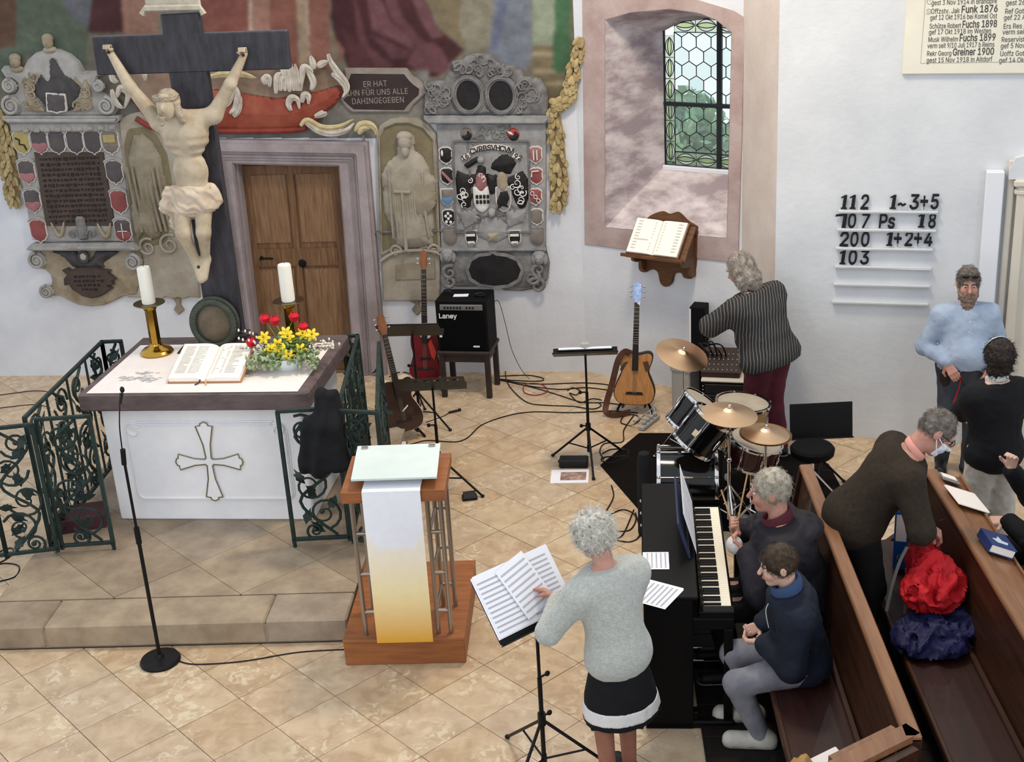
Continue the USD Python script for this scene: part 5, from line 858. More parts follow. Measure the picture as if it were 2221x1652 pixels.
part(cl, 'embroidery', [ell((-.6 + dx + g.normal() * .028, -.4 + dy + g.normal() * .022, .0065), (.014 + .012 * g.random(), .009, .0012), 6) for dx, dy in ((.1, .1), (0, 0), (.18, -.03), (.09, .0)) for _ in range(16)], 'embroidery', kind='stuff')
def candle(label, group, loc):
    t = thing('candlestick', 'brass candlestick ' + label, 'candlestick', loc, 10)
    part(t, 'base', lathe([(0, 0), (.125, 0), (.13, .012), (.118, .03), (.1, .045), (.075, .055), (.05, .07), (.046, .085), (0, .085)], 32), 'brass'); part(t, 'stem', lathe([(0, .08), (.043, .08), (.043, .375), (0, .375)], 6), 'brass', smooth=False)
    part(t, 'collar', lathe([(0, .36), (.05, .365), (.053, .38), (.048, .395), (0, .4)], 24), 'brass'); part(t, 'drip_pan', lathe([(0, .392), (.04, .392), (.1, .4), (.122, .412), (.12, .418), (.06, .41), (0, .41)], 32), 'brass_dark')
    c = thing('candle', 'thick white pillar candle on the candlestick ' + label, 'candle', (loc[0], loc[1], loc[2] + .411))
    part(c, 'wax', lathe([(0, 0), (.048, 0), (.052, .01), (.051, .28), (.046, .292), (.036, .283), (.015, .29), (0, .3)], 28), 'wax'); part(c, 'wick', tube((0, 0, .293), (.004, 0, .312), .003, .002, 6), 'wick')
candle('at the left end of the altar', '', (-3.4, 9.38, AT + .006)); candle('behind the flowers', '', (-2.285, 9.29, AT + .006))
# open altar bible on a low rest
bb = thing('altar_bible', 'large open bible lying tilted on the altar cloth', 'book', (-2.83, 8.68, AT + .006), AR)
def openbook(t, w, d, th, mats=('paper', 'page_edge', 'book_leather'), tilt=0., cols=1, line=.018, seed=1):
    R = rot(ax=tilt); n = 14
    prof = [(-w * s, th * (1 - .12 * s) * (1 - math.exp(-s * 9)) + .012) for s in np.linspace(1, 0, n)] + [(w * s, th * (1 - .12 * s) * (1 - math.exp(-s * 9)) + .012) for s in np.linspace(.02, 1, n)]
    P = Polygon(prof + [(w, .012), (-w, .012)]).buffer(0); m = ext(P, d); m = (np.stack([m[0][:, 0] if isinstance(m, tuple) else m.vertices[:, 0], d - (m[0][:, 2] if isinstance(m, tuple) else m.vertices[:, 2]), m[0][:, 1] if isinstance(m, tuple) else m.vertices[:, 1]], 1), m[1] if isinstance(m, tuple) else m.faces)
    part(t, 'pages', xf(m, R), mats[0]); part(t, 'cover', xf(box(-w - .012, w + .012, -.01, d + .01, 0, .013, .004), R), mats[2])
    gg = np.random.default_rng(seed)
    for s in (-1, 1):
        L = []
        for q in range(cols):
            x0 = s * w * (.52) - w * .36 + q * w * .72 / cols; x1 = x0 + w * .72 / cols - .02 * (cols > 1); y = d * .9
            while y > d * .1:
                e = x1 if gg.random() > .2 else x0 + (x1 - x0) * gg.uniform(.3, .9); h1, h2 = [th * (1 - .12 * abs(v) / w) * (1 - math.exp(-abs(v) / w * 9)) + .0135 for v in (x0, e)]
                L.append((np.array([(x0, y, h1), (e, y, h2), (e, y + line * .4, h2), (x0, y + line * .4, h1)]), np.array([[0, 1, 2], [0, 2, 3]]))); y -= line
        part(t, 'print', xf(cat_(L), R), 'print_grey', smooth=False, kind='stuff')
openbook(bb, .27, .42, .04, tilt=17, cols=2, line=.016); part(bb, 'book_rest', hull([(-.2, .12, 0), (.2, .12, 0), (-.2, .38, 0), (.2, .38, 0), (-.2, .38, .1), (.2, .38, .1), (-.2, .12, .028), (.2, .12, .028)]), 'lectern_wood')
part(bb, 'ribbon', sweep(smoothpath([(-.03, -.005, .03), (-.035, -.03, .012), (-.06, -.05, .004)]), .006, 6, flat=(.3, 1)), 'ribbon_dark'); part(bb, 'ribbon', sweep(smoothpath([(.01, -.005, .03), (.02, -.03, .012), (.03, -.06, .004)]), .006, 6, flat=(.3, 1)), 'ribbon_gold')
openbook(wbk, .255, .34, .028, ('paper', 'page_edge', 'walnut'), tilt=49, line=.03, seed=7)
# flowers
fl = thing('flower_arrangement', 'spring flowers, red tulips and yellow daffodils, in a white bowl on the altar', 'flowers', (-2.26, 8.95, AT + .006))
part(fl, 'bowl', lathe([(0, 0), (.09, 0), (.1, .01), (.15, .07), (.165, .11), (.158, .11), (.14, .075), (.09, .03), (0, .03)], 30), 'bowl_white')
g = np.random.default_rng(11)
def stem(b, e, r=.004, mat='foliage', nm='stem'): part(fl, nm, sweep(smoothpath([b, (np.array(b) + e) / 2 + [0, 0, .03], e], 4), r, 5), mat)
for k, p in enumerate([(-.27, .03, .19), (-.17, .12, .34), (-.09, .1, .33), (.05, .14, .34), (.12, .1, .27)]):
    stem((g.normal() * .03, g.normal() * .03, .08), np.array(p)); R = rot(az=g.uniform(0, 120))
    part(fl, 'tulip', [xf(sweep([(0.004, 0, -.03), (.022, 0, -.015), (.03, 0, .015), (.018, 0, .045)], [.006, .019, .022, .006], 8, flat=(.5, 1.)), R @ rot(az=60 * q), p) for q in range(6)] + [ell(p, (.026, .026, .035), 8)], 'tulip')
for p in [(-.16, .0, .24), (.02, .0, .24), (.12, .06, .24), (.19, .05, .23), (-.1, -.08, .17), (-.02, -.09, .16), (.04, -.13, .13), (.12, -.08, .16), (.0, .03, .26), (-.05, -.06, .2)]:
    stem((g.normal() * .04, g.normal() * .03, .08), np.array(p)); n = aim((p[0] * 1.2, -1.1 + p[1], .7))
    part(fl, 'daffodil', [xf(ell((.03 * math.cos(a), .03 * math.sin(a), 0), (.026, .014, .004), 6, rot(az=math.degrees(a))), n, p) for a in np.arange(6) * PI / 3] + [xf(lathe([(.009, 0), (.012, .015), (.018, .028), (.014, .026), (.006, .006)], 10), n, p)], 'daffodil')
lv = []
for k in range(170):
    a = g.uniform(0, 2 * PI); r = .24 * math.sqrt(g.random()); e = np.array([r * math.cos(a) * 1.1, r * math.sin(a) * .75 - .02, .1 + .12 * (1 - r / .24) + g.normal() * .02]); d = np.array([math.cos(a), math.sin(a), g.uniform(-.3, .8)]); lv.append(ell(e, (.012, .004, .045), 5, aim(d, (0, .3, 1))))
part(fl, 'foliage', lv, 'foliage', kind='stuff')
part(fl, 'sage_leaves', [ell((g.uniform(-.3, .25), g.uniform(-.18, -.05), g.uniform(.04, .15)), (.018, .008, .02), 5, rot(*g.uniform(0, 180, 3))) for _ in range(110)], 'sage', kind='stuff')
for k in range(11):
    a = -.5 + k * .16 if k < 8 else PI - .25 * (k - 8); e = np.array([.37 * math.cos(a), -.02 + .17 * math.sin(a), .13 + .1 * g.random()]) if k < 8 else np.array([-.34, .05 * (k - 9), .18 + .05 * (k - 8)])
    stem((0, 0, .08), e, .003, 'twig', 'twig')
    for ck in [ell(np.array([0, 0, .1]) * (1 - t) + e * t + [g.normal() * .012, g.normal() * .012, .012], (.008, .008, .013), 6) for t in np.linspace(.45, 1, 8)]: part(fl, 'catkin', ck, 'catkin')
# crucifix
CX, CY = -2.877, 9.56
cx = thing('crucifix', 'tall dark wooden crucifix with a pale carved corpus standing on the altar', 'crucifix', (CX, CY, AT), 0)
def cxp(p): return np.array(p, float) - [CX, CY, AT]
part(cx, 'upright', box(-.143, .143, -.04, .05, .05, 2.55, .008), 'black_wood'); part(cx, 'crossbeam', xf(box(-.72, .72, -.045, .045, 2.13, 2.405, .008), rot(ay=1.1)), 'black_wood'); part(cx, 'plinth', cat_([box(-.22, .22, -.1, .1, 0, .05, .006), box(-.17, .17, -.07, .08, .05, .09, .006)]), 'black_wood')
part(cx, 'title_board', xf(cat_([box(-.2, .2, -.02, .02, 2.57, 2.85, .008), sweep([(-.23, -.03, 2.56), (-.2, -.03, 2.6), (.2, -.03, 2.58), (.22, -.03, 2.53)], .025, 6)]), rot(ay=-1)), 'plaque_pale')
J = {k: cxp(v) for k, v in dict(hl=(-3.41, 9.46, 3.57), hr=(-2.425, 9.46, 3.5), el=(-3.29, 9.42, 3.32), er=(-2.545, 9.42, 3.3), sl=(-3.115, 9.42, 3.05), sr=(-2.7, 9.42, 3.08), ch=(-2.925, 9.4, 2.93), wa=(-2.925, 9.4, 2.68), hpl=(-3.015, 9.4, 2.5), hpr=(-2.86, 9.4, 2.5), kl=(-3.02, 9.29, 2.24), kr=(-2.87, 9.31, 2.23), fl=(-2.985, 9.41, 1.97), fr=(-2.92, 9.43, 1.99), tl=(-2.955, 9.36, 1.85), tr=(-2.935, 9.37, 1.86), nk=(-2.94, 9.38, 3.1), hd=(-3.0, 9.3, 3.19)).items()}
def corpus(p):
    c = lambda a, b, r, s: scaps(p, J[a], J[b], r, s)
    tor = fold([sell(p, J['ch'] + [0, .0, .02], (.175, .105, .16)), sell(p, J['wa'], (.132, .088, .15)), sell(p, (J['hpl'] + J['hpr']) / 2, (.15, .095, .1)), scaps(p, J['sl'], J['sr'], .06, .06)], .07)
    rib = .006 * np.sin(p[:, 2] * 95) * np.exp(-((p[:, 2] - J['ch'][2] + .08) / .1) ** 2) * (np.abs(p[:, 0] - J['ch'][0]) > .03); tor = tor + rib
    arms = fold([c('sl', 'el', .062, .042), c('el', 'hl', .046, .026), c('sr', 'er', .062, .042), c('er', 'hr', .046, .026)], .02)
    leg = np.minimum(fold([c('hpl', 'kl', .082, .052), c('kl', 'fl', .053, .032), c('fl', 'tl', .04, .03)], .03), fold([c('hpr', 'kr', .082, .052), c('kr', 'fr', .053, .032), c('fr', 'tr', .04, .03)], .03))
    hd = fold([sell(p, J['hd'], (.072, .085, .095)), sell(p, J['hd'] + [-.005, -.03, -.05], (.05, .055, .06)), sell(p, J['hd'] + [-.008, -.095, -.015], (.012, .02, .026)), scaps(p, J['nk'], J['hd'], .05, .05)], .025)
    return smin(smin(smin(tor, arms, .035), hd, .03), leg, .018)
cb = part(cx, 'corpus', nets(corpus, (-.62, -.42, .5), (.55, .08, 2.5), .012), 'corpus', smooth=True, label='pale carved body of the crucifix')
def cloth(p):
    h = (J['hpl'] + J['hpr']) / 2; d = fold([sell(p, h + [0, 0, .01], (.175, .12, .1)), sell(p, h + [-.05, -.01, -.09], (.12, .115, .09)), sell(p, h + [.07, -.01, -.07], (.11, .115, .08)), scaps(p, h + [-.17, -.03, .05], h + [-.21, -.03, -.08], .035, .05), scaps(p, h + [-.16, 0, .0], h + [-.16, 0, -.22], .04, .045), scaps(p, h + [.15, 0, .05], h + [.17, 0, -.05], .04, .05)], .04)
    return d + .006 * np.sin((p[:, 2] * 1.0 + p[:, 0] * .7 + .25 * fb(p, 4)) * 85 + 5 * fb(p, 9, 2))
part(cx, 'loincloth', nets(cloth, (-.42, -.34, .9), (.28, .08, 1.5), .011), 'corpus_cloth', smooth=True)
def chair_(p):
    q = J['hd']; d = smin(sell(p, q + [.01, .03, .03], (.085, .085, .085)), scaps(p, q + [.06, .0, 0], q + [.1, .0, -.12], .035, .025), .03); d = smin(d, scaps(p, q + [-.03, -.07, -.08], q + [-.03, -.075, -.12], .035, .02), .02)
    return np.maximum(d, -sell(p, q + [-.005, -.09, -.01], (.048, .06, .06))) + .012 * fb(p, 60, 2)
hr_ = part(cb, 'hair', nets(chair_, J['hd'] - .2, J['hd'] + .2, .008), 'corpus_hair', smooth=True)
th = np.linspace(0, 2 * PI, 40, endpoint=False); part(cb, 'crown_of_thorns', [sweep(np.stack([J['hd'][0] + .088 * np.cos(th), J['hd'][1] + .01 + .09 * np.sin(th), J['hd'][2] + .055 + .012 * np.sin(5 * th + k * 2)], 1), .008, 5, closed=True) for k in range(3)], 'corpus_hair')
part(cb, 'hands', [sweep([J[h] + [.012 * (k - 1.5), 0, .0], J[h] + [.014 * (k - 1.5), -.02, .045], J[h] + [.012 * (k - 1.5), -.055, .05], J[h] + [.012 * (k - 1.5), -.06, .025]], .009, 6) for h in ('hl', 'hr') for k in range(4)] + [sweep([J[h] + [s * .02, -.01, 0], J[h] + [s * .035, -.04, .02], J[h] + [s * .02, -.06, .02]], .01, 6) for h, s in (('hl', 1), ('hr', -1))], 'corpus'); part(cb, 'nail', [ell(J[h] + [0, -.03, .0], (.013, .008, .013), 8) for h in ('hl', 'hr')] + [ell(J['fl'] + [.02, -.045, -.02], (.013, .01, .013), 8)], 'wound')
od = thing('oval_relief', 'oval stone relief in a dark wreath at the foot of the crucifix', 'relief', (-2.93, 9.44, AT), 0)
ring = Polygon(circ(0, .215, .195, .21, 48)); inn = Polygon(circ(0, .215, .125, .145, 40))
part(od, 'wreath', cat_([wext(ring.difference(inn), .06, .03, .02)] + [ell((.16 * math.cos(a), -.03, .215 + .178 * math.sin(a)), (.034, .014, .018), 6, rot(ay=-math.degrees(a) - 60)) for a in np.arange(40) * PI / 20]), 'wreath'); part(od, 'relief', pillow(inn.buffer(.006), .04, .008, .0), 'disc_stone'); part(od, 'foot', box(-.3, .3, -.1, .07, 0, .02, .006), 'black_wood')
# wrought iron railings
def railing(t, A, B, z0, z1, seed, full=True):
    """one scrollwork panel between plan points A and B (world), parts of thing t"""
    A, B = np.array(A, float), np.array(B, float); L = np.linalg.norm(B - A); ang = math.degrees(math.atan2(B[1] - A[1], B[0] - A[0])); R = rot(az=ang); o = np.array([A[0], A[1], 0]) - t.o; g = np.random.default_rng(seed)
    def P(nm, m): part(t, nm, xf(_mesh(m), R, o), 'rail_green')
    for nm, zz in (('top_rail', z1), ('bottom_rail', z0)): P(nm, box(-.012, L + .012, -.014, .014, zz - .013, zz + .013, .003))
    P('post', box(-.014, .014, -.014, .014, z0 - .03, z1, .003)); P('post', box(L - .014, L + .014, -.014, .014, z0 - .03, z1, .003))
    H_ = z1 - z0; n = max(1, round(L / .42)); w = L / n
    for i in range(n):
        x = i * w; cxm = x + w / 2; s = 1 if i % 2 else -1
        if i: P('bar', box(x - .008, x + .008, -.008, .008, z0, z1, .002))
        for k, (fz, r, hd) in enumerate(((.86, .11, 1), (.66, .13, -1), (.42, .14, 1), (.2, .13, -1), (.06, .07, 1))):
            r = min(r, w * .42); c = (cxm + s * hd * w * .1, z0 + H_ * fz); sp = spiral(c[0], c[1], r, 1.6, g.uniform(0, 6.3), hd * s, 24); P('scroll', sweep(sp, np.linspace(.011, .007, 24), 6)); e = sp[-1]; P('rosette', ell(e, (.02, .014, .02), 6))
        P('stem', sweep(smoothpath([(cxm - s * w * .3, 0, z0 + .02), (cxm + s * w * .3, 0, z0 + H_ * .3), (cxm - s * w * .32, 0, z0 + H_ * .55), (cxm + s * w * .25, 0, z0 + H_ * .8), (cxm - s * w * .2, 0, z1 - .02)]), .012, 6))
        for k in range(9):
            a = g.uniform(0, 6.3); c = np.array([cxm + g.uniform(-.33, .33) * w, g.normal() * .012, z0 + H_ * (.08 + .1 * k)]); d = np.array([math.cos(a), .25 * g.normal(), math.sin(a)])
            lf = Polygon([(-.008, -.06), (.02, -.03), (.036, -.005), (.026, .015), (.03, .04), (.008, .04), (0, .075), (-.012, .04), (-.03, .035), (-.026, .01), (-.036, -.01), (-.018, -.03)])
            P('iron_leaf', xf(ext(lf, .005), aim(np.array([0, 1., 0]) + .3 * g.normal(size=3), d), c))
def rail_thing(name, label, cat, o): t = thing(name, label, cat, o); t.o = np.array(o, float); return t
rz0, rz1 = DZ + .06, 1.23
rl = rail_thing('altar_railing', 'dark green wrought iron railing along the left side of the altar', 'railing', (-4.0, 8.2, DZ)); railing(rl, (-4.0, 8.2), (-4.0, 9.8), rz0, rz1, 1); railing(rl, (-4.0, 9.8), (-3.84, 9.8), rz0, rz1, 2); railing(rl, (-3.9, 8.16), (-3.53, 8.19), rz0, rz1, 3)
for q in ((-4.0, 8.22), (-4.0, 9.78), (-3.53, 8.19)): part(rl, 'foot', tube(np.array([q[0], q[1], DZ]) - rl.o, np.array([q[0], q[1], DZ + .06]) - rl.o, .014, n=8), 'rail_green')
gl_ = rail_thing('railing_gate', 'open wrought iron gate leaf swung out left of the altar', 'gate', (-3.9, 8.13, DZ)); railing(gl_, (-3.92, 8.12), (-4.27, 8.05), rz0, rz1 - .02, 4); railing(gl_, (-4.27, 8.05), (-4.62, 7.98), rz0, rz1 - .02, 5)
r2 = rail_thing('altar_railing', 'dark green wrought iron railing along the right side of the altar', 'railing', (-1.8, 8.2, DZ)); railing(r2, (-1.76, 8.2), (-1.86, 9.7), rz0, rz1, 6); railing(r2, (-1.86, 9.7), (-1.98, 9.7), rz0, rz1, 7); railing(r2, (-2.18, 8.15), (-1.78, 8.17), rz0, rz1, 8)
for q in ((-1.77, 8.22), (-1.86, 9.68), (-2.18, 8.15)): part(r2, 'foot', tube(np.array([q[0], q[1], DZ]) - r2.o, np.array([q[0], q[1], DZ + .06]) - r2.o, .014, n=8), 'rail_green')
g2 = rail_thing('railing_gate', 'open wrought iron gate leaf folded back right of the altar, beside the lectern', 'gate', (-1.74, 8.15, DZ)); railing(g2, (-1.74, 8.12), (-1.47, 8.06), rz0, rz1, 9); railing(g2, (-1.47, 8.07), (-1.66, 9.5), rz0, rz1, 10)
# coat over the right front panel
def coat(p):
    d = fold([scaps(p, (.0, 0, .52), (.0, -.02, .3), .06, .1), scaps(p, (-.01, -.03, .3), (-.02, -.03, .06), .12, .17), scaps(p, (.04, .06, .5), (.06, .08, .2), .05, .07), scaps(p, (-.09, -.05, .34), (-.17, -.06, .02), .05, .06)], .06)
    return np.maximum(d, .0 - p[:, 2] + .02 * np.sin(p[:, 0] * 20)) + .02 * np.sin(p[:, 0] * 46 + 4 * fb(p, 4)) * .6
single('black_coat', 'black coat hung over the right iron railing beside the altar', 'coat', nets(coat, (-.35, -.3, -.02), (.25, .25, .66), .014), 'coat_black', (-1.84, 8.12, .82), smooth=True)
# lectern
le = thing('lectern', 'steel-framed lectern with wooden top, frosted glass plate and wooden plinth', 'lectern', (-1.2, 7.1, 0))
o = np.array([-1.2, 7.1, 0])
def LP(nm, m, mat, **k): return part(le, nm, xf(_mesh(m), t=-o), mat, **k)
LP('plinth', box(-1.615, -.85, 6.87, 7.85, 0, .17, .006), 'lectern_wood'); LP('tread', box(-1.618, -.847, 6.866, 7.853, .165, .185, .004), 'lectern_wood')
LP('desk_top', hull([(x, y, z) for x in (-1.515, -.89) for y, z in ((6.835, 1.155), (6.835, 1.225), (7.3, 1.2), (7.3, 1.255))]), 'lectern_wood')
gp = LP('glass_plate', hull([(x, y, z + d) for x0, x1, y, z in ((-1.45, -.935, 6.87, 1.285), (-1.47, -.95, 7.28, 1.32)) for x in (x0, x1) for d in (0, .012)]), 'frosted', label='frosted glass reading plate')
for x in (-1.42, -1.0): part(gp, 'clip', xf(cat_([box(x - .02, x + .02, 7.235, 7.26, 1.325, 1.34, .003), tube((x, 7.25, 1.2), (x, 7.25, 1.33), .008)]), t=-o), 'steel')
for x0, x1, in ((-1.475, -1.385), (-1.015, -.935)):
    for y in (6.93, 7.25):
        for x in (x0, x1): LP('post', tube((x, y, .18), (x, y, 1.2), .015), 'steel')
        for z in (.35, .62, .9): LP('rung', tube((x0, y, z), (x1, y, z), .012), 'steel')
    for z in (.35, .62, .9): LP('rung', tube((x1 if x0 < -1.2 else x0, 6.93, z), (x1 if x0 < -1.2 else x0, 7.25, z), .01), 'steel')
# parament hanging over the lectern: white disc above a cream to golden ground
def parament():
    prof = smoothpath([(-.0, 7.18, 1.262), (-.0, 6.9, 1.244), (0, 6.828, 1.232), (0, 6.818, 1.18), (0, 6.81, .7), (0, 6.80, .205)], 12); n = 22; V, C, F = [], [], []
    dists = np.r_[0, np.cumsum(np.linalg.norm(np.diff(prof, axis=0), axis=1))]; tot = dists[-1]
    for i, p in enumerate(prof):
        t = np.clip((dists[i] - .36) / (tot - .36), 0, 1)
        for k in range(n):
            s = k / (n - 1); x = -1.385 + .02 * 0 + s * .35; V.append((x, p[1], p[2])); z = p[2]
            d = math.hypot(x + 1.21, (z - 1.02)); top = np.array(srgb('f0eef0')); gold = np.array(srgb('d39a2c')); mid = np.array(srgb('e9d9a8'))
            q = np.clip((1.05 - z) / .85, 0, 1); c = top + (mid - top) * min(1, q * 1.7) if q < .59 else mid + (gold - mid) * (q - .59) / .41
            if z > .93 and d > .0: c = np.array(srgb('e9ebf4')) if (z > 1.02 or d < .185) else c
            elif d < .185: c = np.array(srgb('e9ebf4'))
            C.append(c)
    for i in range(len(prof) - 1):
        for k in range(n - 1): a = i * n + k; F += [(a, a + n, a + n + 1), (a, a + n + 1, a + 1)]
    V = np.array(V); V2 = V + [0, .004, -.003]; m = len(V); F = np.array(F); return (np.vstack([V, V2]) - o, np.vstack([F, F[:, ::-1] + m])), np.vstack([C, C])
MPaint('parament', .8, .03, 20., .05, 200.)
pm = thing('parament', 'white and golden parament hanging from the lectern top', 'parament', tuple(o)); _m, _c2 = parament(); part(pm, 'cloth', _m, 'parament', smooth=True, colors=_c2)
# microphone stand
ms = thing('microphone_stand', 'tall black microphone stand with round base in front of the altar step', 'microphone stand', (-2.84, 6.97, 0))
part(ms, 'base', lathe([(0, 0), (.128, 0), (.13, .012), (.12, .028), (.03, .034), (.02, .06), (0, .06)], 32), 'black_metal'); part(ms, 'pole', tube((0, 0, .03), (0, 0, .88), .0125), 'black_metal'); part(ms, 'clutch', tube((0, 0, .86), (0, 0, .97), .018), 'black_metal'); part(ms, 'upper_pole', tube((0, 0, .9), (0, 0, 1.42), .009), 'black_metal')
part(ms, 'joint', tube((-.004, 0, 1.4), (.004, 0, 1.5), .016), 'black_metal'); part(ms, 'gooseneck', sweep(smoothpath([(0, 0, 1.49), (.01, .0, 1.65), (.03, .02, 1.8)]), .004, 6), 'black_metal'); part(ms, 'microphone', cat_([tube((.03, .02, 1.79), (.045, .035, 1.85), .009, .012), ell((.05, .04, 1.87), (.014, .014, .02), 8)]), 'black_plastic')
def cable(label, pts, r=.0045, mat='black_plastic', n=6, name='floor_cable', group=None):
    p = smoothpath([(*q, r) if len(q) == 2 else q for q in pts], n); c = np.array([p[:, 0].mean(), p[:, 1].mean(), 0]); return single(name, label, 'cable', sweep(p - c, r, 6), mat, tuple(c), group=group)
cable('thin black cable along the altar step between microphone stand and lectern', [(-2.73, 6.97), (-2.6, 6.92), (-2.3, 6.94), (-1.95, 7.03), (-1.62, 7.05)])
single('kneeling_cushion', 'dark red kneeling cushion on the platform behind the open left gate leaf', 'cushion', hull([(x, y, z) for x, y in ((-.2, -.16), (.2, -.12), (.18, .16), (-.16, .14)) for z in (0, .1)] + [(0, 0, .14)]), 'kneeler', (-3.93, 8.62, DZ), 12)
# ================================================================ instruments and stage gear
M('spruce', 'b98450', .35, col2='a06c38', scale=4, detail=6, stretch=(14, 14, .8), coat=.4); M('strap_brown', '5a3a2c', .7, col2='4a2f24', scale=10); M('dark_sunburst', '2a1c18', .3, col2='3b251c', scale=3, coat=.6); M('cream_bind', 'cfc4ad', .4); M('maple', '8c5a3a', .4, col2='754a30', scale=5, stretch=(10, 10, 1)); M('fretboard', '211915', .5); M('fret', 'b9b4aa', .3, metal=.9); M('pearl_blue', '86a5dd', .25, col2='b9cdf2', scale=30, coat=.5); M('chrome', 'c9cacd', .12, metal=1.); M('red_bass', '6e0f1c', .3, col2='4a0a14', scale=2, coat=.5); M('red_bass_hi', 'c2402c', .3, coat=.5)
M('tolex', '08080a', .75, spec=.15, bump=.2, bscale=200); M('amp_cloth', '060608', .9, spec=.1, bump=.2, bscale=300); M('amp_panel', '7d7c7c', .4, metal=.5); M('label_white', 'd8d8da', .6); M('stool_wood', '2a2120', .5, col2='352a27', scale=5)
MATS['cymbal'] = usdkit.material(stage, '/World/Looks/cymbal', {'t': ('tangent', dict(direction_type='radial', axis='z')), 'tc': ('texture_coordinate', {}), 'p': ('principled_bsdf', dict(base_color=srgb('ecc8a2'), metallic=1., roughness=.36, anisotropic=.85))}, [('t.tangent', 'p.tangent')], surface='p.BSDF'); M('cymbal_edge', '9c7a54', .3, metal=1.); M('drum_black', '060608', .15, coat=.3); M('drum_head', 'a59c8d', .5, col2='958c7e', scale=6); M('drum_red', '35131a', .3, coat=.5); M('drum_wood', 'b08a60', .4, col2='9a7448', scale=4, coat=.3); M('rug_dark', '0f0b0a', .95, spec=.1, col2='15100f', scale=20, bump=.3, bscale=120); M('badge_gold', 'c9b48a', .35, metal=.6)
M('piano_black', '050507', .5, col2='070709', scale=2, spec=.15); M('key_white', 'ece4d2', .35); M('key_black', '0c0c0e', .35); M('piano_back', '75624f', .6, col2='665342', scale=5); M('rest_blue', '2a3450', .5); M('sheet', 'e6e7ee', .8); M('staff', '8f8f9c', .8); M('grey_plastic', '9b9a98', .5); M('lam_white', 'c9c4b8', .5); M('mixer_brown', '2e1e1a', .5); M('mag_cover', '7a5a52', .6, col2='b39a8c', scale=20); M('red_coil', '8a3b2a', .6)
def stand(label, foot, desk_z, w=.5, h=.33, yaw=0., legrot=20., desk='black', leg=.34, legr2=0., tilt=70., knob=True, spread=.42):
    t = thing('music_stand', label, 'music stand', (*foot, 0), yaw)
    for k in range(3):
        a = math.radians(legrot + 120 * k); e = (leg * math.cos(a), leg * math.sin(a)); part(t, 'leg', cat_([tube((.01 * math.cos(a), .01 * math.sin(a), spread * .75), (*e, .012), .009), ell((*e, .013), (.016, .016, .012), 6)]), 'black_metal'); part(t, 'leg_brace', tube((0, 0, .13), (e[0] * .55, e[1] * .55, spread * .36), .006), 'black_metal')
    part(t, 'hub', tube((0, 0, .1), (0, 0, .16), .016), 'black_metal'); part(t, 'hub', tube((0, 0, spread * .7), (0, 0, spread * .85), .022), 'black_metal'); part(t, 'pole', tube((0, 0, .1), (0, 0, desk_z * .66), .0125), 'black_metal'); part(t, 'upper_pole', tube((0, 0, desk_z * .6), (0, 0, desk_z), .009), 'black_metal')
    for z in (desk_z * .66, spread * .8): part(t, 'knob', cat_([tube((0, 0, z), (.05, 0, z), .006), ell((.055, 0, z), (.016, .012, .016), 8)]), 'black_metal')
    R = rot(ax=tilt - 90); m = box(-w / 2, w / 2, -.006, .006, -.03, h, .003)
    if desk == 'black': pl = xf(m, R, (0, 0, desk_z))
    else:
        hs = [sbox(x - .018, z - .012, x + .018, z + .012).buffer(.006) for x in np.arange(-w / 2 + .07, w / 2 - .05, .075) for z in np.arange(.05, h - .03, .07)]
        pl = xf(wext(sbox(-w / 2, -.03, w / 2, h).buffer(-.02).buffer(.02).difference(unary_union(hs)), .003, 0), R, (0, 0, desk_z))
    d = part(t, 'desk', pl, 'black_metal', smooth=False); part(t, 'desk_lip', xf(box(-w / 2, w / 2, -.06, .0, -.034, -.028, .002), R, (0, 0, desk_z)), 'black_metal')
    return t, R
sA, RA = stand('black music stand beside the red bass guitar, desk almost edge on', (-1.57, 10.73), .87, .56, .3, 177, 32, tilt=36)
sh = thing('sheet_music', 'white sheets lying on the music stand beside the red bass', 'paper', (-1.57, 10.73, .87), 177); part(sh, 'sheet', xf(cat_([box(-.24, -.02, -.012, -.008, -.02, .28), box(.0, .2, -.013, -.009, -.02, .27)]), RA), 'sheet', smooth=False)
sB, RB = stand('black music stand with perforated desk behind the lectern', (-1.24, 9.31), .9, .53, .26, 182, 160, 'perf', .36, -30, tilt=40)
sC, RC = stand('slim black music stand with an open book in the middle of the floor', (-.04, 9.79), .96, .52, .3, 180, 215, 'black', .34, tilt=24)
ob = thing('music_book', 'open music book held by a clip on the slim music stand', 'book', (-.04, 9.79, .975), 180); openbook(ob, .21, .26, .02, ('sheet', 'page_edge', 'black_plastic'), tilt=24, line=.03, seed=4); part(ob, 'clip', box(-.035, .035, .0, .05, .02, .1, .006), 'grey_plastic')
def trib(p): return p
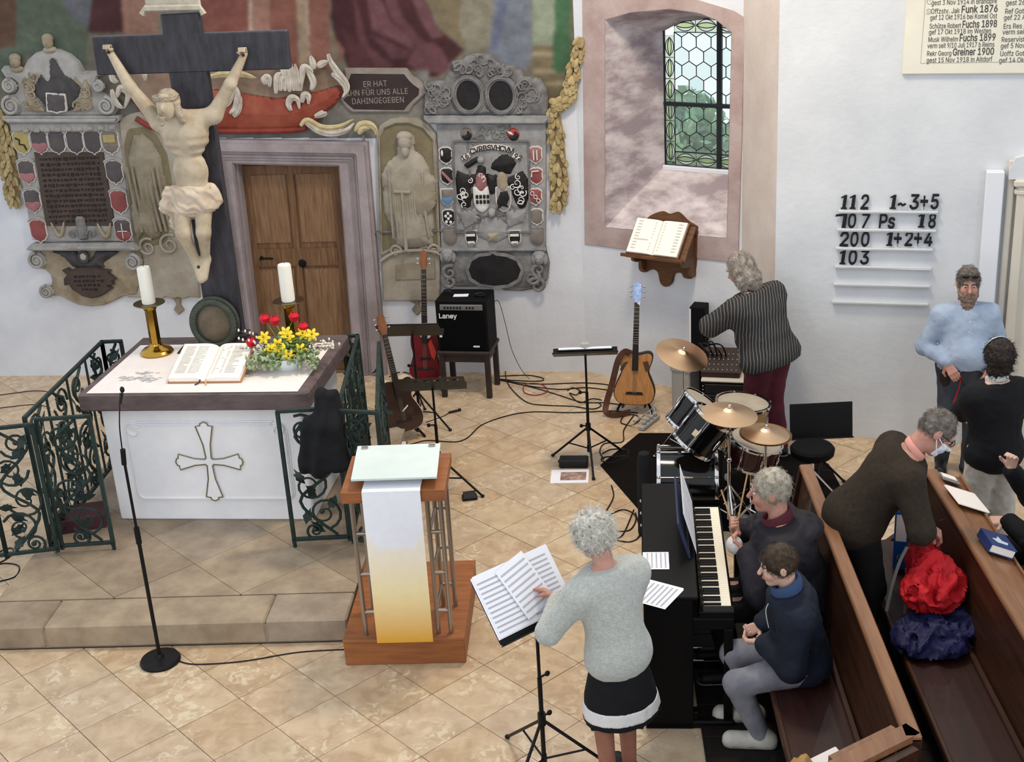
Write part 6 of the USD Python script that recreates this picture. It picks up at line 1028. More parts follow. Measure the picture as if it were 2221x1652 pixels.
# elderly woman's stand with a spread of sheets
sD, RD = stand('black music stand holding spread sheet music in front of the elderly woman', (-.33, 5.74), .98, .5, .34, 42, 80, 'perf', .42, tilt=52, spread=.5)
GU = [(0, .47), (.045, .475), (.11, .49), (.15, .47), (.155, .42), (.13, .34), (.125, .3), (.15, .24), (.18, .16), (.185, .1), (.16, .035), (.1, .005), (0, 0), (-.1, .005), (-.16, .035), (-.185, .1), (-.18, .16), (-.15, .24), (-.125, .3), (-.13, .36), (-.15, .42), (-.13, .475), (-.07, .495)]
def guitar(name, label, loc, rz, tilt, body, outline, scale=1., depth=.09, head='maple', pegs=3, neck=.34, y0=0., hole=True, binding=None):
    t = thing(name, label, 'guitar', loc, rz, tilt=None); R = rot(*tilt)
    def P(nm, m, mat, par=None): return part(par or t, nm, xf(_mesh(m), R), mat)
    pts = smoothpath([(x, 0, z) for x, z in outline + outline[:1]], 5)[:-1]; O = Polygon([(p[0] * scale, p[2] * scale) for p in pts]).buffer(0); zt = O.bounds[3] - .01
    P('body', wext(O, depth, 0, .008), binding or body); P('soundboard', wext(O.buffer(-.008), .006, -depth), body)
    n0 = -depth - .018; L = zt + neck
    P('neck', wext([(-.026, zt - .01), (.026, zt - .01), (.021, L), (-.021, L)], .022, n0 + .022), head if head != 'pearl_blue' else 'maple'); fb_ = P('fingerboard', wext([(-.028, zt - .16 * scale), (.028, zt - .16 * scale), (.022, L), (-.022, L)], .008, n0), 'fretboard')
    for k in range(14): z = L - (L - zt + .1) * (1 - .5 ** (k / 9.)) * 1.05; P('fret', box(-.024, .024, n0 - .0105, n0 - .007, z - .0015, z + .0015), 'fret', fb_)
    hd = P('headstock', wext([(-.022, L), (.022, L), (.038, L + .05), (.034, L + .16), (.0, L + .18), (-.034, L + .16), (-.038, L + .05)], .016, n0 + .012, .003), head)
    for s in (-1, 1):
        for k in range(pegs): z = L + .05 + .045 * k; P('tuning_peg', cat_([tube((s * .03, n0 + .005, z), (s * .055, n0 + .005, z), .004, n=6), ell((s * .058, n0 + .005, z), (.011, .006, .009), 6)]), 'chrome', hd)
    P('strings', [tube((-.016 + .0064 * k, -depth - .012, .11 * scale), (-.015 + .006 * k, n0 - .012, L), .0008, n=4) for k in range(6)], 'fret'); P('bridge', wext([(-.08 * scale, .1 * scale), (.08 * scale, .1 * scale), (.07 * scale, .125 * scale), (-.07 * scale, .125 * scale)], .012, -depth), 'fretboard')
    return t, P
def gstand(label, loc, rz):
    t = thing('guitar_stand', label, 'stand', loc, rz)
    for s in (-1, 1): part(t, 'leg', sweep(smoothpath([(0, .1, .22), (s * .13, .0, .06), (s * .16, -.1, .012)]), .011, 8), 'black_metal'); part(t, 'cradle', sweep(smoothpath([(s * .1, .04, .075), (s * .1, -.06, .07), (s * .1, -.12, .085)]), .011, 8), 'black_plastic')
    part(t, 'leg', tube((0, .1, .22), (0, .2, .012), .011), 'black_metal'); part(t, 'upright', tube((0, .08, .2), (0, .12, .42), .012), 'black_metal'); return t
# acoustic guitar with brown strap
gr, GP = guitar('acoustic_guitar', 'natural acoustic guitar with blue pearl headstock and brown strap by the wall', (.385, 10.86, .085), -6, (-8, 2.5, 0), 'spruce', GU, 1.0, .09, 'pearl_blue', 3, .46, binding='fretboard')
GP('leaf_sound_hole', [wext(Polygon([(-.07, .4), (-.1, .39), (-.13, .33), (-.12, .31)]).buffer(.004), .003, -.096), wext(Polygon([(.07, .4), (.11, .41), (.13, .34), (.1, .32)]).buffer(.004), .003, -.096)], 'strap_brown')
GP('strap', sweep(smoothpath([(-.05, -.11, .47), (-.09, -.12, .5), (-.15, -.12, .42), (-.2, -.11, .2), (-.25, -.1, .0), (-.24, -.14, -.07), (-.15, -.16, -.08), (-.03, -.1, -.06)]), .032, 6, flat=(.12, 1), up=(0, 1, 0.2)), 'strap_brown'); GP('white_pick', wext([(.0, .94), (.03, .96), (.025, .92)], .003, -.118), 'label_white')
gstand('black guitar stand under the natural acoustic guitar', (.385, 10.88, 0), -6)
# dark acoustic at the left, red bass by the tombstone
gr2, GP2 = guitar('acoustic_guitar', 'dark cutaway acoustic guitar leaning on its stand beside the altar railing', (-1.68, 10.42, .085), 28, (-9, -5, 0), 'dark_sunburst', GU, 1.0, .1, 'maple', 3, .42, binding='cream_bind'); gstand('black guitar stand under the dark acoustic guitar', (-1.68, 10.44, 0), 28)
GP2('pick_mark', wext([(.0, .2), (.06, .24), (.062, .228), (.004, .188)], .003, -.107), 'label_white')
BU = [(0, .4), (.05, .42), (.075, .52), (.1, .52), (.13, .42), (.14, .33), (.12, .25), (.14, .17), (.16, .09), (.12, .02), (0, 0), (-.12, .02), (-.16, .09), (-.14, .17), (-.12, .25), (-.14, .33), (-.14, .42), (-.1, .5), (-.07, .48), (-.05, .42)]
gb, GB = guitar('bass_guitar', 'dark red electric bass guitar standing against the wall beside the amplifier', (-1.6, 11.62, .1), -4, (-10, 2, 0), 'red_bass', BU, 1.0, .045, 'maple', 2, .56); gstand('black guitar stand under the red bass guitar', (-1.6, 11.64, 0), -4)
GB('pickguard', wext([(.03, .36), (.06, .4), (.11, .28), (.09, .2), (.06, .24)], .003, -.052), 'red_bass_hi'); GB('pickup', box(-.05, .05, -.062, -.05, .2, .225, .003), 'black_plastic')
single('white_box', 'small white box on the floor at the foot of the dark acoustic guitar', 'box', cat_([box(-.085, .085, -.05, .05, 0, .11, .006), box(-.088, .088, -.053, .053, .085, .112, .004)]), 'label_white', (-1.7, 10.05, 0), 5)
# amplifier on a stool
stl = thing('stool', 'black wooden stool carrying the amplifier', 'stool', (-1.16, 11.52, 0), -9)
part(stl, 'seat', box(-.26, .26, -.2, .22, .435, .47, .008), 'stool_wood'); part(stl, 'apron', cat_([box(-.23, .23, -.175, -.155, .36, .436), box(-.23, .23, .175, .195, .36, .436), box(-.23, -.21, -.17, .19, .36, .436), box(.21, .23, -.17, .19, .36, .436)]), 'stool_wood')
for x in (-.22, .22):
    for y in (-.165, .185): part(stl, 'leg', box(x - .025, x + .025, y - .025, y + .025, 0, .44, .005), 'stool_wood')
amp = thing('amplifier', 'black guitar amplifier with grey control panel on the stool', 'amplifier', (-1.16, 11.52, .47), -9)
part(amp, 'cabinet', box(-.245, .245, -.17, .19, 0, .5, .01), 'tolex'); part(amp, 'grille', box(-.22, .22, -.182, -.165, .03, .385, .006), 'amp_cloth'); pnl = part(amp, 'control_panel', box(-.2, .21, -.184, -.165, .405, .46, .005), 'amp_panel')
for k in range(9): part(pnl, 'knob', xf(lathe([(0, 0), (.01, 0), (.008, .015), (0, .015)], 10), rot(ax=90), (-.15 + .03 * k + (.03 if k > 5 else 0), -.183, .432)), 'black_plastic')
part(amp, 'name_lettering', wtext('Laney', .045, -.215, .33, -.184, .004, True), 'label_white'); part(amp, 'badge', box(.1, .16, -.187, -.18, .045, .06), 'label_white'); part(amp, 'badge', box(-.22, -.195, -.187, -.18, .14, .165), 'label_white'); part(amp, 'handle', sweep(smoothpath([(-.2, .0, .5), (-.19, 0, .535), (-.13, 0, .535), (-.12, 0, .5)]), .012, 8, flat=(.5, 1)), 'black_plastic')
single('paper_slip', 'white slip of paper lying on top of the amplifier', 'paper', box(-.07, .07, -.04, .04, 0, .003), 'sheet', (-1.19, 11.5, .972), -4)
single('cable_bunch', 'bunched black cable lying on the amplifier top at the right', 'cable', sweep(smoothpath([(-.05, 0, .01), (0, .03, .014), (.05, 0, .01), (.02, -.03, .014), (-.03, .01, .02), (.04, .02, .022), (.06, -.04, .012)]), .008, 6), 'black_plastic', (-1.02, 11.45, .972))
single('amp_lead', 'thin black lead hanging from the amplifier to the floor', 'cable', sweep(smoothpath([(-.93, 11.72, .8), (-.86, 11.75, .82), (-.81, 11.76, .6), (-.76, 11.77, .31), (-.67, 11.78, .08), (-.6, 11.76, .006)]), .003, 5), 'black_plastic')
for l, P in CABLES: cable(l, P, .0055 if 'thin' not in l else .004, 'red_coil' if 'reddish' in l else 'black_plastic')
single('direct_box', 'small black stage box at the foot of the slim music stand', 'stage box', cat_([box(-.12, .12, -.06, .06, 0, .07, .01), box(-.1, .1, -.062, -.05, .02, .05, .004), tube((-.13, 0, .04), (-.11, 0, .04), .012)]), 'black_plastic', (-.17, 9.74, 0), -4)
mg = thing('magazine', 'magazine with a brown photo cover lying flat on the floor', 'magazine', (-.2, 9.52, 0), -2); part(mg, 'pages', box(-.16, .15, -.12, .13, 0, .006), 'sheet', smooth=False); part(mg, 'cover_photo', box(-.08, .13, -.07, .08, .0062, .0075), 'mag_cover', smooth=False)
single('foot_pedal', 'small black foot pedal on the floor beside the lectern plinth', 'pedal', cat_([box(-.06, .06, -.04, .04, 0, .03, .006), hull([(-.05, -.03, .03), (.05, -.03, .03), (-.05, .03, .03), (.05, .03, .03), (-.05, .03, .055), (.05, .03, .055)])]), 'black_plastic', (-1.0, 9.18, 0), 10)
single('clip_on_microphone', 'small black clip microphone lying on the floor right of the perforated stand', 'microphone', cat_([tube((-.05, 0, .012), (.04, .01, .012), .011), ell((.055, .012, .016), (.018, .014, .014), 8), sweep(smoothpath([(-.05, 0, .01), (-.12, -.05, .005), (-.3, -.12, .005)]), .004, 5)]), 'black_plastic', (-1.28, 10.98, 0), 20)
ps = thing('power_strip', 'grey power strip with plugged white cables beside the drum rug', 'power strip', (.5, 10.55, 0), 60); part(ps, 'housing', box(-.16, .16, -.03, .03, 0, .04, .008), 'grey_plastic')
for k in range(4): part(ps, 'plug', cat_([box(-.12 + .07 * k, -.08 + .07 * k, -.018, .018, .04, .075, .008), sweep(smoothpath([(-.1 + .07 * k, 0, .07), (-.1 + .08 * k, .03, .1), (-.12 + .09 * k, .1, .03), (-.1 + .1 * k, .16, .006)]), .006, 6)]), 'grey_plastic')
# rack with mixer and loudspeaker
rk = thing('rack_case', 'black equipment rack with a pale top and silver screws behind the drums', 'rack', (1.2, 10.78, 0), -12)
part(rk, 'case', box(-.2, .2, -.15, .2, 0, .34, .008), 'tolex'); part(rk, 'pale_top', box(-.205, .205, -.155, .205, .34, .36, .005), 'lam_white')
for k in range(3): part(rk, 'rack_unit', box(-.17, .17, -.158, -.145, .03 + .1 * k, .12 + .1 * k, .003), 'black_plastic')
part(rk, 'screw', [ell((x, -.16, .04 + .033 * k), (.007, .004, .007), 6) for x in (-.185, .185) for k in range(9)], 'chrome', kind='stuff')
single('equipment_case', 'narrow grey metal case beside the equipment rack', 'case', cat_([box(-.09, .09, -.12, .12, 0, .42, .01), box(-.1, .1, -.13, .13, .36, .44, .008)]), 'grey_plastic', (.86, 10.98, 0), -28)
mxr = thing('mixing_console', 'small dark mixing console with tangled plugs on the rack', 'mixer', (1.16, 10.8, .36), -12); part(mxr, 'housing', hull([(x, y, z) for x in (-.17, .17) for y, z in ((-.1, 0), (.14, 0), (-.1, .05), (.14, .2))]), 'mixer_brown')
part(mxr, 'knob', [ell((-.14 + .04 * i, -.08 + .05 * j, .065 + .0315 * j), (.008, .008, .012), 6) for i in range(8) for j in range(4)], 'chrome', kind='stuff'); part(mxr, 'plug_cables', [sweep(smoothpath([(-.12 + .04 * k, .06, .14), (-.15 + .04 * k, -.02, .24 + .03 * (k % 3)), (-.2 + .03 * k, .05, .26), (-.24, .1, .1 + .02 * k)]), .007, 6) for k in range(5)], 'black_plastic', kind='stuff')
spk = thing('monitor_speaker', 'upright black loudspeaker on the rack in front of the striped man', 'loudspeaker', (.99, 11.1, .56), -20); part(spk, 'cabinet', box(-.065, .075, -.08, .08, 0, .36, .008), 'tolex'); part(spk, 'stand_foot', box(-.06, .07, -.07, .07, -.56, 0, .004), 'tolex'); part(spk, 'edge_strip', box(-.065, -.05, -.084, -.078, .02, .34), 'label_white')
# ---------------- drum kit
single('drum_rug', 'dark rug under the drum kit', 'rug', ext([(.05, 9.72), (.4, 10.35), (.95, 10.3), (1.9, 9.6), (1.95, 8.3), (.42, 8.62)], .008), 'rug_dark', smooth=False)
def drum(t, c, R, r, depth, shell, head, lugs=8, par=None, hoop='chrome'):
    def P(nm, m, mat): return part(t, nm, xf(_mesh(m), R, c), mat)
    P('shell', lathe([(r * .98, 0), (r, 0), (r, depth), (r * .98, depth)], 36), shell); P('drum_head', lathe([(0, depth + .004), (r * .97, depth + .004), (r * .97, depth - .006), (0, depth - .006)], 36), head); P('bottom_head', lathe([(0, -.004), (r * .97, -.004), (r * .97, .006), (0, .006)], 36), head)
    for z in (0, depth): P('hoop', lathe([(r * .99, z - .014), (r + .012, z - .014), (r + .014, z), (r + .012, z + .014), (r * .99, z + .014)], 36), hoop)
    for k in range(lugs):
        a = 2 * PI * k / lugs + .2; u = np.array([math.cos(a), math.sin(a), 0]); P('lug', cat_([tube(u * (r + .012) + [0, 0, 0], u * (r + .012) + [0, 0, depth], .004, n=6), ell(u * (r + .012) + [0, 0, depth * .5], (.012, .012, min(.05, depth * .22)), 6), ell(u * (r + .014) + [0, 0, depth], (.012, .012, .016), 6), ell(u * (r + .014), (.012, .012, .016), 6)]), 'chrome')
bd = thing('bass_drum', 'black bass drum with chrome hoops and two rack toms mounted on top', 'drum', (.7, 8.76, .008))
drum(bd, (-.22, 0, .285), rot(az=-4) @ rot(ay=90), .27, .42, 'drum_black', 'drum_black', 8); part(bd, 'emblem_plate', xf(lathe([(0, 0), (.05, 0), (.05, .004), (0, .004)], 24), rot(ay=-90), (-.227, .0, .33)), 'label_white')
part(bd, 'tom_mount', cat_([tube((0, 0, .54), (0, 0, .74), .014), tube((-.03, -.1, .74), (.03, .1, .74), .013), ell((0, 0, .6), (.03, .03, .025), 8), ell((0, 0, .74), (.028, .028, .028), 8)]), 'chrome')
drum(bd, (.02, -.17, .66), rot(az=-8) @ rot(ay=36, ax=-6), .155, .26, 'drum_black', 'drum_head', 6); part(bd, 'tom_badge', xf(box(-.025, .025, -.162, -.157, .1, .15, .002), rot(az=-8) @ rot(ay=36, ax=-6) @ rot(az=-24), (.02, -.17, .66)), 'badge_gold')
drum(bd, (-.02, .2, .66), rot(az=8) @ rot(ay=34, ax=4), .14, .24, 'drum_black', 'drum_head', 6)
for s in (-1, 1): part(bd, 'spur', tube((-.1, s * .2, .12), (-.2, s * .36, .0), .009), 'chrome')
part(bd, 'tension_rod', [tube((-.2, .12 * s, .545 - .03 * abs(s)), (.2, .12 * s, .545 - .03 * abs(s)), .005, n=6) for s in (-1, 1)], 'chrome')
ft = thing('floor_tom', 'wood-coloured drum with pale head half hidden by the ride cymbal', 'drum', (1.12, 9.2, .008)); drum(ft, (0, 0, .4), rot(ay=6), .2, .33, 'drum_wood', 'drum_head', 8)
for k in range(3): a = 2.1 * k; part(ft, 'leg', tube((.21 * math.cos(a), .21 * math.sin(a), .55), (.22 * math.cos(a), .22 * math.sin(a), 0), .008), 'chrome')
sn = thing('snare_drum', 'dark red drum with chrome fittings beside the hi-hat', 'drum', (1.16, 8.78, .008)); drum(sn, (0, 0, .44), rot(ay=14, ax=6), .19, .17, 'drum_red', 'drum_head', 8)
part(sn, 'snare_stand', cat_([tube((0, 0, .1), (0, 0, .4), .013)] + [tube((0, 0, .2), (.22 * math.cos(a), .22 * math.sin(a), .01), .009) for a in (0.4, 2.5, 4.6)] + [sweep(smoothpath([(0, 0, .38), (.12 * math.cos(a), .12 * math.sin(a), .4), (.2 * math.cos(a), .2 * math.sin(a), .46)]), .009, 6) for a in (0, 2.1, 4.2)]), 'chrome')
def cymbal(name, label, foot, z, r, tilt, hat=False, boom=None):
    t = thing(name, label, 'cymbal', (*foot, .008)); top = np.array([0, 0, z]) if boom is None else np.array(boom); R = rot(*tilt)
    pr = [(0.004, .022), (.02, .022), (.035, .012), (.05, .0), (r * .6, -.014), (r, -.03), (r, -.032), (r * .6, -.017), (.05, -.003), (.0, .018)]
    c = part(t, 'cymbal', xf(lathe(pr, 48), R, top), 'cymbal'); part(c, 'wing_nut', cat_([tube(top, top + R @ np.array([0, 0, .05]), .004), ell(top + R @ np.array([0, 0, .04]), (.013, .013, .012), 8)]), 'chrome')
    if hat: part(t, 'bottom_cymbal', xf(lathe([(a, -b - .055) for a, b in pr], 48), R, top + [0, 0, .0]), 'cymbal_edge'); part(t, 'pull_rod', tube(top, top + [0, 0, .16], .004), 'chrome')
    if boom is None: part(t, 'stand_tube', cat_([tube((0, 0, .1), (0, 0, z * .6), .014), tube((0, 0, z * .55), (0, 0, z), .009), ell((0, 0, z * .6), (.022, .022, .025), 8)]), 'chrome')
    else: part(t, 'stand_tube', cat_([tube((0, 0, .1), (0, 0, z), .013), ell((0, 0, z), (.025, .025, .03), 8)]), 'chrome'); part(t, 'boom_arm', tube((0, 0, z), top, .009), 'chrome')
    for a in (.6, 2.7, 4.8): part(t, 'leg', cat_([tube((0, 0, .38), (.26 * math.cos(a), .26 * math.sin(a), .012), .009), tube((0, 0, .14), (.14 * math.cos(a), .14 * math.sin(a), .2), .006), ell((.26 * math.cos(a), .26 * math.sin(a), .012), (.016, .016, .012), 6)]), 'chrome')
    return t
cymbal('crash_cymbal', 'tilted bronze crash cymbal high on its stand, nearest the acoustic guitar', (.74, 9.72), .97, .215, (16, 16, 0)); cymbal('ride_cymbal', 'bronze cymbal over the rack toms, on the stand nearest the piano', (.97, 8.5), .96, .205, (4, 5, 0)); cymbal('hi_hat', 'pair of bronze hi-hat cymbals in front of the maroon trousers', (1.22, 8.42), .83, .185, (2, 4, 0), True)
dt = thing('drum_throne', 'round black drum stool behind the hi-hat', 'stool', (1.63, 8.86, .008)); part(dt, 'seat', lathe([(0, .42), (.14, .42), (.16, .44), (.165, .48), (.15, .5), (.1, .505), (0, .505)], 36), 'tolex'); part(dt, 'post', tube((0, 0, .12), (0, 0, .43), .018), 'chrome')
for a in (.3, 2.4, 4.5): part(dt, 'leg', tube((0, 0, .3), (.24 * math.cos(a), .24 * math.sin(a), .012), .011), 'chrome')
sE, RE = stand('wide black music stand behind the drum stool, desk facing the wall', (1.76, 9.22), .45, .48, .24, 2, 10, 'black', .2, tilt=80, spread=.3)
pdl = thing('bass_pedal', 'chrome bass drum pedal with two beaters at the batter head', 'pedal', (1.08, 8.6, .008)); part(pdl, 'footboard', hull([(-.05, -.04, 0), (.22, -.04, 0), (-.05, .04, 0), (.22, .04, 0), (-.03, -.04, .08), (-.03, .04, .08)]), 'grey_plastic'); part(pdl, 'frame', cat_([tube((-.06, -.06, 0), (-.06, -.06, .2), .009), tube((-.06, .06, 0), (-.06, .06, .2), .009), tube((-.06, -.07, .2), (-.06, .07, .2), .009)]), 'chrome'); part(pdl, 'beater', cat_([tube((-.06, 0, .2), (-.11, 0, .38), .005), ell((-.115, 0, .39), (.02, .02, .03), 8)]), 'label_white')
pad = thing('padded_case', 'black padded cylinder standing between drums and piano', 'case', (.36, 8.5, .0)); part(pad, 'body', lathe([(0, 0), (.05, 0), (.055, .02), (.05, .6), (.04, .66), (0, .68)], 20), 'coat_black'); part(pad, 'buckle', [ell((-.03, -.045, .1 + .1 * k), (.012, .008, .014), 6) for k in range(3)], 'chrome')
# ---------------- digital piano
PA = math.degrees(math.atan2(7.488 - 6.266, .631 - .576)) - 90; pn_ = thing('digital_piano', 'black digital upright piano seen from above beside the woman', 'piano', (.24, 6.16, 0), PA)
part(pn_, 'end_panel', box(.0, .27, .0, .025, .0, .84, .004), 'piano_black'); part(pn_, 'end_panel', box(.0, .27, 1.395, 1.42, 0, .84, .004), 'piano_black'); part(pn_, 'back_panel', box(.0, .018, .025, 1.395, .06, .83), 'piano_back'); part(pn_, 'top', box(-.005, .3, -.004, 1.424, .84, .865, .006), 'piano_black'); part(pn_, 'front_board', box(.24, .262, .025, 1.395, .25, .66), 'piano_black'); part(pn_, 'keybed', box(.1, .5, .02, 1.4, .64, .715, .008), 'piano_black'); part(pn_, 'fallboard', hull([(.3, .03, .72), (.3, 1.39, .72), (.31, .03, .84), (.31, 1.39, .84), (.335, .03, .72), (.335, 1.39, .72)]), 'piano_black')
for y in (.0, 1.37): part(pn_, 'key_block', box(.3, .5, y + .025, y + .095 if y < 1 else y + .03, .7, .755, .006), 'piano_black'); part(pn_, 'front_leg', box(.44, .49, y + .01, y + .05, 0, .65, .004), 'piano_black'); part(pn_, 'foot', box(.0, .5, y, y + .06, 0, .05, .01), 'piano_black')
kw = 1.222 / 52; blk = [0, 2, 3, 5, 6]
for k in range(52):
    y = .1 + k * kw; part(pn_, 'white_key', box(.335, .485, y + .0008, y + kw - .0008, .718, .74, .002), 'key_white', smooth=False)
    if k < 51 and (k + 5) % 7 in (0, 1, 3, 4, 5): part(pn_, 'black_key', box(.335, .43, y + kw - .006, y + kw + .006, .738, .754, .003), 'key_black', smooth=False)
part(pn_, 'music_desk', xf(box(-.006, .006, 0, .62, 0, .24, .003), rot(ay=-16), (.27, .42, .865)), 'rest_blue'); part(pn_, 'pedal_box', box(.1, .3, .02, .08, .02, .1, .006), 'piano_black'); part(pn_, 'pedal_board', box(.12, .26, .025, 1.395, .06, .2), 'piano_black'); part(pn_, 'pedal', [box(.25, .36, .6 + .07 * k, .62 + .07 * k, .04, .055, .004) for k in range(3)], 'chrome')
PR = math.radians(PA)
def onp(x, y, z): return (.24 + x * math.cos(PR) - y * math.sin(PR), 6.16 + x * math.sin(PR) + y * math.cos(PR), z)
def sheet(label, loc, rz, w, h, R=None, n=1, staves=9, bend=.0, name='sheet_music', two=False):
    t = thing(name, label, 'paper', loc, rz); R = np.eye(3) if R is None else R; xs = np.linspace(-w / 2, w / 2, 9); V = []; 
    for q in range(n):
        zf = lambda x: .0015 * q + bend * (4 * (x / w) ** 2); P1 = [(x, zf(x)) for x in xs]; P2 = [(x, z + .0012) for x, z in P1][::-1]; m = ext(Polygon(P1 + P2), h); v = np.array(m[0] if isinstance(m, tuple) else m.vertices); f = m[1] if isinstance(m, tuple) else m.faces
        V.append((np.stack([v[:, 0] + .012 * q, v[:, 2] + .006 * q, v[:, 1]], 1), f))
    part(t, 'sheet', xf(cat_(V), R), 'sheet', smooth=False); L = []; g = np.random.default_rng(len(label)); z0 = .0015 * n
    for s in range(staves * 2):
        y = h * (.93 - .86 * (s // 2 + .42 + .2 * (s % 2)) / staves)
        for x0, x1 in (((-w * .46, -w * .04), (w * .04, w * .46)) if two else ((-w * .44, w * .44),)):
            xm = np.linspace(x0, x1, 5); ln = np.array([(x, y + dy, bend * 4 * (x / w) ** 2 + z0 + .0012) for x in xm for dy in (-.004, -.0015)]); L.append((ln, np.array([(2 * i, 2 * i + 2, 2 * i + 3) for i in range(4)] + [(2 * i, 2 * i + 3, 2 * i + 1) for i in range(4)])))
    part(t, 'staves', xf(cat_(L), R), 'staff', smooth=False, kind='stuff'); return t
sheet('loose sheet music lying aslant at the near end of the piano top', onp(.17, -.03, .867), PA + 62, .23, .3, n=2)
sheet('small white note lying flat on the piano top below the standing score', onp(.15, .4, .867), PA + 90, .2, .15, staves=5)
sheet('tall white score standing against the piano music desk', onp(.31, .78, .872), PA + 90, .62, .27, rot(ax=74), 3, 8, .0, two=True)
# sheets on the elderly woman's stand
sheet('spread double sheet of music on the stand in front of the elderly woman', (-.33, 5.74, .985), 42, .5, .34, RD @ rot(ax=90), 2, 11, .004, two=True)
sheet('single sheet sticking out above the spread sheets on the front music stand', (-.3, 5.8, 1.03), 42, .21, .3, RD @ rot(ax=90) @ rot(az=12), 1, 8)
# ================================================================ pews and what lies on them
M('pew_wood', '3c2113', .5, col2='2a160b', scale=3, detail=6, stretch=(8, .7, 8), coat=.15); M('pew_rail', '866044', .4, col2='724d33', scale=3, detail=6, stretch=(8, .7, 8), coat=.2); M('pew_seat', '321611', .5, col2='240e0b', scale=3, detail=6, stretch=(8, .7, 8), coat=.15); M('pew_floor', '110b09', .7, col2='1a110e', scale=4, stretch=(8, .7, 8)); M('navy_puffy', '14153a', .6, col2='1b1d4a', scale=6); M('red_jacket', 'c01822', .65, col2='a3121c', scale=6); M('binder_blue', '1c4d9a', .5); M('book_navy', '1d2c58', .5, col2='24386a', scale=6); M('silver_print', 'b3bccb', .5); M('card_white', 'e4dcd6', .7); M('teal_coat', '17303f', .8, col2='1d3c4e', scale=5); M('bag_tan', 'b08a58', .7, col2='8f6c40', scale=8); M('strap_grey', '77736e', .7)
single('pew_platform', 'dark wooden floor platform under the pews', 'platform', cat_([box(.55, 4.2, y, y + .148, 0, .022, .003) for y in np.arange(2.6, 7.28, .15)]), 'pew_floor', smooth=False)
PZ = .022
def pew(label, x0, y0, y1, shelf):
    """x0: front edge of the seat; the bench faces -x"""
    t = thing('pew', label, 'pew', (x0 + .22, (y0 + y1) / 2, PZ)); o = -np.array([x0 + .22, (y0 + y1) / 2, PZ])
    def P(nm, m, mat, **k): return part(t, nm, xf(_mesh(m), t=o), mat, **k)
    P('seat', box(x0, x0 + .4, y0 + .02, y1 - .04, .405, .435, .006), 'pew_seat'); P('seat_edge', box(x0 - .012, x0 + .015, y0 + .02, y1 - .04, .39, .44, .006), 'pew_wood'); P('backrest', hull([(x, y, z) for y in (y0 + .02, y1 - .03) for x, z in ((x0 + .37, .4), (x0 + .39, .4), (x0 + .44, .9), (x0 + .46, .9))]), 'pew_wood'); P('back_ledge', box(x0 + .34, x0 + .37, y0 + .02, y1 - .04, .435, .46, .004), 'pew_wood')
    P('lower_board', box(x0 + .36, x0 + .38, y0 + .02, y1 - .04, .02, .41), 'pew_wood'); P('top_rail', box(x0 + .42, x0 + .5, y0, y1, .885, .92, .008), 'pew_rail')
    for y in (y0, y1 - .045): P('end_panel', onside(Polygon([(x0 + .0, 0), (x0 + .0, .38), (x0 + .2, .42), (x0 + .36, .55), (x0 + .42, .9), (x0 + .5, .9), (x0 + .47, 0)]), y, .045), 'pew_wood')
    if shelf: P('book_shelf', hull([(x, y, z) for y in (y0 + .02, y1 - .02) for x, z in ((x0 + .48, .9), (x0 + .48, .915), (x0 + .64, .845), (x0 + .64, .86))]), 'pew_rail'); P('shelf_lip', box(x0 + .635, x0 + .65, y0 + .02, y1 - .02, .84, .88, .004), 'pew_rail')
    return t, P
def onside(poly, y, d): v, f, _ = meshkit.arrays(ext(poly, d)); return (np.stack([v[:, 0], y + v[:, 2], v[:, 1]], 1), f[:, ::-1])
p1, PP = pew('dark wooden front pew with the boy and the grey-haired man', .91, 4.82, 7.68, False)
def slant(nm, xa, ya, xb, yb, w, z0, z1, mat): d = nrm2((xb - xa, yb - ya)); n = np.array([-d[1], d[0]]) * w; PP(nm, hull([(*(np.array(q) + s * n), z) for q in ((xa, ya), (xb, yb)) for s in (0, 1) for z in (z0, z1)]), mat)
def nrm2(v): v = np.array(v, float); return v / np.linalg.norm(v)
slant('end_board', 1.36, 4.8, .84, 4.46, .04, 0, .89, 'pew_wood'); slant('end_rail', 1.405, 4.845, .84, 4.475, -.085, .885, .92, 'pew_rail'); slant('arm_board', 1.3, 4.94, .98, 4.73, .03, .5, .895, 'pew_rail')
pew('second wooden pew with jackets on its seat and books on its shelf', 1.68, 2.9, 7.55, True); pew('third wooden pew at the right picture edge, with the seated person in black', 2.52, 2.9, 7.1, True)
for k, (y, z, w) in enumerate(((6.78, .72, 'topmost, beside the suit man'), (5.72, .7, 'upper of the two in front'), (5.15, .7, 'nearest to the pew end'))): single('place_marker', 'white diamond card on the front pew backrest, %s' % w, 'card', xf(ext([(0, -.045), (.032, 0), (0, .045), (-.032, 0)], .002), np.array([[0, 0, -1.], [-1, 0, 0], [0, 1, 0]]) @ np.eye(3), (0, 0, 0)), 'card_white', (.91 + .425 if z > .71 else .91 + .423, y, PZ + z), smooth=False, group='place markers', tilt=(0, 6, 0))
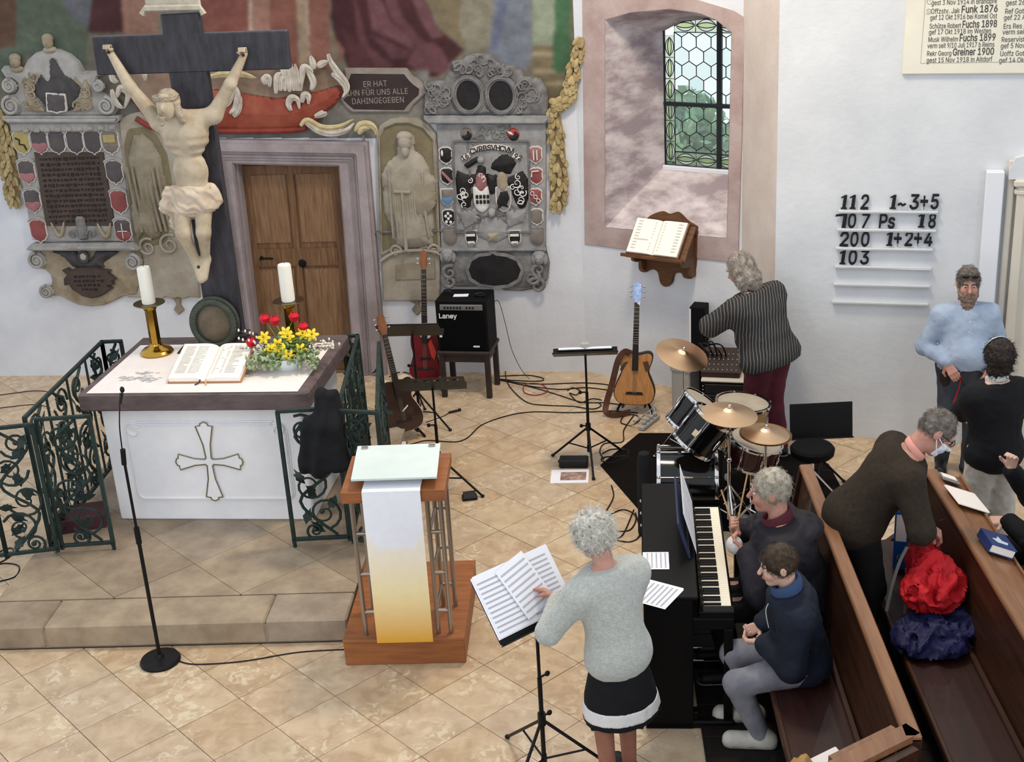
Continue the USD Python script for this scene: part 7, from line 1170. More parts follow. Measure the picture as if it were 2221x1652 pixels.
# garments on the second pew
def lump(balls, wr, seed, k=.08, wf=9):
    def d(p): return fold([sell(p, c, r) for c, r in balls], k) + wr * (np.abs(fb(p + .12 * fb(p, 5, seed)[:, None], (wf, wf * .8, wf), seed + 3, 2)) * 3.2 - .35)
    P = np.array([c for c, r in balls]); return nets(lambda p: np.maximum(d(p), -p[:, 2]), P.min(0) - .3, P.max(0) + .3, .011)
def cloth_thing(name, label, cat, balls, mat, loc, wr=.05, seed=1): single(name, label, cat, lump(balls, wr, seed), mat, loc, smooth=True)
cloth_thing('navy_jacket', 'dark navy blue padded jacket lying on the second pew under the red one', 'jacket', [((0, 0, .03), (.19, .19, .07)), ((.1, .1, .05), (.13, .15, .07)), ((-.12, -.02, .03), (.13, .15, .05)), ((.06, .14, .03), (.15, .14, .06))], 'navy_puffy', (1.88, 6.28, PZ + .437), .05, 4)
cloth_thing('red_jacket', 'bright red jacket heaped on the navy jacket on the second pew', 'jacket', [((0, 0, .09), (.14, .15, .11)), ((.07, .04, .13), (.1, .14, .09)), ((.02, .16, .14), (.09, .12, .12)), ((-.06, .02, .07), (.1, .1, .07))], 'red_jacket', (1.9, 6.48, PZ + .55), .06, 7)
cloth_thing('rucksack', 'red and navy rucksack that the suit man reaches into, on the second pew', 'rucksack', [((0, 0, .14), (.09, .13, .16)), ((.03, 0, .26), (.07, .11, .1))], 'red_jacket', (1.93, 6.86, PZ + .44), .03, 9)
single('rucksack_strap', 'pale grey strap hanging from the rucksack towards the front pew', 'strap', sweep(smoothpath([(0, 0, 0), (-.05, -.04, -.08), (-.1, -.1, -.2), (-.14, -.16, -.33)]), .012, 6, flat=(.25, 1)), 'strap_grey', (1.8, 6.72, .82))
bi = thing('ring_binder', 'blue ring binder with a white label standing on the second pew behind the rucksack', 'binder', (1.86, 7.1, PZ + .437), -14, None); part(bi, 'spine', box(-.04, .04, -.02, .02, 0, .4, .005), 'binder_blue'); part(bi, 'cover', box(-.04, .04, .0, .29, .0, .4, .004), 'binder_blue'); part(bi, 'label', box(-.032, .032, -.023, -.019, .2, .38), 'card_white'); part(bi, 'finger_hole', xf(lathe([(.012, 0), (.02, 0), (.02, .004), (.012, .004)], 16), rot(ax=90), (0, -.02, .09)), 'chrome')
def shelfobj(y, dx=.56): return (1.68 + dx, y, PZ + .885)
hb = thing('hymn_book', 'thick dark blue hymn book with a silver emblem on the second pew shelf', 'book', (2.235, 6.52, PZ + .885), 2, tilt=(0, 22, 0)); part(hb, 'block', box(-.075, .07, -.09, .092, .004, .05, .003), 'card_white'); part(hb, 'cover', cat_([box(-.08, .075, -.095, .097, .05, .056, .002), box(-.08, .075, -.095, .097, 0, .005, .002), box(-.082, -.076, -.095, .097, 0, .056, .002)]), 'book_navy'); part(hb, 'emblem', ext([(-.03, -.05), (.03, -.05), (.045, -.02), (.01, -.01), (.0, .04), (-.02, .0), (-.05, -.01)], .0575), 'silver_print'); part(hb, 'bookmark', box(.07, .09, .03, .06, .02, .024), 'card_white')
single('leaflet', 'white leaflet lying on the second pew shelf near its far end', 'leaflet', cat_([box(-.1, .1, -.13, .13, 0, .003), box(-.09, .11, -.125, .135, .003, .006)]), 'card_white', (2.24, 7.12, PZ + .892), 4, tilt=(0, 22, 0), smooth=False)
ph = thing('small_card', 'small framed card at the far end of the second pew shelf', 'card', (2.215, 7.4, PZ + .896), 0, tilt=(0, 22, 0)); part(ph, 'frame', box(-.06, .06, -.06, .045, 0, .008, .002), 'strap_grey'); part(ph, 'card', box(-.05, .045, -.02, .04, .008, .01), 'card_white')
# things on the near end of the front pew
cloth_thing('teal_coat', 'dark teal coat lying at the near end of the front pew', 'coat', [((0, 0, .06), (.26, .12, .12)), ((.12, .02, .1), (.16, .12, .11)), ((-.14, -.03, .03), (.16, .1, .08))], 'teal_coat', (1.14, 4.92, PZ + .437), .03, 12)
cloth_thing('tan_bag', 'tan cloth bag at the near front corner of the front pew', 'bag', [((0, 0, .05), (.07, .07, .09)), ((.05, .01, .03), (.08, .06, .05))], 'bag_tan', (.95, 5.1, PZ + .437), .03, 14)
sm_ = thing('face_mask', 'folded white face mask lying on the teal coat', 'mask', (1.05, 5.12, PZ + .55), 24, tilt=(14, -10, 0)); part(sm_, 'fabric', box(-.08, .08, -.035, .035, 0, .012, .005), 'card_white'); part(sm_, 'ear_loop', sweep(smoothpath([(-.08, .02, .006), (-.12, .04, .01), (-.14, .0, .01), (-.1, -.01, .008), (-.08, -.02, .006)]), .003, 5), 'card_white')
# ================================================================ people
M('skin', 'c29a86', .5, col2='b58875', scale=9, sss=.08); M('skin_pale', 'ceaa9a', .5, col2='c09a89', scale=9, sss=.08); M('skin_red', 'bb8d7d', .5, col2='ab7a6a', scale=9, sss=.08); M('stocking', '9a6a58', .5, col2='87594a', scale=8)
M('eye_white', 'd9d4cc', .3); M('eye_dark', '241a16', .3); M('lip', 'a8665c', .5)
M('hair_white', 'd6d3cb', .75, col2='b5b1a8', scale=40, bump=.6, bscale=90, stretch=(1, 1, 1)); M('hair_grey', '9b938a', .7, col2='6f6760', scale=30, bump=.5, bscale=80); M('hair_saltgrey', 'b2aa9c', .7, col2='8d8577', scale=30, bump=.5, bscale=80); M('hair_brown', '4a3a2c', .65, col2='33271e', scale=30, bump=.5, bscale=80); M('hair_dark', '231b18', .6, col2='332a26', scale=30, bump=.5, bscale=80); M('hair_short', '5d554f', .7, col2='77706a', scale=30, bump=.5, bscale=80); M('beard', '6d5648', .8, col2='8f7d70', scale=30, bump=.7, bscale=90)
M('boucle', 'b9bbb5', .95, col2='a6a9a4', scale=60, bump=.7, bscale=140, sheen=.3); M('black_cloth', '0d0d11', .9, col2='131318', scale=10, bump=.2, bscale=120); M('white_cloth', 'd4d2d0', .85, col2='c6c4c3', scale=9, bump=.2, bscale=120); M('maroon', '5a2430', .85, col2='4b1d28', scale=7, bump=.25, bscale=150); M('shirt_blue', '9fadc2', .85, col2='8f9eb5', scale=6, bump=.25, bscale=110); M('jeans_dark', '2f333c', .9, col2='3d424b', scale=6, bump=.2, bscale=130); M('jeans_grey', '8a8a92', .9, col2='6a6b75', scale=4, bump=.2, bscale=130); M('navy_jacket', '0e1320', .8, col2='131b2b', scale=6, bump=.2, bscale=90); M('collar_blue', '34486a', .85); M('suit_brown', '271f18', .9, col2='30271d', scale=40, bump=.25, bscale=140); M('jacket_dark', '1a181f', .75, col2='232028', scale=5, bump=.2, bscale=60); M('shoe_black', '141416', .5); M('shoe_white', 'c6c2ba', .6, col2='b2aea6', scale=9); M('sole', '8f8b84', .7); M('white_trouser', 'c5c0b9', .85, col2='b4aea7', scale=7, bump=.25, bscale=90); M('pink_collar', 'd7968a', .8); M('mask_white', 'd3d8e2', .8); M('lens', '1a1512', .15, coat=.5); M('leather_dark', '1e1a19', .5); M('red_cloth', 'b3202a', .8); M('black_trouser', '0a0a0c', .9, col2='101013', scale=8)
MATS['striped'] = usdkit.material(stage, '/World/Looks/striped', {'tc': ('texture_coordinate', {}), 'mp': ('mapping', dict(scale=(1, .0, 0), rotation=(0, 0, 0))), 'n': ('noise_texture', dict(scale=5., detail=2.)), 'a': ('vector_math', dict(math_type='multiply_add', vector2=(.03, 0, 0))), 'w': ('wave_texture', dict(wave_type='bands', bands_direction='x', scale=13., distortion=0.)), 'r': ('rgb_ramp', {'ramp': [(.0, srgb('1d1f24')), (.86, srgb('202126')), (.95, srgb('6a645c')), (1., srgb('7a7369'))]}), 'p': ('principled_bsdf', dict(roughness=.9))},
    [('tc.object', 'n.vector'), ('n.color', 'a.vector1'), ('tc.object', 'a.vector3'), ('a.vector', 'w.vector'), ('w.fac', 'r.fac'), ('r.color', 'p.base_color')], surface='p.BSDF')
def nrm(v): v = np.array(v, float); return v / max(np.linalg.norm(v), 1e-9)
def ik(a, c, l1, l2, pole):
    d = c - a; L = np.linalg.norm(d); 
    if L > (l1 + l2) * .999: c = a + d / L * (l1 + l2) * .999; d = c - a; L = np.linalg.norm(d)
    x = (l1 * l1 - l2 * l2 + L * L) / (2 * L); h = math.sqrt(max(l1 * l1 - x * x, 0)); u = d / L; p = np.array(pole, float); p = nrm(p - u * (p @ u)); return a + u * x + p * h, c
class Body:
    def __init__(s, H, hip, face, lean=0., side=0., wl=None, wr=None, al=None, ar=None, head=None, hup=None, epl=None, epr=None, kpl=None, kpr=None, girth=1., belly=0., sh=1., twist=0., armlen=1.):
        k = s.k = H / 1.75; a = math.radians(face); s.F = np.array([math.cos(a), math.sin(a), 0]); s.R = np.array([math.sin(a), -math.cos(a), 0]); U = np.array([0, 0, 1.]); s.hip = np.array(hip, float); s.girth, s.belly = girth, belly
        l, sd = math.radians(lean), math.radians(side); s.S = nrm(U * math.cos(l) * math.cos(sd) + s.F * math.sin(l) + s.R * math.sin(sd)); t = math.radians(twist)
        R2 = nrm(s.R * math.cos(t) + s.F * math.sin(t)); s.R2 = nrm(R2 - s.S * (R2 @ s.S)); s.F2 = np.cross(s.S, s.R2); 
        if s.F2 @ s.F < 0: s.F2 = -s.F2
        s.chest = s.hip + s.S * .32 * k; s.neck = s.hip + s.S * .5 * k; J = s.J = {}
        for n, q in (('l', -1), ('r', 1)):
            J['sh' + n] = s.neck + s.R2 * q * .178 * k * sh - s.S * .085 * k; J['hp' + n] = s.hip + s.R * q * .09 * k
            w = wl if n == 'l' else wr; w = J['sh' + n] - U * .52 * k + s.F * .05 if w is None else np.array(w, float); J['el' + n], J['wr' + n] = ik(J['sh' + n], w, .29 * k * armlen, .25 * k * armlen, (epl if n == 'l' else epr) if (epl if n == 'l' else epr) is not None else -s.F + s.R * q * .5)
            an = al if n == 'l' else ar; an = np.array([J['hp' + n][0], J['hp' + n][1], .08]) if an is None else np.array(an, float); J['kn' + n], J['an' + n] = ik(J['hp' + n], an, .43 * k, .42 * k, (kpl if n == 'l' else kpr) if (kpl if n == 'l' else kpr) is not None else s.F)
        s.hf = nrm(s.F if head is None else head); up = nrm(s.S if hup is None else hup); s.hu = nrm(up - s.hf * (up @ s.hf)); s.hr = np.cross(s.hf, s.hu); s.hc = s.neck + (s.hu * .6 + s.S * .4) * .19 * k + s.hf * .025; s.HM = np.stack([s.hr, s.hf, s.hu], 1)
    def torso(s, p, o=0.):
        k, g = s.k, s.girth; M3 = np.stack([s.R2, s.F2, s.S], 1)
        return fold([sell(p, s.chest, ((.15 + .01 * g) * k * g + o, (.11 * g) * k + o, .17 * k + o), M3), sell(p, s.hip + s.S * .13 * k + s.F * s.belly * .6, (.14 * k * g + o, (.11 + s.belly) * k * g + o, .15 * k + o), M3), sell(p, s.hip - s.S * .01, (.165 * k * g + o, .125 * k * g + o, .13 * k + o), M3), scaps(p, s.J['shl'], s.J['shr'], .06 * k + o, .06 * k + o), scaps(p, s.neck - s.S * .03 * k - s.R2 * .06 * k, s.neck - s.S * .03 * k + s.R2 * .06 * k, .06 * k + o, .06 * k + o), scaps(p, s.neck - s.S * .06, s.neck + s.S * .04, .085 * k + o, .055 * k + o)], .06)
    def arm(s, p, n, o=0., f=1.):
        J, k = s.J, s.k; w = J['el' + n] + (J['wr' + n] - J['el' + n]) * f; return smin(scaps(p, J['sh' + n], J['el' + n], .056 * k + o, .043 * k + o), scaps(p, J['el' + n], w, .043 * k + o, .03 * k + o * .8), .025)
    def leg(s, p, n, o=0., f=1.):
        J, k = s.J, s.k; w = J['kn' + n] + (J['an' + n] - J['kn' + n]) * f; return smin(scaps(p, J['hp' + n], J['kn' + n], .088 * k + o, .058 * k + o), scaps(p, J['kn' + n], w, .057 * k + o, .04 * k + o * .9), .03)
    def head(s, p):
        q = (p - s.hc.astype(np.float32)) @ s.HM.astype(np.float32) / s.k; e = lambda c, r: sell(q, c, r)
        d = fold([e((0, -.012, .022), (.074, .094, .1)), e((0, .03, -.045), (.058, .066, .078)), e((0, .07, -.098), (.024, .022, .02)), e((.034, .072, -.03), (.026, .024, .026)), e((-.034, .072, -.03), (.026, .024, .026))], .03)
        d = smin(d, scaps(q, (-.036, .086, .03), (.036, .086, .03), .011, .011), .02); d = smin(d, scaps(q, (0, .094, .02), (0, .121, -.022), .009, .014), .012)
        for x in (-.031, .031): d = smax(d, -e((x, .106, .01), (.017, .016, .012)), .012)
        d = smin(d, scaps(q, (-.02, .094, -.058), (.02, .094, -.058), .008, .008), .012); d = smax(d, -scaps(q, (-.02, .108, -.0585), (.02, .108, -.0585), .0035, .0035), .004)
        for x in (-.078, .078): d = smin(d, e((x, -.008, -.004), (.012, .022, .033)), .008)
        nq = (s.neck - s.hc) @ s.HM / s.k; d = smin(d, scaps(q, (0, -.03, -.07), nq - np.array([0, 0, .05]), .052, .06), .025); return d * s.k
    def hq(s, p): return (p - s.hc.astype(np.float32)) @ s.HM.astype(np.float32) / s.k
    def at(s, v): return s.hc + s.HM @ np.array(v, float) * s.k
    def box(s, pts, m): P = np.array(pts); return P.min(0) - m, P.max(0) + m
def hand(B, n, dirn, palm, curl=.5, spread=.2, scale=1.):
    w = B.J['wr' + n]; d = nrm(dirn); pn = nrm(np.array(palm, float) - d * (np.array(palm, float) @ d)); sd = np.cross(d, pn) * (1 if n == 'l' else -1); k = B.k * scale; caps = []
    # sd points to the thumb side
    base = w + d * .01
    for i, (L, off) in enumerate(((.07, .028), (.078, .01), (.072, -.009), (.056, -.027))):
        kn = base + d * .085 * k + sd * off * k; caps.append((base + sd * off * .6 * k, kn, .017 * k, .0125 * k)); a = curl * 1.1; v = nrm(d * math.cos(a) + pn * math.sin(a) + sd * off * spread * 8 * .5); m = kn + v * L * .5 * k; v2 = nrm(d * math.cos(a * 2.1) + pn * math.sin(a * 2.1)); caps += [(kn, m, .0105 * k, .0095 * k), (m, m + v2 * L * .5 * k, .0095 * k, .0075 * k)]
    t0 = base + d * .02 * k + sd * .03 * k; t1 = t0 + nrm(d * .6 + sd * .7 + pn * .3) * .045 * k; t2 = t1 + nrm(d * .8 + sd * .1 + pn * .6) * .035 * k; caps += [(base, t0, .018 * k, .016 * k), (t0, t1, .0145 * k, .0115 * k), (t1, t2, .0115 * k, .009 * k), (w - d * .05, base, .025 * k, .024 * k)]
    P = np.array([q for c in caps for q in c[:2]])
    def f(p):
        o = None
        for c in caps: e = scaps(p, *c); o = e if o is None else smin(o, e, .006)
        return o
    return nets(f, P.min(0) - .025, P.max(0) + .025, .0048)
def shoe(B, n, fwd, mat, t, off, L=.26, wd=.046, name='shoe', up=.05, pitch=0.):
    a = B.J['an' + n]; f = nrm([fwd[0], fwd[1], 0]); z0 = a[2] - .08; h = np.array([a[0], a[1], z0]) - f * .05
    def d(p): return np.maximum(fold([scaps(p, h + [0, 0, .042], h + f * (L - .07) + [0, 0, .034], wd * .92, wd), scaps(p, h + f * .03 + [0, 0, .05], h + f * .05 + [0, 0, .05 + up], .044, .046)], .04), -(p[:, 2] - z0 - .004))
    m = nets(d, np.minimum(h, h + f * L) - [.09, .09, .02], np.maximum(h, h + f * L) + [.09, .09, .17], .009); q = part(t, name, xf(m, t=-off), mat, smooth=True)
    def s2(p): return np.maximum(scaps(p, h + [0, 0, .03], h + f * (L - .07) + [0, 0, .03], wd * .96, wd * 1.05), np.abs(p[:, 2] - z0 - .012) - .012)
    part(q, 'sole', xf(nets(s2, np.minimum(h, h + f * L) - [.09, .09, .03], np.maximum(h, h + f * L) + [.09, .09, .1], .009), t=-off), 'sole', smooth=30)
def make_person(label, B, skin, hands=(), extra_parts=None, legs=True):
    off = np.array([B.hip[0], B.hip[1], 0]); t = thing('person', label, 'person', tuple(off)); t.off = off; t.B = B; J = B.J
    def core(p): return fold([B.torso(p, -.012), B.arm(p, 'l', -.004), B.arm(p, 'r', -.004), np.minimum(B.leg(p, 'l', -.006), B.leg(p, 'r', -.006))], .03)
    lo, hi = B.box(list(J.values()) + [B.neck, B.hip], .2); ms = [nets(core, lo, hi, .021)]
    ms.append(nets(B.head, B.hc - .21 * B.k - [0, 0, .04], B.hc + .2 * B.k, .0062 * B.k))
    for h in hands: ms.append(hand(B, *h))
    part(t, 'body', xf(cat_(ms), t=-off), skin, smooth=True); return t
def gp(t, name, mesh, mat, smooth=True, par=None, **k): return part(par or t, name, xf(_mesh(mesh), t=-t.off), mat, smooth, **k)
def face(t, brow='hair_brown', smile=0.):
    B = t.B
    for x in (-.031, .031):
        e = gp(t, 'eye', ell(B.at((x, .0865, .01)), (.0125 * B.k, .0105 * B.k, .0095 * B.k), 8, B.HM), 'eye_white'); gp(t, 'iris', ell(B.at((x, .0955, .01)), (.0058 * B.k, .003, .0058 * B.k), 8, B.HM), 'eye_dark', par=e)
        gp(t, 'eyebrow', sweep(smoothpath([B.at((x - .019, .094, .03)), B.at((x, .102, .036)), B.at((x + .019, .094, .03))], 4), .0042 * B.k, 6), brow)
    gp(t, 'mouth', sweep(smoothpath([B.at((-.023, .098, -.056 + .006 * smile)), B.at((0, .107, -.06)), B.at((.023, .098, -.056 + .006 * smile))], 4), np.array([.002, .0045, .005, .005, .005, .005, .0045, .003, .002]) * B.k, 6), 'lip')
def strands(t, par, m, mat, L, curl, n=2600):
    B = t.B; g = np.random.default_rng(n + int(B.k * 1e4)); tm = trimesh.Trimesh(m[0], m[1], process=False); N = np.array(tm.vertex_normals); i = g.integers(0, len(m[0]), n); P = np.array(m[0])[i] - t.off; nn = N[i]
    q = (np.array(m[0])[i] - B.hc) @ B.HM; rad = np.stack([q[:, 0], q[:, 1] + .03, q[:, 2] * 0], 1); rad /= np.linalg.norm(rad, axis=1, keepdims=True) + 1e-6; fl = (rad * .8 + [0, 0, -.7]) @ B.HM.T; fl = fl - nn * (fl * nn).sum(1, keepdims=True); fl /= np.linalg.norm(fl, axis=1, keepdims=True) + 1e-6
    d = fl + .25 * nn + curl * g.normal(size=(n, 3)); pts = [P - nn * .004]; k = 4
    for s_ in range(k): pts.append(pts[-1] + d / np.linalg.norm(d, axis=1, keepdims=True) * L * B.k / k); d = d + .25 * fl - .35 * nn + curl * .7 * g.normal(size=(n, 3))
    A = np.stack(pts, 1).reshape(-1, 3); c = UsdGeom.BasisCurves.Define(stage, numbered(par.path + '/hair_strands')); c.CreateTypeAttr('linear'); c.CreatePointsAttr(Vt.Vec3fArray.FromNumpy(A.astype(np.float32))); c.CreateCurveVertexCountsAttr(Vt.IntArray.FromNumpy(np.full(n, k + 1, np.int32)))
    c.CreateWidthsAttr(Vt.FloatArray.FromNumpy(np.tile(np.linspace(.0022, .0008, k + 1), n).astype(np.float32))); c.SetWidthsInterpolation('vertex'); UsdShade.MaterialBindingAPI.Apply(c.GetPrim()).Bind(MATS[mat]); keys(c.GetPrim(), kind='stuff')
def hair(t, mat, size=(.086, .103, .108), c=(0, -.014, .03), cut=(.068, .07, .105), cc=(0, .088, -.035), noise=.012, freq=60, extra=None, h=.0075, neckcut=-.075, slen=.035, curl=.35):
    B = t.B
    def d(p):
        q = B.hq(p); e = sell(q, c, size); e = np.maximum(e, neckcut - q[:, 2])
        if extra is not None: e = smin(e, extra(q), .03)
        return (np.maximum(e, -sell(q, cc, cut)) + noise * 2 * fb(q, freq, 3)) * B.k
    m = nets(d, B.hc - .26 * B.k, B.hc + .2 * B.k, h); hn = gp(t, 'hair', m, mat); strands(t, hn, m, mat, slen, curl)
def top(t, mat, o=.022, hem=.05, cuff=.9, name='jacket', wr=.012, wf=14, k=.05, neck=.01, loose=0., extra=None, h=.0125, arms='lr', flare=0.):
    B = t.B; J = B.J
    def d(p):
        a = B.torso(p, o + loose); 
        for n in arms: a = smin(a, B.arm(p, n, o, cuff), k)
        sz = (p - B.hip.astype(np.float32)) @ B.S.astype(np.float32)
        if flare: a = a - flare * np.clip(-sz + .1, 0, .5)
        if extra is not None: a = smin(a, extra(p), .04)
        ph = np.asarray(p); nearhem = np.minimum.reduce([scaps(ph, J['sh' + n], J['el' + n], .0, .0) for n in arms] + [scaps(ph, J['el' + n], J['wr' + n], 0, 0) for n in arms]) if arms else np.full(len(p), 9.)
        cutp = np.where(nearhem < .1, -1., -sz - hem * B.k)
        a = np.maximum(a, cutp); a = np.maximum(a, ((p - B.neck.astype(np.float32)) @ B.S.astype(np.float32)) - neck)
        return a + wr * fb(p + .3 * fb(p, 5, 1)[:, None], (wf, wf, wf * .6), 5)
    lo, hi = B.box([J['shl'], J['shr'], J['ell'], J['elr'], J['wrl'], J['wrr'], B.hip - B.S * (hem * B.k), B.hip, B.neck], .24); return gp(t, name, nets(d, lo, hi, h), mat)
def trousers(t, mat, o=.016, f=.97, waist=.1, name='trousers', wr=.01, h=.0125, wf=14):
    B = t.B; J = B.J
    def d(p):
        a = smin(B.leg(p, 'l', o, f), B.leg(p, 'r', o, f), .025); a = smin(a, sell(p, B.hip, (.165 * B.k * B.girth + .008, .13 * B.k * B.girth + .008, .13 * B.k), np.stack([B.R, B.F, np.array([0, 0, 1.])], 1)), .05)
        return np.maximum(a, ((p - B.hip.astype(np.float32)) @ B.S.astype(np.float32)) - waist) + wr * fb(p, (wf, wf, wf * .7), 6)
    lo, hi = B.box([J[q + n] for q in ('hp', 'kn', 'an') for n in 'lr'] + [B.hip + B.S * waist], .2); return gp(t, name, nets(d, lo, hi, h), mat)
def collar(t, mat, r=.07, th=.014, name='collar', dz=.015, h=.03):
    B = t.B; a = np.linspace(0, 2 * PI, 28, endpoint=False); c = B.neck + B.S * dz; return gp(t, name, sweep([c + B.R2 * r * B.k * math.cos(q) + B.F2 * (r * 1.05 * B.k * math.sin(q) + .008) - B.S * .02 * math.sin(q) for q in a], th, 8, closed=True, flat=(2.0, .7), up=B.S), mat)
# 1 the elderly woman at the music stand, seen from behind
B = Body(1.62, (.085, 5.66, .86), 122, 6, -4, wl=(-.215, 5.80, 1.09), wr=(-.03, 5.98, 1.0), al=(.02, 5.56, .08), ar=(.13, 5.76, .08), head=(-.75, .75, -.35), epl=(-.45, -.6, -.6), epr=(.35, -.1, -1), girth=1.04)
t = make_person('elderly woman with white curly hair in a pale grey jacket at a music stand', B, 'skin_red', [('l', (-.75, .55, .15), (-.3, -.5, -.9), .25, .3), ('r', (-.4, .6, -.3), (-.6, -.3, -.2), .6, .2)]); face(t, 'hair_white')
hair(t, 'hair_white', (.104, .118, .118), (0, -.02, .035), (.066, .075, .1), (0, .108, -.045), .03, 45, h=.008, neckcut=-.1, slen=.04, curl=.9); top(t, 'boucle', .024, .13, .93, 'jacket', .006, 10, h=.011, neck=.02, flare=.06)
def skirt(p):
    z = p[:, 2]; c = np.array([.085, 5.66]) ; r = np.interp(z, [.46, .62, .74, .95], [.215, .195, .165, .13]); q = (p[:, :2] - c - np.stack([(.9 - z) * .02, (.9 - z) * 0.02], 1)) @ np.array([[B.R[0], B.F[0]], [B.R[1], B.F[1]]]); d = np.sqrt((q[:, 0] / 1.0) ** 2 + (q[:, 1] / .82) ** 2) - r
    return np.maximum(np.maximum(d, z - .98), .47 - z + .0 * z) + .012 * fb(p, (16, 16, 4), 3)
sk = gp(t, 'skirt', nets(skirt, (-.25, 5.35, .42), (.42, 6.0, 1.02), .0115), 'black_cloth'); gp(t, 'white_hem_band', nets(lambda p: np.maximum(np.maximum(skirt(p) - .005, p[:, 2] - .575), .5 - p[:, 2]), (-.25, 5.35, .46), (.42, 6.0, .62), .0095), 'white_cloth', par=sk)
for n in 'lr':
    gp(t, 'stocking', nets(lambda p: np.maximum(B.leg(p, n, .002, 1.), p[:, 2] - .56), *B.box([B.J['kn' + n], B.J['an' + n]], .1), .012), 'stocking'); shoe(B, n, (-.55, .85), 'shoe_black', t, t.off, .235, .04, up=.0)
gp(t, 'ring', sweep([B.J['wrl'] + nrm((-.75, .55, .15)) * .1 + np.array([.01 * math.cos(a), .006, .01 * math.sin(a)]) for a in np.linspace(0, 6.28, 8, endpoint=False)], .002, 5, closed=True), 'ribbon_gold')
# 2 the man in the striped shirt at the rack
B = Body(1.78, (1.43, 9.78, .93), 128, 16, -6, wl=(1.09, 10.08, 1.14), wr=(1.28, 10.2, 1.1), al=(1.33, 9.95, .08), ar=(1.54, 9.84, .08), head=(-.8, .5, -.45), epl=(-.9, -.5, -.4), epr=(.7, .3, -.5), girth=1.28, belly=.03, sh=1.1)
t = make_person('man with long grey hair in a dark striped shirt and maroon trousers at the rack', B, 'skin', [('l', (-.5, .8, .1), (.3, .2, -1), .5, .2), ('r', (-.5, .8, .1), (.2, .2, -1), .5, .2)]); face(t, 'hair_grey')
hair(t, 'hair_grey', (.095, .11, .112), (0, -.016, .03), (.066, .07, .1), (0, .098, -.04), .011, (60, 30, 14), lambda q: np.minimum(sell(q, (0, -.06, -.09), (.095, .06, .12)), np.minimum(sell(q, (.075, -.0, -.07), (.03, .05, .1)), sell(q, (-.075, -.0, -.07), (.03, .05, .1)))), neckcut=-.1)
top(t, 'striped', .045, .1, .25, 'shirt', .012, 9, flare=.14); trousers(t, 'maroon', .036, .99, .1); collar(t, 'striped')
gp(t, 'belt', nets(lambda p: np.maximum(B.torso(p, .016), np.abs((p - B.hip.astype(np.float32)) @ B.S.astype(np.float32) - .075) - .02), *B.box([B.hip], .3), .012), 'leather_dark')
for n in 'lr': shoe(B, n, (-.4, .9), 'shoe_black', t, t.off, .28)
# 3 the bearded man leaning by the right wall
B = Body(1.7, (2.86, 9.42, .89), -94, -4, 0, wl=(3.03, 9.27, .95), wr=(2.7, 9.29, .97), al=(2.93, 9.34, .08), ar=(2.77, 9.5, .08), head=(-.16, -1, -.16), epl=(.7, .8, -.3), epr=(-.7, .8, -.3), girth=1.14, belly=.045)
t = make_person('bearded man in a light blue shirt with sunglasses on his head, leaning by the wall', B, 'skin_red', [('l', (-.4, -.5, -.75), (-.2, .9, 0), .35, .2), ('r', (.4, -.5, -.75), (.2, .9, 0), .35, .2)]); face(t, 'hair_brown', 1)
hair(t, 'hair_short', (.083, .1, .105), (0, -.016, .03), (.066, .065, .09), (0, .09, -.028), .01, 60); gp(t, 'beard', nets(lambda p: (np.maximum(fold([sell(B.hq(p), (0, .055, -.085), (.066, .06, .062)), sell(B.hq(p), (0, .07, -.15), (.05, .042, .075)), scaps(B.hq(p), (-.068, .02, -.03), (-.055, .05, -.08), .014, .022), scaps(B.hq(p), (.068, .02, -.03), (.055, .05, -.08), .014, .022), scaps(B.hq(p), (-.03, .1, -.046), (.03, .1, -.046), .009, .009)], .02), -sell(B.hq(p), (0, .115, -.058), (.026, .03, .0075))) + .018 * fb(B.hq(p), 70, 4)) * B.k, B.hc - .26, B.hc + .14, .0062), 'beard')
g_ = gp(t, 'sunglasses', [ell(B.at((x, .085, .095)), (.028, .012, .02), 8, B.HM) for x in (-.034, .034)] + [sweep([B.at((-.06, .08, .1)), B.at((0, .097, .1)), B.at((.06, .08, .1))], .004, 6), sweep([B.at((-.065, .08, .1)), B.at((-.088, .0, .05))], .004, 6), sweep([B.at((.065, .08, .1)), B.at((.088, .0, .05))], .004, 6)], 'lens')
s_ = top(t, 'shirt_blue', .022, .0, .93, 'shirt', .014, 10, flare=.0); collar(t, 'shirt_blue'); trousers(t, 'jeans_dark', .02, 1., .06)
gp(t, 'shirt_button', [ell(B.neck - B.S * z + B.F2 * (.135 + .04 * z) * B.k * 1.14, (.006, .004, .006), 6) for z in (.1, .18)], 'white_cloth', par=s_)
gp(t, 'belt', nets(lambda p: np.maximum(B.torso(p, .01), np.abs((p - B.hip.astype(np.float32)) @ B.S.astype(np.float32) - .03) - .02), *B.box([B.hip], .3), .012), 'leather_dark'); gp(t, 'keyring', sweep([B.hip + B.F * .17 + B.R * .07 + np.array([.012 * math.cos(a), -.01, .0 + .012 * math.sin(a)]) for a in np.linspace(0, 6.28, 9, endpoint=False)], .003, 5, closed=True), 'chrome'); gp(t, 'red_lanyard', sweep(smoothpath([B.J['hpr'] + np.array([.04, -.13, .02]), B.J['hpr'] + np.array([.03, -.145, -.12]), B.J['hpr'] + np.array([.0, -.13, -.26])]), .011, 6, flat=(.4, 1)), 'red_cloth'); gp(t, 'thigh_pouch', ell(B.J['hpr'] + B.R * .06 - np.array([0, .09, .05]), (.05, .035, .085), 10), 'leather_dark')
for n in 'lr': shoe(B, n, (.05 if n == 'l' else -.3, -1), 'shoe_black', t, t.off, .29)
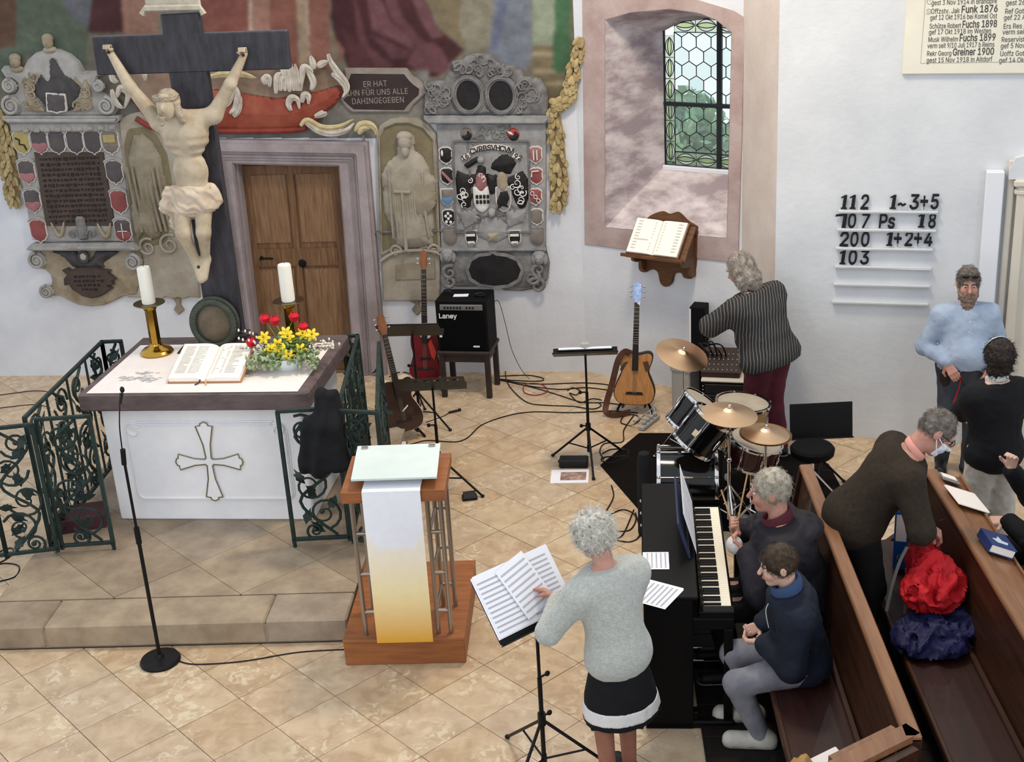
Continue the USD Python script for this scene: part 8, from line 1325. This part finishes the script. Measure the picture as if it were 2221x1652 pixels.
# 4 the woman in the black cardigan, seen from behind
B = Body(1.62, (2.66, 7.95, .86), 108, 3, 0, wl=(2.585, 8.32, 1.02), wr=(2.68, 8.33, 1.0), al=(2.6, 8.0, .08), ar=(2.78, 7.93, .08), head=(-.15, 1, .12), epl=(-.8, -.4, -.6), epr=(.8, -.3, -.6), girth=1.14)
t = make_person('dark-haired woman in a black cardigan and white trousers facing the bearded man', B, 'skin_pale', [('l', (.1, .7, .5), (.8, -.2, .1), .8, .2), ('r', (-.3, .7, .5), (-.8, -.2, .1), .8, .2)]); face(t, 'hair_dark')
hair(t, 'hair_dark', (.1, .113, .112), (0, -.018, .03), (.066, .07, .1), (0, .1, -.042), .015, 45, lambda q: sell(q, (0, -.045, -.075), (.09, .06, .075)), neckcut=-.11); gp(t, 'hairband', sweep([B.at((.1 * math.cos(a), .03 - .01 * math.sin(a), .03 + .115 * math.sin(a))) for a in np.linspace(.1, PI - .1, 14)], .005, 6), 'chrome')
top(t, 'black_cloth', .03, .17, .9, 'cardigan', .012, 9, flare=.05); collar(t, 'white_cloth', .068, .014, 'blouse_collar', .03); trousers(t, 'white_trouser', .034, .99, .1, wr=.016, wf=18)
gp(t, 'blouse_cuff', [sweep([B.J['wr' + n] + (B.J['el' + n] - B.J['wr' + n]) * f for f in (.0, .16)], [.04, .043], 12) for n in 'lr'], 'white_cloth'); gp(t, 'white_strap', sweep(smoothpath([B.J['wrl'] + [.0, .0, -.03], B.J['wrl'] + [-.03, .01, -.1], B.J['wrl'] + [.02, .02, -.14], B.J['wrl'] + [.02, 0, -.04]]), .005, 5), 'white_cloth')
for n in 'lr': shoe(B, n, (-.2, 1), 'shoe_black', t, t.off, .24, .042)
# 5 the man in the brown suit bending over the pew
B = Body(1.78, (1.54, 6.92, .93), 4, 33, 8, wl=(1.9, 7.1, .9), wr=(1.92, 6.78, .93), al=(1.55, 7.02, .08), ar=(1.57, 6.78, .08), head=(.72, -.1, -.7), hup=(.75, .05, .6), epl=(-.3, .7, -.3), epr=(-.1, -.8, -.3), girth=1.1)
t = make_person('masked man in a dark brown suit bending over the second pew', B, 'skin_red', [('r', (.75, -.1, -.6), (-.5, .2, -.8), .6, .15), ('l', (.7, 0, -.7), (-.6, 0, -.4), .8, .15)]); face(t, 'hair_short')
hair(t, 'hair_short', (.081, .099, .104), (0, -.016, .03), (.066, .068, .095), (0, .092, -.03), .007, 60); top(t, 'suit_brown', .034, .22, .8, 'suit_jacket', .01, 8, flare=.1); trousers(t, 'black_trouser', .02, .99, .1); collar(t, 'pink_collar', .064, .012, 'shirt_collar', .04)
gp(t, 'face_mask', nets(lambda p: np.maximum(np.maximum(B.head(p) - .006, np.maximum(B.hq(p)[:, 2] + .014, -.11 - B.hq(p)[:, 2])), .055 - B.hq(p)[:, 1]), B.hc - .2, B.hc + .2, .006), 'mask_white')
for sw_ in [sweep(smoothpath([B.at((x, .07, z)), B.at((x * 1.1, .03, z * .6)), B.at((x * 1.06, -.02, 0))]), .003, 5) for x in (-.076, .076) for z in (-.03, -.09)]: gp(t, 'mask_strap', sw_, 'mask_white')
gp(t, 'glasses', [sweep([B.at((x + .022 * math.cos(a), .108, .012 + .017 * math.sin(a))) for a in np.linspace(0, 6.28, 12, endpoint=False)], .003, 5, closed=True) for x in (-.032, .032)] + [sweep([B.at((x, .1, .015)), B.at((x * 1.45, -.01, .012))], .003, 5) for x in (-.055, .055)], 'lens')
for n in 'lr': shoe(B, n, (1, 0), 'shoe_black', t, t.off, .28)
# 6 the grey-haired man on the front pew
B = Body(1.8, (1.14, 6.68, .53), 178, 10, 0, wl=(.87, 6.66, .84), wr=(.87, 6.88, .88), al=(.78, 6.58, .09), ar=(.78, 6.83, .09), head=(-1, .12, -.12), epl=(.2, -.8, -.6), epr=(.2, .8, -.6), girth=1.3, belly=.05, sh=1.08)
t = make_person('grey-haired man in a dark hooded jacket sitting on the front pew, mask in hand', B, 'skin_red', [('l', (-.7, .35, .5), (.3, .5, .6), .7, .2), ('r', (-.7, -.35, .5), (.3, -.5, .6), .8, .2)]); face(t, 'hair_saltgrey')
hair(t, 'hair_saltgrey', (.087, .104, .106), (0, -.016, .03), (.066, .066, .09), (0, .092, -.03), .007, (70, 22, 22)); jk = top(t, 'jacket_dark', .05, .1, .93, 'jacket', .02, 8, extra=lambda p: sell(p, B.neck - B.F * .12 - B.S * .04, (.13, .17, .07), None)); trousers(t, 'black_trouser', .022, .98, .1); collar(t, 'maroon', .075, .02, 'scarf', .02)
for n in 'lr': shoe(B, n, (-1, 0), 'shoe_black', t, t.off, .29)
mk = thing('face_mask', 'white face mask held in the grey-haired man\'s hand', 'mask', (.8, 6.71, .87)); part(mk, 'cup', nets(lambda p: np.abs(sell(p, (0, 0, 0), (.045, .055, .05))) - .004, (-.07, -.08, -.07), (.07, .08, .07), .006), 'white_cloth', smooth=True)
for k, (a, b) in enumerate((((.815, 6.86, .9), (.76, 7.04, 1.06)), ((.82, 6.84, .88), (.92, 7.1, 1.13)))): single('drumstick', 'pale drumstick held up by the grey-haired man, %s' % ('the one tilted towards the piano', 'the one tilted towards the drums')[k], 'drumstick', cat_([tube(np.array(a) - a, np.array(b) - a, .0065, .005), ell(np.array(b) - a, (.007, .007, .01), 6)]), 'drum_wood', a)
# 7 the boy beside him
B = Body(1.56, (1.1, 6.03, .53), 178, 12, -2, wl=(.87, 5.97, .68), wr=(.88, 6.13, .69), al=(.86, 5.96, .1), ar=(.83, 6.2, .1), head=(-1, -.08, -.2), epl=(.4, -.7, -.4), epr=(.4, .7, -.4), kpl=(-1, -.1, .9), kpr=(-1, .2, .9), girth=.98)
t = make_person('boy in a dark blue jacket and grey jeans sitting on the front pew', B, 'skin_pale', [('l', (-.8, .35, -.15), (.1, .6, .6), .7, .2), ('r', (-.8, -.45, -.1), (.1, -.5, .7), .7, .2)]); face(t, 'hair_brown')
hair(t, 'hair_brown', (.087, .106, .107), (0, -.012, .032), (.066, .066, .088), (0, .093, -.034), .009, (60, 22, 25)); top(t, 'navy_jacket', .04, .07, .93, 'jacket', .018, 9); collar(t, 'collar_blue', .078, .022, 'collar', .03); trousers(t, 'jeans_grey', .02, 1., .08); gp(t, 'drawstring', sweep(smoothpath([B.neck + B.F * .07 - B.R * .04, B.neck + B.F * .14 - B.S * .08 - B.R * .05, B.neck + B.F * .15 - B.S * .2 - B.R * .06]), .003, 5), 'white_cloth')
for n in 'lr': shoe(B, n, (-1, .12), 'shoe_white', t, t.off, .28, .05, 'trainer')
# 8 the person in black at the right edge
B = Body(1.7, (2.8, 6.95, .53), 176, 8, 0, wl=(2.5, 7.12, .76), wr=(2.58, 7.38, .98), al=(2.52, 6.8, .09), ar=(2.5, 7.4, .09), head=(-1, .3, 0), epl=(.1, -.6, -.7), epr=(.0, .8, -.6), kpl=(-1, 0, .8), kpr=(-1, .5, .8), girth=1.1)
t = make_person('person in black seated on the third pew at the right picture edge', B, 'skin_pale', [('l', (-.7, .2, -.1), (.1, .3, -.9), .5, .2), ('r', (.0, -.2, .9), (-.5, -.6, .2), .6, .2)]); face(t); hair(t, 'hair_dark', (.09, .106, .107)); top(t, 'black_cloth', .036, .08, .92, 'coat', .014, 9); trousers(t, 'black_trouser', .026, .98, .1)
for n in 'lr': shoe(B, n, (-1, 0), 'shoe_black', t, t.off, .26)
